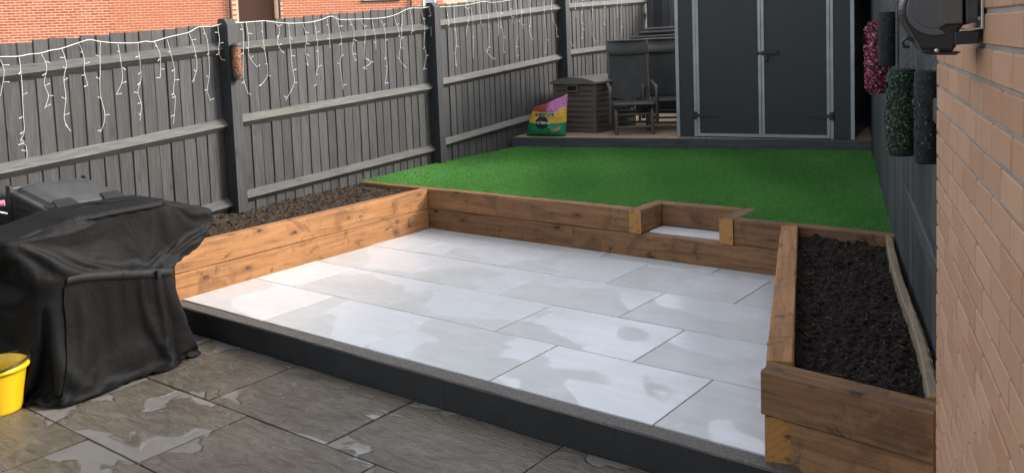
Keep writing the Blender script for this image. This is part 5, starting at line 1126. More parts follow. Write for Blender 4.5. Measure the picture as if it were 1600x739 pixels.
[2,-1,4,5,-3,1,0,2,-1,-9,31,-32,-14,7,6,-3,7,8,-1,-8,-2,-23,-17,13,-2,4,-11,22,7,35,-8,29,-3,-3,-10,-39,-31,-10,39,1,-5,-6,50,-38,-45,-9,9,42,-7,24,1,3,-2,2,16,4,21,-3,17,-26,-3,-32,-3,60,-28,21,2,-21,-29,-1,7,12,17,11,-14,1,12,0,-18,16,5,5,-3,-25,6,-21,24,-11,2,-8,0,-6,-1,-1,-1,-14,-1,2,8,-2,-1,-3],
[6,-2,-1,-2,1,-1,-1,1,-3,-2,-2,9,-4,3,-4,4,4,0,-5,7,-2,-21,-6,8,-20,-1,55,0,27,-1,3,-8,-13,-35,-38,-5,3,26,-38,-1,24,56,-18,1,-4,-23,47,-44,17,4,3,2,1,4,11,21,-1,-7,-13,-48,10,54,22,-1,-21,18,2,-3,7,-46,-17,1,0,1,28,24,-12,-34,42,2,-4,-24,7,-24,-39,15,31,11,-5,-2,-1,4,0,-8,-12,11,0,-2,-1,2,-2,-1],
[2,-1,-2,-2,-1,-1,0,0,-12,0,-2,27,-11,1,-2,-2,-1,0,7,-1,-15,8,0,-13,18,-6,-4,24,0,11,-6,-6,-25,-13,6,-6,-5,-4,-12,5,4,-17,27,30,29,-19,9,-25,1,1,4,0,0,4,12,-23,53,6,-71,40,35,-3,-2,-8,6,2,5,-7,-9,1,-33,-12,0,3,-1,-2,21,25,-34,31,-16,10,-25,0,-4,11,-2,-8,1,9,-1,-3,-1,-6,7,-1,0,-1,-1,-1,-2,-1],
[-1,-1,-1,-1,-1,-1,-1,-1,6,-4,2,-8,7,2,-1,-1,-2,-1,-1,1,5,-10,4,7,-8,8,3,6,5,-5,-1,-12,-8,5,5,-4,-6,-29,46,21,-17,16,-22,3,-2,22,-35,2,15,-8,-2,-2,1,3,-3,8,-3,18,-27,42,-2,1,-2,6,13,-1,-15,-3,-2,10,-9,-27,-8,1,-1,3,-1,17,8,-11,-6,2,-10,2,10,0,2,-3,-1,3,-4,1,-3,7,-1,-5,-1,1,-2,-1,0,-2],
[-1,-1,0,0,-1,-1,-1,-1,-8,14,-6,8,-3,-5,2,-2,0,-1,0,-1,1,-1,5,-2,2,4,-2,10,-1,-4,-2,-13,4,5,5,1,-1,-5,-12,10,0,-8,19,3,-10,10,-15,3,-1,-1,-2,1,2,3,0,5,-8,4,-4,21,2,-1,0,-5,16,-10,-2,3,2,6,4,-13,-24,-4,1,-1,0,6,15,-10,2,-5,-4,4,8,0,0,1,2,-2,1,-2,-8,0,3,1,0,-2,0,0,-2,0],
[-1,0,0,-1,0,0,0,-2,1,-1,4,-6,7,-6,3,-2,-2,-1,-1,0,-3,10,0,-6,2,7,2,5,-2,-5,-6,1,0,3,3,-1,2,-5,-1,-2,0,-2,2,20,-17,8,-16,6,-4,-1,0,2,5,3,-1,5,-13,1,8,20,-4,-3,-3,-2,-3,4,8,0,-1,2,12,-3,-18,-15,-1,2,0,2,2,-2,3,-4,-2,7,8,0,-2,5,-2,-1,-2,-1,3,-3,-2,0,-2,-1,-1,-2,0,0],
[0,0,-1,1,-1,0,-1,-4,6,-2,0,-4,16,-12,-1,0,-2,-2,-1,0,-6,12,1,-5,3,6,3,1,-4,-3,-4,1,2,1,2,1,2,-4,-1,-3,0,-4,1,21,-15,8,-19,3,1,-2,-1,5,7,3,-2,6,-16,-4,19,10,-3,-2,-1,-3,-3,1,2,4,4,-1,3,9,-6,-19,-6,0,2,0,2,-3,1,-3,2,7,8,0,0,0,0,-1,-1,-2,-2,3,-3,-1,-1,-1,-2,0,-2,0],
[1,0,-1,0,0,-1,-4,1,4,-2,0,0,3,-1,-3,-1,0,-1,-2,-1,12,-11,7,-7,4,6,1,-1,-3,-1,-3,1,2,1,1,1,1,-2,2,-5,0,-3,-2,18,-12,7,-16,2,0,-3,1,9,6,2,-1,1,-16,0,22,3,-2,-2,-2,-2,-1,-1,1,1,2,2,2,6,4,-11,-16,-2,1,0,4,-2,0,-1,3,6,5,2,-1,0,0,0,-1,-2,2,-1,-1,-2,-1,-2,0,-1,-1,-1],
[0,-1,1,-1,-1,0,-3,-1,4,0,0,3,-3,8,-10,1,-3,0,-1,-1,4,5,8,-12,3,2,-3,1,-2,0,-1,2,1,0,2,1,1,-3,4,-8,6,-8,-4,13,-5,4,-12,4,-3,-2,3,5,6,2,-1,-1,-7,-7,27,-4,-2,-1,-2,0,0,0,-1,0,1,2,1,2,10,-2,-20,-6,-1,-2,5,5,-1,0,1,3,3,-1,0,0,0,-1,0,0,1,-1,-2,0,-1,0,-1,0,-1,-1],
[0,0,-1,-1,0,-1,-2,0,0,1,0,3,-5,5,-4,1,-2,-1,-1,-1,2,8,5,2,-4,0,-3,-1,-1,-2,-1,3,2,-2,2,2,1,-2,-4,-6,18,-9,-8,3,-1,7,-9,0,-1,0,2,6,4,2,1,-4,-5,-7,27,-7,-1,-1,-1,0,0,-1,0,0,0,0,1,1,4,7,-9,-19,-2,0,1,8,2,1,0,2,1,0,1,0,-1,0,-1,1,0,-2,0,0,0,0,-1,-1,1,-1],
[0,-1,-1,-1,-1,0,-2,0,-1,1,-1,1,-2,2,0,-1,-1,1,-1,0,-1,6,5,1,1,2,-4,0,-3,-2,-1,2,2,0,2,1,1,-1,-8,6,2,-1,-7,-2,11,-4,-9,1,1,1,3,2,3,3,2,-4,0,-12,27,-9,0,0,-1,-1,1,1,-2,-2,-1,0,1,2,1,5,6,-21,-10,0,-1,10,4,1,1,1,1,0,-1,0,0,0,-1,0,-1,-2,1,2,0,-1,0,-1,0,-1],
[-2,-1,0,0,0,-1,-1,1,-2,0,-1,0,-2,2,1,-2,2,-3,1,-2,1,3,6,3,3,1,-2,-1,-6,-1,-2,1,4,0,1,2,1,1,-3,-1,1,0,-4,-8,17,-9,-9,-1,2,5,2,1,2,4,2,-1,-3,-12,23,-9,-10,-9,-1,2,2,4,8,5,0,-2,0,-1,2,2,5,-2,-17,-4,-3,6,8,2,1,3,0,1,0,-1,0,-1,-1,0,-1,-1,1,0,0,-1,-1,0,-1,0],
[-3,0,-1,0,-1,0,1,-1,0,-1,0,-1,-1,0,1,-2,2,-2,-1,0,0,3,4,5,5,1,-3,-2,-6,0,-1,1,2,1,1,1,3,0,-1,-5,3,1,-3,-10,19,-13,-4,-7,2,6,4,1,2,2,4,1,-5,-13,21,-26,-1,3,1,1,0,-1,-3,5,10,4,-1,-1,0,1,4,7,-14,-10,0,1,7,4,1,4,1,-1,0,0,-1,-1,-1,0,-1,-1,1,-1,-1,0,-1,0,0,-2],
[-5,0,1,-1,1,0,0,0,-1,1,-1,-1,0,-2,4,-3,0,-1,0,0,0,1,5,2,8,-1,-4,-1,-5,-1,-1,1,3,1,0,1,3,1,0,-5,2,0,3,-12,12,-14,-7,2,3,6,4,1,1,3,1,2,-7,-8,8,-14,0,-2,-1,-2,0,1,2,-2,-1,9,8,3,-1,0,2,3,0,-12,-2,-2,6,4,3,4,0,0,-1,-1,-1,-1,0,-1,0,-1,1,-1,-1,-1,-1,-1,0,0],
[-4,0,0,1,0,0,1,1,0,-1,0,-1,0,-1,2,-1,-1,1,-1,-1,0,0,5,0,6,-1,-3,-1,-4,-1,-1,1,2,1,1,0,2,2,1,-3,-1,0,3,-8,5,-18,6,-1,6,5,3,-1,1,2,1,3,-9,0,-12,-1,0,1,0,0,0,-1,0,-1,-1,-3,3,9,6,1,-1,3,3,-8,-6,0,3,5,2,4,-1,-1,-1,-1,0,-1,-1,0,1,-1,-1,0,0,-1,0,0,0,-1],
[-4,0,0,0,0,1,1,0,0,0,-1,-2,2,-1,2,-1,0,0,-2,1,-1,-1,4,1,6,0,-4,-2,-3,1,-1,1,2,0,1,0,3,1,1,-3,-1,0,2,-7,5,-19,8,1,6,3,2,1,0,1,2,1,-10,9,-23,4,1,1,0,0,-1,0,-1,-1,-1,-1,-2,-1,5,10,3,1,3,-3,-8,-2,2,6,3,3,-1,0,-2,-1,-1,1,-1,-1,1,-1,0,0,-1,0,0,-1,0,0],
[-3,-1,0,-1,0,-1,2,-1,0,0,0,-1,2,-1,1,2,-1,-1,0,-1,0,-1,3,2,4,4,-5,-2,-3,0,-1,1,2,0,0,1,2,3,1,-3,-3,0,3,-6,6,-2,-13,8,3,2,1,1,1,1,1,1,-14,15,-21,1,1,-1,-1,-2,0,0,0,0,0,-1,0,-2,-1,-2,10,8,4,1,-9,-5,1,7,6,0,0,-2,0,-1,0,-1,-1,0,0,1,0,0,0,-1,0,0,0,0],
[-3,0,-1,0,-2,-1,1,-1,0,-2,-1,0,2,1,0,4,-3,3,-3,1,-1,0,2,4,1,4,-1,-4,-3,-1,1,0,2,0,1,0,2,3,0,-3,-2,1,1,5,-2,-22,10,6,2,1,1,0,2,1,0,0,-14,0,-5,0,-1,5,10,5,1,-1,-2,-1,-3,-3,-6,-3,-3,-1,-4,-1,10,11,-2,-9,-4,5,10,1,-2,-1,-1,0,-1,0,1,-1,0,2,-1,0,0,1,-1,1,-1,1],
[1,-1,0,0,-1,-2,0,-2,0,-1,-2,1,2,1,0,0,3,0,4,-3,-1,5,-6,12,-6,1,8,-14,12,-11,9,0,-7,10,-9,9,-8,11,-10,9,-14,11,-10,-1,8,-12,6,3,1,-2,-1,1,1,1,-1,-2,-10,-12,5,20,3,-14,-10,-6,0,-1,0,-2,2,2,5,2,1,-1,-1,-1,-5,1,9,2,-6,1,13,-1,-2,-1,1,0,-1,0,1,1,-1,1,1,1,0,0,1,0,0,0],
[20,0,2,0,1,1,1,1,-1,1,2,2,1,2,3,2,5,3,-2,3,6,8,-5,1,6,17,10,8,5,2,2,-1,1,-2,3,1,-2,3,-1,-1,-1,1,-2,-1,-24,-1,-29,-3,-9,-6,-8,-8,-6,-7,-8,-8,-5,-15,23,-28,0,12,-1,-7,2,-6,-1,3,-7,-3,-2,-1,-1,1,10,4,-3,5,0,1,8,1,4,5,-3,3,0,2,2,1,3,2,2,3,1,2,2,2,2,2,2,2],
[18,4,0,1,0,2,-2,2,1,-3,3,3,2,4,2,3,-2,2,8,3,-8,1,17,16,3,-10,-4,-4,2,10,14,11,4,1,-5,-6,-2,6,-2,2,-1,4,1,-2,-4,-32,-6,-9,-9,-8,-8,-6,-6,-7,-9,-7,-7,-12,13,19,-13,-9,2,16,-16,4,5,1,-8,5,8,-9,4,-17,-15,-2,7,6,5,0,0,8,-2,4,2,3,1,2,1,2,4,1,1,3,2,1,1,2,2,1,1,3],
[31,-2,-3,1,4,0,6,-2,1,8,3,4,4,3,3,-2,5,1,-4,2,9,2,-3,1,14,22,22,10,2,-7,-15,-13,-7,12,15,8,3,-13,-3,6,4,-4,1,2,-12,-25,-16,-8,-11,-14,-9,-9,-10,-9,-11,-11,-8,-11,41,-18,9,4,-5,-11,7,-3,-9,-8,8,-8,-13,3,-10,10,1,-2,0,-4,5,11,3,0,8,-1,7,0,4,1,4,2,1,2,3,4,1,1,3,1,3,2,3,0],
[9,6,7,2,1,1,1,6,6,2,3,-1,1,-1,1,6,-2,2,5,-3,4,3,8,4,0,1,1,16,18,3,4,1,-3,-18,-21,1,16,13,7,-10,-5,5,-1,-2,-12,-13,-10,-8,-6,-11,-7,-8,-7,-6,-9,-7,-7,-5,-30,-7,-2,-1,2,-1,1,2,0,1,1,1,0,1,1,3,4,4,7,6,4,3,4,2,2,3,2,2,2,3,1,2,3,-1,2,-3,2,3,-1,5,-3,2,4,-3],
[20,2,2,3,2,3,4,3,2,3,0,4,-1,3,-4,-1,4,-1,3,7,3,0,2,3,7,4,6,2,2,8,3,4,4,3,2,-10,-19,-10,15,14,7,-8,-2,-1,-14,-10,-8,-13,-6,-8,-9,-7,-7,-7,-7,-8,-7,-2,-31,-2,-11,4,-7,4,-2,7,-6,0,10,-6,16,-11,9,-7,14,-3,3,11,0,3,5,0,5,0,4,3,-2,3,3,3,-1,5,-9,6,2,1,-2,1,7,-5,-5,10],
[13,2,1,3,2,4,1,3,1,1,2,-5,4,2,3,2,-3,3,2,-1,1,5,3,-2,0,2,3,6,3,4,5,3,3,4,5,3,2,-2,-19,-12,11,11,2,-5,-17,-4,-8,-11,-4,-7,-7,-5,-6,-6,-4,-4,-6,-2,-30,-1,-5,-9,2,-3,2,1,9,-7,1,8,5,2,-1,1,6,0,6,3,0,5,2,2,1,4,1,-6,8,0,3,0,-5,-3,11,2,-4,1,6,-7,-3,8,8,1],
[4,1,3,1,2,1,2,0,1,1,-1,2,0,0,4,0,4,1,-4,3,2,-1,1,6,2,-1,-3,1,8,5,3,3,4,2,2,3,1,3,0,-4,-19,2,8,0,-18,-4,-4,-6,-5,-5,-4,-4,-4,-4,-2,-3,-4,-1,-25,-1,-1,-5,0,-2,1,-7,7,4,-8,17,-5,5,0,0,2,4,1,2,4,2,1,2,2,0,-6,8,0,3,-2,-7,6,5,0,-2,5,-6,-4,7,5,2,1,2],
[4,2,1,2,2,1,1,1,1,0,1,1,1,1,2,2,3,-4,2,0,1,3,1,-2,1,2,4,1,0,7,4,-2,6,4,1,1,1,2,4,2,-1,-17,-3,5,-18,-6,1,-4,-6,-5,-4,-3,-6,-5,0,-3,-4,-2,-20,-3,-2,-4,1,0,0,-1,-8,9,-1,-4,5,16,-5,-1,3,2,2,1,4,1,1,4,0,-5,5,3,1,-3,-6,6,5,0,1,0,-6,6,5,2,1,2,1,1],
[4,2,2,1,1,2,1,1,0,1,1,1,2,1,0,3,0,1,0,1,0,0,1,2,0,0,1,1,2,7,4,0,7,2,1,0,0,-1,-1,0,14,-2,-14,-3,-17,-5,-1,-2,-4,-6,-3,-4,-5,-5,-1,-3,-4,-4,-13,-3,-7,-2,1,1,-1,1,5,-8,1,-6,2,11,6,-3,1,3,3,0,5,0,1,1,-4,3,5,1,-2,-5,6,5,-1,2,-3,0,7,2,2,1,0,0,1,1],
[3,1,2,2,2,1,0,2,1,1,0,2,1,1,2,1,-2,0,4,0,1,1,0,0,0,1,1,1,0,5,5,3,5,0,-1,-2,-1,0,2,5,-7,1,15,-17,-10,-10,0,-1,-4,-5,-4,-4,-5,-6,-1,-2,-4,-6,-6,-15,-2,6,-1,0,3,5,-9,4,5,-12,-6,5,14,-2,-1,4,1,1,3,0,2,-2,-1,6,2,-2,-3,6,4,-2,2,-3,5,4,2,1,1,0,2,0,1,1],
[1,1,0,0,1,0,1,-1,0,0,0,2,-1,2,1,0,-3,2,0,0,0,-1,0,0,-2,0,0,1,1,0,11,13,-15,-11,-2,2,1,0,-2,-2,-1,8,0,15,-16,-5,2,2,0,-1,1,0,-3,-2,2,0,-1,-12,-8,-8,11,7,1,2,-1,-9,7,1,-15,7,-9,-4,5,4,1,6,3,1,1,2,-3,-3,6,4,-4,-4,5,3,-1,0,-3,4,1,1,0,0,1,1,0,0,-1,0],
[1,0,0,1,0,1,0,0,0,0,0,1,1,0,0,0,-1,1,0,1,-1,1,-2,-2,1,0,0,0,0,0,2,2,-2,3,-6,-5,-2,0,2,3,3,3,-2,2,-2,-2,0,3,1,-2,1,0,-3,-1,0,1,-1,-4,-16,0,12,1,0,-3,-2,3,3,-3,11,-12,-8,-9,-1,9,0,5,4,1,-1,0,-4,6,4,-5,-1,7,2,0,-3,0,3,0,0,0,0,2,0,1,-1,1,-1,-1],
[2,0,0,0,0,0,0,0,0,0,1,1,-1,1,1,-1,0,0,1,0,0,-2,-2,1,1,0,1,-1,0,1,-2,1,-10,3,14,8,5,3,1,-1,-4,-6,-5,-12,5,-1,0,1,1,0,0,0,-1,-3,1,-1,0,-2,-17,9,6,-1,2,2,-1,-3,-9,1,4,13,-7,-20,-6,10,1,6,2,-1,2,-4,4,4,-5,2,6,1,0,-2,2,0,0,0,0,1,1,0,1,0,1,-1,0,0],
[4,-1,-1,1,0,-1,0,1,-1,0,0,1,1,-1,0,-1,1,1,0,0,0,-3,1,2,0,1,-1,0,0,-1,-3,0,0,19,-2,-3,-2,-1,1,1,2,1,-5,-12,5,0,0,1,1,0,0,-1,-1,-1,-1,0,0,-6,-12,22,10,8,1,-2,-1,-2,-1,-6,-15,-12,15,5,-26,6,-1,5,0,2,-3,3,4,-4,4,4,1,-1,0,1,0,1,-1,0,1,1,0,1,0,1,0,0,0,-1],
[-34,-2,-1,-3,-1,1,-1,-1,0,-1,0,-3,-1,-1,-1,2,5,-3,-3,-1,-2,0,-2,-1,0,-1,0,-1,-2,-2,2,4,15,-15,-4,-2,-1,-2,-2,-1,0,0,2,6,-4,6,5,5,2,4,7,1,4,3,4,4,5,0,10,24,-9,-4,-3,0,-1,2,1,4,5,3,-16,-9,5,-11,-4,-2,0,-2,0,2,-3,2,1,-1,-1,1,0,0,-1,0,-1,-1,-1,-1,-1,-1,-1,-1,-1,-1,-1,-2],
[-40,-2,-3,-2,-3,-1,0,0,-1,-1,-1,-1,-2,-2,0,-1,2,4,-2,-3,-1,-1,-2,-2,-1,-2,-1,-1,-1,0,-2,-7,-1,-1,-2,0,-2,0,-1,0,1,3,-1,3,4,11,5,9,-4,7,7,3,4,5,6,5,5,3,10,-22,-3,-3,0,-1,3,1,1,1,1,5,9,13,1,-16,-4,-3,0,-1,1,-1,1,0,-1,-1,-2,-1,0,0,0,-1,-1,-1,0,-2,-1,-1,-2,-2,-1,0,-2,-1],
[-32,-2,-3,-2,-2,-2,-2,-1,0,-1,-1,-2,-1,-1,-3,0,-1,1,3,-2,-2,0,-2,-3,-1,-1,-3,-1,0,-2,-5,-4,-1,-3,0,-1,-1,-1,0,0,-2,10,5,-10,9,10,7,5,1,8,6,5,5,5,5,7,6,6,-6,18,2,3,3,3,0,0,-1,-1,-2,-5,-4,-7,-3,-8,-3,-2,3,1,1,1,0,-1,-1,-2,-2,-2,-2,-1,0,0,-1,-1,-2,0,-1,-2,-1,-2,-1,-3,0,-1],
[-18,-2,-1,-2,-2,-3,-2,-2,-1,-1,-2,-1,-2,-2,-2,-2,0,-1,0,1,-2,-2,0,-2,-3,-2,-1,-2,-2,-5,-7,-3,-2,0,-1,-1,0,-1,-3,11,6,-13,-4,3,18,8,9,6,2,9,7,7,7,6,7,7,6,8,11,-41,-4,-4,-3,-2,-2,1,1,1,2,4,3,6,9,18,3,1,-5,0,0,-1,-1,-2,-3,-3,-3,-2,-3,-1,-2,-2,0,-1,-1,-2,-2,-1,-2,-1,-3,-2,-2,-2],
[-18,-2,-1,-3,-1,-2,-2,-2,-1,-2,-1,-2,-2,-2,-1,-2,-3,0,-1,1,1,-2,-1,-2,-2,-3,-2,-1,-4,-7,-5,-3,0,-1,-1,1,-3,10,11,-14,-7,0,0,4,16,9,10,-1,5,12,4,9,7,6,6,9,5,9,1,8,3,2,0,-1,0,-3,-1,-3,-1,-2,-2,-3,3,8,1,-3,-3,-2,-2,-2,-3,-2,-4,-3,-3,-3,-1,-3,-1,-1,-1,-1,-1,-1,-1,-2,-1,-3,-2,-2,-2,-1],
[4,-1,-3,-1,-2,-2,-2,-2,-3,-1,-3,-2,-1,-3,-2,-3,-1,-3,-1,-2,-1,0,-2,-1,-3,-1,-3,-5,-7,-9,-5,-1,-7,-1,-2,8,12,-9,-10,0,1,-1,0,9,20,10,8,7,9,9,8,10,11,8,6,10,8,9,18,-4,-2,-2,0,0,1,2,1,3,2,0,2,3,-3,3,-6,-7,-2,-3,-2,-4,-4,-5,-3,-4,-4,-2,-3,-2,-1,-2,-2,-2,-2,-3,-1,-1,-2,-3,-2,-2,-3,-2],
[24,-2,-2,-2,-2,-2,-1,-3,-3,-3,-2,-3,-3,-2,-3,-2,-3,-3,-2,-2,-2,-2,-1,-2,-3,-3,-5,-8,-11,-4,-9,-6,-2,6,7,-8,-9,-1,1,1,0,2,1,10,25,13,9,7,13,10,10,11,13,13,5,10,14,9,18,17,3,3,2,2,1,2,1,1,-1,1,-2,-4,-6,-7,-7,-8,-7,-6,-7,-3,-3,-4,-7,-2,0,-3,-3,-2,-2,-2,-3,-3,-2,-2,-3,-4,-3,-1,-3,-2,-3,-3],
[25,-3,-1,-2,-2,-2,-3,-2,-3,-3,-3,-2,-3,-3,-3,-2,-3,-3,-3,-2,-2,-1,-2,-2,-3,-6,-7,-8,-7,-7,-2,0,0,-9,-5,0,0,1,0,1,1,1,3,5,26,16,5,13,8,11,12,10,13,14,7,8,12,15,25,8,0,0,-1,0,0,-1,1,0,1,0,1,0,-1,-5,-7,-12,-12,-6,-4,-6,-4,-2,3,-2,-5,-2,0,-3,-4,-3,-2,-2,-3,-3,-3,-2,-3,-3,-2,-3,-2,-2],
[26,-1,-1,-1,-2,-2,-2,-2,-1,-3,-2,-2,-1,-2,-1,-3,-2,-1,-2,-1,-2,-2,-1,-3,-3,-7,-6,-4,-5,-6,-2,-6,-1,0,0,0,1,0,0,0,0,1,1,3,18,16,5,9,9,4,9,7,7,11,9,2,7,12,22,3,0,0,0,0,-1,0,-1,0,1,0,0,0,-2,-2,-4,-5,-16,-6,-4,-1,1,-1,-4,-1,2,-2,-5,-2,-1,-2,-1,-2,-2,-1,-2,-2,-1,-2,-1,-2,-1,-1],
[27,-1,-2,-1,-1,-2,-1,-2,-2,-2,-1,-1,-3,-1,-2,-1,-2,-2,-2,-2,0,0,-1,-6,-3,-4,-9,-9,-4,-2,-2,0,0,1,0,0,0,0,0,0,0,0,1,1,20,10,11,2,7,7,8,6,5,8,9,4,3,12,17,3,1,-1,1,-1,-1,0,-1,0,-1,0,0,-1,1,-1,-2,-3,-7,-8,-2,-3,-6,-1,2,-3,-5,-2,0,0,-2,-1,-1,-2,-1,-2,-2,-1,-2,-1,-1,-1,-1,-2],
[27,-1,-1,-2,-2,-1,-2,-2,-2,-1,-2,-2,-1,-2,-3,-2,-1,-3,-1,-3,-3,-4,-1,1,-9,-8,-4,-3,0,-1,0,-1,0,-1,0,0,0,0,0,-1,0,0,0,2,4,25,3,7,10,7,8,5,6,7,9,7,4,13,15,2,1,0,0,0,-2,0,-1,-3,1,0,-2,0,1,0,-3,1,5,-14,-13,-1,0,-4,-5,-1,1,-2,-1,-2,-1,-3,-2,-1,-2,-2,-1,-1,-1,-2,-1,0,-1,-1],
[13,-1,-1,0,-1,-1,-1,-1,-2,0,-1,-1,-1,0,-1,-1,-1,-1,-2,-1,-1,-1,-3,-1,1,0,-1,-1,-2,-2,-1,-1,-1,0,0,-1,0,0,0,1,0,0,0,-1,-3,13,6,3,5,3,5,3,2,4,5,4,1,9,6,1,0,0,0,-1,1,-1,-1,0,-1,-2,1,0,0,-2,1,-2,2,3,-8,-6,-3,1,-1,0,-3,0,-2,0,-2,1,-3,1,-2,0,-1,-2,0,0,-1,-1,0,0],
[-5,-9,-8,-10,-8,-9,-8,-8,-8,-7,-8,-8,-7,-8,-7,-9,-8,-7,-10,-8,-8,-8,-9,-8,-4,-1,0,-1,-1,1,0,1,0,0,0,2,0,0,0,0,0,1,0,1,4,15,24,33,34,35,25,42,30,38,29,30,31,17,-2,3,-1,0,-2,0,1,-1,0,-1,-2,0,0,-2,-5,1,0,1,-1,3,5,-7,-6,-10,-7,-9,-6,-8,-8,-10,-7,-8,-8,-10,-7,-9,-8,-8,-8,-6,-10,-8,-9,-10],
[-2,-5,-8,-10,-14,-8,-6,-8,-6,-9,-11,-4,-7,-7,-9,-8,-6,-6,-17,-5,-9,-4,-17,-3,-1,-6,-1,-6,4,-2,1,0,2,-1,1,0,4,-1,-2,4,3,0,0,2,5,18,33,29,29,33,35,21,32,26,27,32,38,23,6,0,-1,0,-1,2,1,-1,-1,1,0,-1,-4,1,2,-5,-1,3,-9,-2,-3,-11,-9,-3,-14,-2,-17,-6,-6,-7,-10,-9,-5,-5,-10,-5,-3,-6,-8,-8,-6,-7,-6,-10],
[-4,-16,-7,-4,-4,-6,-12,-7,-16,-3,-3,-18,-14,-6,-2,-7,-20,-13,6,-18,-8,-13,10,-10,-5,3,-2,2,-5,0,6,-5,0,3,-1,1,8,1,0,-8,6,4,-3,1,7,5,21,36,38,39,27,26,43,21,43,40,30,14,-3,6,5,-16,1,1,9,0,2,-8,4,-5,0,0,4,-3,4,-1,1,-4,-2,2,-8,-13,1,-9,-5,-7,-13,-6,-8,-13,-14,-8,-3,-11,-10,-16,-16,-2,-5,-15,-5,-2]],
[
[40,-11,-7,2,23,-23,2,-3,1,4,-3,9,14,-4,-18,30,-17,-15,-1,3,1,-1,1,0,-3,3,-3,24,-9,-1,-14,0,-2,8,-5,-1,19,-19,15,17,-1,-20,13,-8,-17,1,-3,2,3,-2,-3,3,1,-2,2,-2,2,17,-18,-1,21,7,-27,0,25,6,23,-26,-28,24,-26,3,-1,8,-8,15,-8,6,-13,32,-4,8,-17,-10,4,9,2,-22,4,-7,1,0,0,0,0,0,5,-4,-2,-2,17,-17],
[-16,11,29,-22,-25,29,3,17,-8,6,0,-19,-30,23,38,-13,23,-12,-16,-15,0,2,25,-25,2,20,-26,-8,7,10,20,12,-10,-22,-11,2,1,47,4,0,-18,7,-30,-24,13,15,21,-3,-14,-12,4,-12,3,21,-16,2,28,-32,5,17,-50,-5,27,16,4,24,2,0,1,-50,6,-7,17,-21,23,13,-19,-25,46,4,3,-41,-7,2,-2,-3,14,8,11,-12,-7,0,0,0,-2,7,4,21,-17,-8,-19,17],
[41,0,-21,21,5,-5,-5,-11,12,7,-6,2,8,-21,-12,-1,10,23,5,7,-15,9,-51,35,14,-49,33,-5,25,-11,-29,-19,-6,13,31,14,-21,0,5,1,5,4,-14,20,-18,-29,19,-18,8,-12,-2,4,6,-29,27,19,-55,12,21,2,46,-23,17,-36,13,-32,-14,41,-6,-1,23,-5,-6,-2,-2,-14,6,18,4,-41,9,-2,26,32,-9,4,-3,-5,-21,23,12,-6,-3,1,6,-15,-10,-15,26,0,2,-1],
[58,1,-1,0,-2,-1,1,-2,-1,-15,20,0,0,0,-9,-18,-18,5,25,-7,17,-17,18,4,-25,12,-1,10,-41,-7,19,7,19,7,-20,-11,9,-5,-16,-22,42,2,1,-4,26,-6,-1,-21,7,-10,0,3,-14,10,14,-7,3,11,-32,5,3,22,-35,6,-11,15,-29,-25,25,41,-11,12,-8,29,-13,-15,19,14,-42,19,-22,44,-8,-15,7,-7,-8,22,7,1,-11,6,3,-1,-8,6,0,-2,-7,10,1,1],
[58,0,1,0,0,0,0,-1,-2,0,-8,10,1,0,0,0,1,-2,-14,13,-4,7,-2,-17,11,8,-6,-22,19,4,4,1,0,-9,5,-3,-4,-1,-22,3,-30,6,46,2,-7,12,-26,18,-5,13,-2,-1,0,-2,-14,-17,5,-8,27,-3,-32,-2,18,18,-4,-24,9,12,12,-1,14,-8,-2,-10,6,10,2,-13,10,-18,15,-6,9,-4,5,-1,0,-3,-1,-5,6,-1,2,-2,2,1,0,0,0,1,-1,1],
[57,1,0,0,0,1,-1,0,0,0,-3,-5,9,-1,0,1,-1,1,0,-1,1,-1,1,1,-4,4,0,0,-4,4,0,1,-3,3,-1,0,-4,-22,20,-3,1,3,-15,18,1,-8,-9,14,-17,18,0,-1,0,-1,-5,6,1,-1,-2,-16,11,0,1,-4,-11,2,13,2,1,-7,6,8,-4,-2,-1,-4,9,-1,-2,2,1,0,1,-1,0,0,-1,-1,1,0,-2,0,2,0,0,-1,1,0,1,-1,1,0],
[58,-1,0,1,-1,0,1,0,-4,-1,4,0,0,1,0,0,1,-1,0,0,1,-4,4,0,1,0,1,0,0,1,0,-3,1,0,1,-1,0,1,-5,5,-1,-1,0,0,0,-2,-1,-6,5,2,0,-1,0,0,-3,5,0,0,0,-1,-1,1,0,1,-14,12,1,-1,-2,-2,-2,6,4,-4,-1,1,0,4,-4,3,-1,0,0,0,-1,0,-1,1,-1,-3,3,1,-4,2,2,1,0,0,-1,1,0,0],
[57,0,1,-1,0,0,-1,1,0,-1,-4,5,0,1,-1,1,0,0,1,0,-2,2,0,1,0,1,0,-1,1,0,0,0,0,-1,0,0,1,-1,0,0,0,-1,1,-2,2,-1,-3,-3,5,-1,-1,1,0,1,-3,2,3,-1,1,-4,2,0,1,0,0,-1,-2,0,1,-1,-5,1,7,1,-3,0,0,2,1,-1,0,0,-1,1,-1,-1,-1,-1,-2,3,0,1,0,0,-1,1,0,0,1,-1,0,0],
[58,-1,-1,1,0,-1,1,-1,0,0,1,0,-3,3,0,0,0,1,0,-1,0,1,1,-1,2,0,0,0,1,0,-1,0,1,0,0,0,0,1,-1,-1,1,-1,-1,0,0,-1,-1,0,0,0,-1,1,1,-1,-2,1,3,0,0,-1,1,1,-1,1,0,0,-1,-1,-1,1,-1,-3,3,5,-2,-2,0,1,0,0,0,-1,1,-1,-1,0,-2,0,1,1,0,-1,0,0,1,0,1,0,-1,1,0,0],
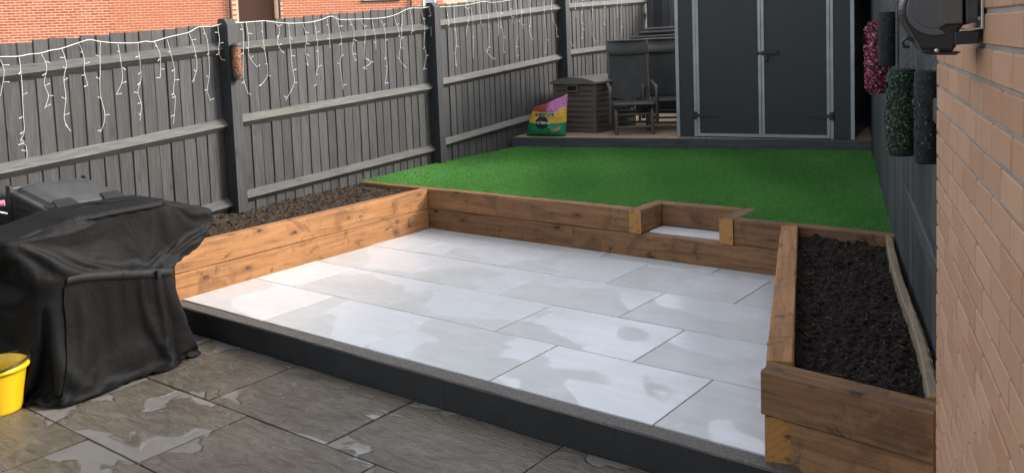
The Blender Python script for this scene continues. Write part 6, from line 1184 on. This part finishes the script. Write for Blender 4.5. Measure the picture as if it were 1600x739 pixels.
[57,0,0,-1,1,0,-1,0,1,0,-1,0,0,0,1,-1,1,0,0,1,-1,1,0,0,0,1,0,1,0,0,1,0,-1,1,0,1,-1,0,0,0,0,0,-1,-1,1,-1,-2,1,0,-2,1,0,1,0,-1,-1,3,-1,0,1,0,1,1,0,0,-1,0,1,0,-1,0,-2,-2,3,2,-1,-3,2,1,-1,0,0,0,-1,-1,-1,-1,1,1,0,0,0,0,0,0,1,-1,0,1,-1,0,0],
[56,1,0,0,-1,1,-1,-1,2,-1,1,-1,0,-1,2,0,0,0,0,0,1,-3,1,1,1,0,0,0,1,0,0,0,1,0,0,0,0,0,0,0,0,0,-1,0,1,0,-2,0,0,-1,-1,2,2,0,-2,-2,2,-3,2,1,1,0,0,0,0,1,0,-1,0,0,-1,-1,-3,1,4,-2,-1,1,1,0,0,0,-1,0,0,-1,0,0,1,0,-1,0,0,1,0,-1,1,0,-1,0,1,-1],
[57,0,-1,0,1,-1,0,0,0,1,-1,-1,2,-1,0,1,-1,0,0,1,0,1,-1,0,1,0,1,0,-1,1,-1,1,0,0,1,-1,1,0,0,-1,0,1,0,0,-2,1,-1,0,-1,-1,1,1,1,0,0,-2,1,-2,0,3,0,0,1,0,0,-1,1,0,0,-1,0,0,-1,-3,2,1,-2,-1,2,1,0,0,-1,0,0,0,0,0,-1,0,1,0,0,-1,1,0,-1,1,0,0,-1,1],
[56,0,1,-1,0,1,-1,1,-1,0,1,0,-1,1,-1,0,1,0,0,0,0,1,1,0,0,1,-1,0,1,-1,1,0,0,0,-1,1,-1,1,-1,1,0,0,0,0,-1,1,-2,0,0,0,0,0,0,1,0,-3,1,0,-1,2,1,0,0,0,0,1,-1,1,-1,1,0,-2,0,-2,-2,4,-1,-3,2,2,0,-1,1,0,-2,0,1,0,0,0,0,0,0,0,-1,1,0,-1,0,0,1,0],
[57,-1,0,1,0,-1,1,-1,1,0,-1,1,-1,0,1,0,0,-1,1,0,1,1,0,0,1,-1,1,0,0,0,-1,0,0,0,0,0,1,-1,1,-1,0,0,1,-1,1,-1,-5,3,0,1,0,0,0,0,1,-1,0,-1,1,1,-1,-1,0,1,1,0,1,0,1,-1,-1,1,-1,0,-2,-1,1,-1,0,2,-1,1,-1,0,0,0,0,0,0,0,-1,1,0,0,0,0,0,0,0,0,-1,1],
[57,0,-1,1,-1,1,-1,1,-1,1,0,-1,1,-1,0,1,0,1,-1,1,0,1,0,1,-1,1,0,0,0,0,0,0,0,0,0,-1,0,0,0,0,0,1,-1,1,-1,1,-3,-1,0,2,0,-1,0,1,0,0,1,1,-1,-2,-1,1,0,1,0,0,0,1,0,1,0,-1,0,0,0,-2,1,-1,-1,1,1,0,0,-1,0,0,0,0,0,0,0,0,0,0,0,0,-1,1,0,0,0,-1],
[57,0,0,-1,0,0,1,-1,1,-1,0,1,0,0,0,0,0,0,0,0,1,-1,2,-1,0,0,1,0,0,0,0,0,0,0,0,0,-1,0,0,1,0,-1,1,-1,1,-1,-2,-1,2,0,1,0,-1,1,0,0,1,0,-1,-2,0,0,0,-2,0,2,0,-1,1,1,1,1,-1,0,0,0,0,-1,-1,0,2,-1,0,0,0,0,0,0,0,0,0,0,0,0,0,0,1,-1,0,0,0,1],
[57,0,0,0,0,0,-1,1,-1,1,-1,0,0,0,0,1,0,-1,1,0,-1,1,0,0,0,0,0,0,0,0,1,-1,0,0,0,0,0,0,-1,1,0,0,0,0,0,-2,-1,2,-1,1,1,0,0,0,1,0,1,0,-3,-1,0,0,0,1,0,-1,0,0,-1,0,1,1,1,0,0,0,-1,1,0,0,0,0,0,-1,0,1,0,0,0,0,0,-1,1,0,0,0,0,1,-1,0,0,0],
[57,0,-1,1,-1,0,1,0,0,-1,1,0,0,0,0,-1,0,1,0,-1,1,-1,0,1,-1,0,1,0,0,0,-1,1,0,0,0,0,0,0,0,0,0,0,0,1,-1,-3,-3,3,0,2,0,0,0,0,1,1,0,0,-3,0,1,0,-1,0,0,0,-1,0,0,0,0,0,1,2,0,0,0,1,-2,0,1,1,-1,0,0,-1,1,0,0,0,0,1,-1,0,0,0,0,0,0,1,-1,0],
[57,0,0,0,0,0,0,-1,1,0,-1,1,0,0,-1,1,0,0,-1,1,-1,1,0,0,0,-1,0,1,-1,1,0,0,1,-1,1,-1,0,0,0,0,0,0,0,0,-1,-2,2,-4,2,1,1,1,0,0,1,0,1,-2,-2,1,-1,0,0,-1,0,0,1,0,0,-1,0,-1,1,-1,2,1,1,-1,1,-1,0,1,0,0,0,0,0,0,0,0,0,-1,1,0,0,0,0,0,1,-1,0,0],
[57,-1,1,-1,1,0,1,0,-1,0,1,-1,0,0,1,-2,1,0,0,0,0,-1,1,-1,1,0,0,0,0,0,0,0,0,1,-1,1,-1,0,0,0,1,0,-1,0,0,-6,1,2,2,-1,1,0,1,0,0,1,-1,0,-1,0,0,0,-2,0,0,0,0,0,0,1,0,0,-1,0,-1,0,2,1,0,0,0,0,1,0,0,1,-1,0,1,0,0,0,-1,1,0,-1,0,0,0,0,0,-1],
[57,0,0,0,-1,1,0,0,1,0,0,0,-1,2,-1,0,-1,0,0,-2,0,1,-1,1,0,0,-1,0,1,-1,1,0,-1,0,0,0,1,-1,1,-1,0,0,1,-1,2,-3,-2,3,0,-1,0,1,1,1,0,0,-1,-2,2,-2,2,-7,2,-1,2,0,0,-1,1,0,0,2,0,1,0,0,-2,1,2,0,0,0,1,-1,1,0,1,0,-1,0,0,0,1,-1,0,0,0,0,0,0,0,0],
[56,0,1,-1,1,-2,0,1,-1,0,0,-1,1,-2,0,0,1,-1,-4,-2,8,-4,8,1,-5,-11,-10,-11,-8,-1,-2,11,-8,13,-10,-10,9,-14,-5,-5,8,-16,-7,-13,6,47,38,-6,2,2,0,0,0,1,2,1,5,7,9,-9,-3,7,-1,-2,-1,-2,0,1,-3,-3,-1,-2,0,-1,7,2,0,1,-3,-3,0,-3,-4,2,-1,0,-1,0,1,0,0,-1,0,0,1,0,0,0,-1,1,0,0],
[54,1,-1,0,0,1,-6,4,-5,-16,-6,-7,-3,4,10,11,-9,1,11,2,-17,11,-12,-10,-7,26,23,16,2,-10,-12,-24,-3,-13,9,21,-10,-4,4,-3,-7,4,4,13,1,17,-19,3,2,2,1,1,1,0,0,2,3,9,10,2,-3,-2,0,3,-4,2,-1,0,-2,2,1,-3,2,-9,-6,-2,-1,7,-2,-4,-4,3,-2,0,-1,1,0,0,0,-1,0,1,0,0,-1,0,0,-1,1,-1,0,-1],
[50,-13,-16,11,5,-7,7,-20,-6,11,15,10,8,-1,-4,-22,19,-2,-9,-2,20,-13,6,5,6,-19,-28,-5,15,29,30,23,11,-18,-20,-24,-5,19,6,-7,-7,8,1,1,4,-14,-6,7,-2,0,1,1,0,1,0,0,3,12,16,7,3,0,-1,-2,0,-3,-2,-3,1,-3,-4,0,-6,5,-5,-4,-3,-13,0,3,0,-3,3,-2,2,-1,0,0,-1,0,-1,0,-1,0,0,0,1,-7,5,-5,6,-8],
[-3,10,23,-16,3,-4,-7,10,14,4,-6,11,2,-9,-7,9,-15,7,12,4,-11,10,-3,3,8,-2,16,-12,-26,-11,-15,0,13,38,38,-1,-14,-16,-13,15,8,-7,-2,-2,-3,-6,-9,-3,2,-2,1,0,1,1,0,1,2,5,-10,0,0,0,0,0,0,0,0,0,0,0,0,0,0,0,0,0,0,0,0,0,0,0,0,0,0,0,0,0,0,0,0,-4,4,-14,0,8,-7,8,-2,1,-5,-10],
[26,1,-7,12,-11,5,5,10,-3,-1,-3,-15,9,8,-5,-2,5,9,-2,-2,1,0,2,8,-3,3,-8,8,6,-11,0,-10,-12,-14,-7,29,45,17,-11,-16,-12,10,1,-7,-6,-13,-2,0,0,0,-2,1,0,1,1,0,1,4,-5,5,-14,9,-11,8,-9,14,-12,-1,15,-10,16,-9,6,-10,9,-9,-2,6,-5,-1,2,0,-1,2,-1,1,-4,2,3,1,-4,3,-24,15,7,-8,4,-1,-2,-16,-16,15],
[32,2,0,-7,4,5,3,-3,1,2,-1,0,-17,-2,13,3,2,-15,0,13,6,-1,-1,-2,-1,3,7,-2,0,0,-2,-1,-1,-6,-8,-10,-18,15,45,17,-8,-14,-3,-1,-6,-12,7,0,0,0,-1,-1,2,0,0,1,0,4,-5,1,-3,-13,6,-8,6,0,13,-10,1,12,4,0,-3,-3,1,-4,-1,-1,-1,2,-1,1,-1,0,1,-6,6,-1,0,-3,-14,-9,22,3,-7,4,2,-18,-13,15,12,1],
[39,-1,0,1,0,0,-1,0,0,0,1,0,0,0,-5,4,-2,-1,-4,-6,-9,11,7,-1,2,-3,-1,1,4,0,1,1,-2,0,-3,-4,-5,-13,-13,24,29,0,-9,-4,-2,-4,6,1,0,-1,-1,1,0,0,1,1,0,0,-3,4,0,-6,0,-3,1,-13,12,5,-17,25,-3,3,-3,-3,-2,-2,1,-1,1,1,-2,1,2,-2,-4,6,-2,1,-8,-15,8,11,2,-1,3,-18,-11,14,10,4,2,0],
[39,1,0,-1,-1,1,0,0,-1,1,0,0,0,1,-2,-2,0,2,-6,-7,4,-10,0,8,3,6,-1,1,2,-1,1,8,-4,-3,0,-2,-2,-4,-13,-13,11,29,3,-10,1,-1,1,1,-1,-1,0,0,0,0,1,0,1,1,-2,2,0,-4,1,0,0,-2,-13,14,-1,-10,11,11,-7,-4,-1,0,-1,0,3,-2,0,0,1,-4,3,0,0,-9,-11,7,12,1,0,-7,-17,11,11,4,1,0,0,1],
[40,0,-1,0,1,-1,0,-1,1,0,0,0,1,-1,0,-1,0,-1,1,0,-2,-4,-1,-15,-1,1,9,10,4,0,1,3,-2,1,-1,0,0,1,2,-7,-27,7,24,-4,2,0,1,0,-1,-1,0,0,0,1,0,1,0,-1,1,3,-6,2,2,1,0,0,4,-9,3,-10,-1,12,1,-4,-3,1,1,-2,3,-2,1,0,-3,1,2,-3,-8,-8,7,12,0,0,-15,-2,15,4,0,0,0,0,0,1],
[40,0,0,0,-1,0,0,0,0,1,-1,0,0,0,0,0,-2,1,0,0,0,-1,-6,3,-1,-2,-4,-1,11,2,1,2,-2,2,3,3,1,0,-1,-6,4,-13,-19,25,-4,3,1,1,-1,-1,0,1,-1,0,1,0,1,0,1,-5,0,8,0,1,2,3,-6,2,4,-11,-19,9,11,-3,-2,2,0,-1,1,-1,2,-2,-2,3,-2,-7,-7,6,11,0,-2,-13,9,7,0,0,0,-1,1,1,0,0],
[39,-1,1,-1,0,0,0,0,1,-1,0,0,0,0,0,-1,1,-1,1,0,0,0,0,0,-1,0,-1,-1,-6,8,-2,-11,11,3,0,-2,0,-1,0,2,1,-8,4,-2,1,4,0,1,1,-2,1,0,0,-1,1,0,1,-5,-2,-14,16,2,1,0,-1,-3,3,-1,-6,5,-6,-13,12,3,0,5,2,2,-3,2,-1,-4,4,-2,-11,-6,10,10,0,-6,-7,11,2,0,-1,0,0,1,-1,0,1,0],
[38,1,-1,1,0,0,-1,1,-1,0,1,0,-1,0,0,0,0,0,0,0,-1,1,-1,0,1,0,0,0,0,-1,2,-1,1,-2,-2,-1,0,1,1,0,1,0,2,2,-4,1,0,1,-1,0,0,-1,0,1,0,0,0,1,-5,-2,5,1,-1,0,-1,0,1,0,1,-1,-3,-8,0,6,1,4,2,-2,-1,2,-4,3,-2,-12,-2,11,6,-1,-7,1,7,0,0,-1,0,0,0,0,1,0,0,0],
[38,0,1,-1,0,0,1,-1,0,1,-1,1,0,-1,0,0,0,0,0,0,0,0,0,0,0,0,0,0,0,0,0,0,-1,-1,-6,-1,-1,-1,0,1,3,3,3,3,-3,1,0,0,1,-1,1,-1,0,0,-1,1,0,2,-6,2,1,0,0,0,0,0,-3,0,3,0,1,-6,-8,10,0,5,-1,-2,2,-3,2,-2,-12,1,11,3,-3,-4,4,3,0,0,0,0,0,-1,0,0,0,0,1,0],
[38,0,0,1,0,0,-1,1,0,-1,1,-1,1,0,-1,1,-1,1,0,-1,1,-1,-1,-2,2,-4,4,-1,-4,7,1,-1,-14,1,7,3,0,1,0,0,-2,0,2,4,-4,0,1,1,-1,0,-1,0,1,-1,1,0,0,0,-1,0,-6,-2,0,0,2,1,1,1,0,1,2,0,-9,9,1,1,-1,0,-1,0,-3,-11,4,10,1,-4,0,3,1,0,0,0,0,0,0,0,0,0,0,0,0,0],
[39,0,0,0,0,0,0,0,-1,1,0,1,0,1,0,0,0,-1,1,1,0,0,1,-1,-5,1,-6,0,5,-1,6,7,7,-5,-2,-1,0,-1,-3,-2,0,-4,0,9,-10,0,1,-1,0,1,0,1,0,0,0,0,0,-1,2,-11,5,2,1,0,-1,0,0,-1,-2,0,0,5,1,1,0,0,-2,-1,-1,-1,-8,5,6,-1,-1,2,0,0,0,0,0,0,0,0,0,0,0,0,0,0,-1,1],
[38,0,1,0,0,0,0,0,0,-1,1,1,1,0,0,0,1,0,-1,0,1,1,1,2,0,0,0,-2,-2,-2,1,-9,-2,0,1,0,0,0,1,0,-1,6,-11,6,3,-1,4,1,-4,2,2,0,-1,1,0,0,-1,0,0,-11,-3,-2,0,1,2,2,1,1,0,1,2,2,3,2,1,0,-2,-1,-2,-6,5,4,0,0,0,1,0,-1,0,0,0,0,0,0,0,0,0,0,0,0,0,0],
[38,1,-1,1,1,0,0,-1,0,0,0,0,0,0,2,0,-1,2,-1,0,0,1,0,2,1,1,0,0,1,-1,-8,-6,1,0,0,0,0,1,0,1,-6,10,15,-23,5,4,-2,1,-3,2,1,1,0,-1,0,0,0,2,1,-15,0,1,2,2,1,0,0,0,-2,-3,-2,-1,5,15,3,-1,-7,-4,-2,2,2,0,0,0,0,0,0,1,-1,0,0,0,-1,0,0,0,1,0,0,0,0,0],
[38,0,1,0,-1,0,1,0,0,0,0,-1,0,1,0,0,1,-1,2,0,-1,-1,1,0,2,0,1,1,0,-3,-8,-1,1,2,0,0,0,0,-4,15,15,-15,-8,-6,7,0,0,-3,1,2,0,0,-1,0,0,0,-2,-5,1,26,0,-1,-1,-1,-1,0,0,-1,1,0,0,-2,-3,-3,-6,-4,2,0,-2,0,0,0,0,1,1,0,0,0,0,0,0,-1,1,0,0,0,-1,1,0,0,1,-1],
[38,0,0,0,1,0,-1,0,1,-1,0,1,0,0,0,0,1,0,-1,1,0,0,0,0,0,2,0,1,-1,-6,-3,1,3,1,-3,2,-4,13,18,-15,-10,1,-2,-1,4,-1,1,-4,1,0,1,0,0,0,-1,-1,0,-7,4,0,1,1,-1,-1,-1,-1,0,2,1,3,1,2,-4,-6,-9,0,-5,-2,11,5,-2,-2,7,3,-3,0,1,2,1,-1,-1,2,0,0,0,0,0,-1,1,0,0,0],
[40,-1,0,0,-1,1,0,0,-1,1,0,0,0,0,-1,1,0,0,0,0,0,1,-1,0,1,0,1,0,-4,-6,1,9,-5,3,0,9,18,-12,-14,0,1,-2,-2,4,-3,1,-2,0,0,1,0,0,0,-1,-2,0,-2,-7,-20,11,5,2,2,0,0,-1,-1,-3,-2,-3,-5,-7,-5,-6,19,12,3,-6,-10,3,17,3,-8,0,13,0,-2,-2,0,3,1,-1,1,-1,0,1,0,1,-1,0,0,1],
[40,1,-1,-1,1,-1,0,0,0,0,0,0,0,-1,1,0,0,0,1,-1,1,-1,1,0,-1,0,1,-4,-5,9,-1,1,7,8,13,-11,-14,-2,1,-1,-1,-1,1,3,-3,-2,-2,0,1,1,-1,-1,1,-1,-2,-2,0,-8,6,-3,-2,-1,-1,0,-1,0,-1,0,1,0,3,4,5,0,-5,3,-1,3,2,-5,-11,5,17,0,-10,1,8,0,-1,-2,0,2,-1,0,1,-1,0,0,1,1,0,-1],
[40,0,0,0,-1,0,0,0,0,0,-1,0,0,1,0,0,0,0,0,1,0,1,0,0,0,0,-3,0,5,1,10,4,3,-10,-8,0,1,0,-1,0,0,1,2,1,2,-9,-3,-4,5,-1,0,1,-2,0,-2,-2,0,1,4,3,0,-1,-1,-1,1,-1,1,0,0,1,-1,-2,-2,-3,-4,4,15,-3,1,3,3,-3,-13,0,9,1,-7,1,3,1,0,-3,0,2,-1,1,1,-1,0,-1,0,1],
[40,-1,0,0,0,0,-1,0,1,-1,1,0,0,0,0,0,-1,1,0,0,0,0,0,0,-1,-3,-1,4,0,0,-1,-5,-1,1,0,1,-1,0,1,0,0,1,1,1,5,-3,-1,0,0,1,-1,0,0,0,0,-3,-2,-1,2,1,0,0,0,0,-1,1,-1,-1,-1,-1,-1,-1,-1,-2,-3,-4,20,10,-1,-3,-7,1,5,1,-9,1,6,0,-3,0,0,1,1,-1,1,-1,0,0,0,1,0,-1],
[40,-1,0,0,0,-1,1,0,0,0,0,0,0,0,0,0,0,0,0,0,0,3,0,-4,-1,1,-3,-5,1,-1,0,0,1,0,0,-1,1,0,-1,1,0,0,0,1,11,-6,-6,6,-2,4,-1,-1,0,0,-1,-1,-1,-4,-1,6,-3,3,-2,0,1,-1,-2,0,0,-1,-1,2,-1,-2,-1,-4,2,7,-2,2,11,0,-6,1,6,-1,-4,0,2,-1,0,0,0,0,-1,1,0,0,0,0,-1,1],
[38,1,-1,-1,0,2,0,0,-1,0,0,-1,0,0,0,-1,1,-1,0,0,0,-6,7,3,-4,-5,2,2,1,0,0,0,-1,-1,-1,0,0,0,0,-1,1,0,0,1,1,1,1,1,-1,1,0,0,-2,0,1,-1,-2,-2,1,2,0,2,-2,1,1,-3,2,1,-2,-1,5,-1,-3,2,2,-6,-18,20,15,-5,-6,3,4,-1,-8,4,-1,-1,-4,5,1,-1,-4,2,5,-2,-4,4,0,-1,0,-3],
[18,0,0,1,-1,-2,0,0,1,0,0,1,-1,-1,0,0,0,0,0,0,-1,4,-4,3,2,2,2,0,-1,-1,-1,-1,-1,0,-1,1,-1,0,0,0,-1,0,1,-1,-3,4,-2,2,-1,-3,4,2,0,-4,2,-1,2,0,-1,0,1,-1,0,2,-1,0,1,0,-1,5,-3,-1,0,4,-1,1,-5,-11,12,5,1,-3,-2,-4,7,-6,-5,1,9,-6,-6,2,8,-1,-9,8,3,-8,4,0,0,2],
[41,2,5,4,5,3,1,0,-2,0,-2,-2,-3,-2,-3,-2,-1,-4,-9,-3,-2,-7,-10,-6,1,3,1,2,2,2,2,1,1,0,1,-2,1,-2,0,1,1,1,-2,-1,-4,24,19,1,-1,2,11,-14,5,-7,-5,0,-17,13,5,-11,8,-3,-3,3,0,2,-1,1,4,-2,0,7,13,-7,-2,-2,-4,-7,-14,-1,-1,3,-1,2,-3,4,9,2,-4,1,12,4,-13,-1,4,-8,-1,6,-9,-1,0,4],
[26,-4,-6,-10,-17,-5,-3,-4,-2,-1,14,1,-5,-1,1,2,5,4,-5,0,13,6,-12,5,-5,27,-8,-21,4,16,-3,-10,17,-5,1,-2,-7,24,-3,-15,20,-3,0,-5,-10,-5,-2,-6,3,4,-9,-4,2,5,4,-7,14,-26,3,5,14,-4,-7,-2,9,1,-10,1,1,-2,19,-8,-6,-14,13,8,-18,-2,-9,24,-13,-8,18,4,-18,2,4,0,6,5,-7,-7,18,0,-6,9,3,2,8,2,-10,9],
[-48,14,2,4,5,0,5,3,12,-7,-13,9,17,0,-7,1,2,4,10,7,-7,-1,19,-11,-1,-29,18,25,2,-22,0,3,-25,1,-2,5,5,-13,11,16,-37,5,12,-8,10,21,-12,12,15,-18,-25,16,-11,-7,12,0,-8,23,5,0,-5,-9,6,-14,-11,7,6,-1,-1,2,-11,10,-1,9,-21,-7,28,1,3,-7,4,-4,-27,1,31,-2,-21,6,-18,3,6,3,-22,0,6,1,13,-18,-7,8,5,-19]]]
E_ = np.array(FOLDS).transpose(1, 2, 0)
CV = np.cumsum(np.cumsum(E_, axis=1), axis=0)*.0005
def twice(A):                                   # cubic midpoints between rings
    P_ = np.concatenate([2*A[:1]-A[1:2], A, 2*A[-1:]-A[-2:-1]]); mid = (9*(P_[1:-2]+P_[2:-1])-P_[:-3]-P_[3:])/16
    o_ = np.empty((len(A)*2-1,)+A.shape[1:]); o_[0::2] = A; o_[1::2] = mid; return o_
CV = twice(CV); NR, NA = CV.shape[:2]
zz_ = CV[..., 2]-.155; yy_ = CV[..., 1]-.8; lowz = np.clip((.47-zz_)/.6, 0, 1)
CV[..., 2] = np.where(zz_ > .72, .72+(zz_-.72)*.55, zz_)+.155; zz_ = CV[..., 2]-.155
CV[..., 1] += (.03*np.clip((.55-zz_)/.1, 0, 1)+.085*lowz**1.6)*np.clip((yy_+.85)/.35, 0, 1)     # hem spread on the slabs
CV[..., 1] -= .13*np.clip((.62-zz_)/.25, 0, 1)*np.clip((-yy_-.80)/.35, 0, 1)     # the near end hangs straighter
CV[..., 0] += .05*lowz**2*np.clip((CV[..., 0])/.3, 0, 1); NR, NA = CV.shape[:2]; NCAP = 6
m = MB(); m.add(CV.reshape(-1, 3).tolist(), [(j*NA+i, j*NA+(i+1) % NA, (j+1)*NA+(i+1) % NA, (j+1)*NA+i) for j in range(NR-1) for i in range(NA)], 0, True)
m.add([CV[-1].mean(0).tolist()], []); cI = len(m.v)-1
for i in range(NA): m.f.append([(NR-1)*NA+i, (NR-1)*NA+(i+1) % NA, cI]); m.mi.append(0); m.sm.append(True)
m.build('cover', COVER, bb)
CW = CV + np.array(C0)                      # world
def col_at(i, z):
    c = CW[:NR-NCAP, i % NA]; k = int(np.argmin(np.abs(c[:, 2]-z))); k = min(max(k, 1), len(c)-2)
    lo_, hi_ = (k, k+1) if c[k, 2] <= z else (k-1, k)
    f = (z-c[lo_, 2])/max(1e-5, c[hi_, 2]-c[lo_, 2]); return Vector(c[lo_]+(c[hi_]-c[lo_])*min(1, max(0, f)))
def zstrap(y): return .385+.10*min(1, max(0, (-.48-y)/.58))
kk = 40
front = [i for i in range(NA) if CW[kk, i, 0] > -1.90 and -1.16 < CW[kk, i, 1] < -.45]
front.sort(key=lambda i: CW[kk, i, 1])
m = MB(); vs = []
for q_, i in enumerate(front):
    zc_ = zstrap(CW[kk, i, 1])
    P_ = [col_at(i, zc_+dz) for dz in (-.021, .021)]
    xm = max(P_[0].x, P_[1].x, col_at(i, zc_).x)
    for p, o_ in ((P_[0], .005), (P_[1], .005), (P_[1], .001), (P_[0], .001)): vs.append(Vector((.5*xm+.5*p.x if o_ > .004 else p.x, p.y, p.z))+Vector((o_, -.002, 0))-C0)
n = len(front)-1
m.add(vs, [(i*4+k, i*4+(k+1) % 4, i*4+4+(k+1) % 4, i*4+4+k) for i in range(n) for k in range(4)], 0, True); m.build('strap', simple('strap_webbing', (.016, .016, .0165), .7, .1, 300, .2, 0.0, .25), bb)
p = vs[4*int(n*.72)]; MB().box((-.006, -.012, -.024), (.010, .012, .024), Matrix.Translation(p+Vector((.002, 0, .021))), c=.003).build('strap_buckle', BLACKP, bb)
# flap at the top of the hood: a second layer ending in a stitched edge
hood = [i for i in range(NA) if CW[80, i, 0] > -1.98 and -1.02 < CW[80, i, 1] < -.45]
hood.sort(key=lambda i: CW[80, i, 1]); m = MB(); vs = []; zs_ = (.806, .800, .792, .784, .775)
for q_, i in enumerate(hood):
    for k, z in enumerate(zs_):
        vs.append(col_at(i, z+(.004*math.sin(q_*.9) if k == 4 else 0))+Vector((.004+.0015*k, 0, 0))-C0)
    vs.append(col_at(i, .775)+Vector((.001, 0, 0))-C0)
m.add(vs, [(i*6+k, i*6+k+1, i*6+7+k, i*6+6+k) for i in range(len(hood)-1) for k in range(5)], 0, True); m.build('hood_flap', COVER, bb)
ci = min(range(NA), key=lambda i: (CW[30, i, 0]+1.77)**2+(CW[30, i, 1]+1.14)**2)
MB().tube([CW[j, ci]-np.array(C0)+np.array((.004, -.004, 0)) for j in range(3, 46, 2)], .0045, 6).build('piping', COVER, bb)

# ------------------------------------------------------------------ yellow bucket and scooter at the left edge
bk = empty('bucket', (-1.955, -1.452, -.155), 0, 'yellow plastic bucket with black handle at the left edge on wet slabs', 'bucket')
MB().lathe([(0, .0), (.112, .0), (.116, .006), (.119, .02), (.148, .20), (.15, .205), (.153, .222), (.168, .226), (.171, .236), (.168, .248), (.158, .25), (.153, .246), (.142, .19), (.112, .012), (0, .012)], 40).build('shell', YELL, bk)
for k in range(2):
    a = 1.0+math.pi*k; MB().box((-.02, -.006, -.03), (.02, .012, .012), Matrix.Rotation(a, 4, 'Z') @ Matrix.Translation((0, .158, .215)), c=.003).build('lug', YELL, bk)
MB().tube([Matrix.Rotation(1.0, 4, 'Z') @ Vector((.172*math.sin(R(t_)), .172*math.cos(R(t_)), .228+.035*math.sin(R(t_))+.012)) for t_ in range(0, 181, 10)], .006, 8).build('handle', BLACKP, bk)
MB().lathe([(0, .175), (.09, .172), (.138, .165), (.135, .15), (0, .15)], 24).build('muddy_water', SOIL_L, bk)
ks = empty('scooter', (-2.592, -1.315, -.155), R(60), 'scooter with a pink grip and silver bar poking in at the left edge', 'scooter')
MB().tube([(0, 0, .1), (0, 0, .94), (0, .02, .99)], .016, 10).build('stem', STEEL, ks)
MB().tube([(-.2, .02, 1.0), (.14, .02, 1.0)], .011, 10).build('handlebar', STEEL, ks)
for s in (-1, 1): MB().tube([(s*.14-.03, .02, 1.0), (s*.24-.03+.02, .02, 1.0)], .018, 12).build('grip', PINKG, ks)
MB().tube([(.12, .02, .985), (.17, .035, .955), (.235, .05, .93)], [.008, .008, .006], 8).build('brake_lever', STEEL, ks)
MB().box((-.05, -.5, .05), (.05, -.03, .075), c=.008).build('deck', BLACKP, ks)
for y in (.02, -.55): MB().lathe([(0, -.014), (.04, -.014), (.055, -.008), (.055, .008), (.04, .014), (0, .014)], 18, Matrix.Translation((0, y, .055)) @ Matrix.Rotation(R(90), 4, 'Y')).build('wheel', BLACKP, ks)
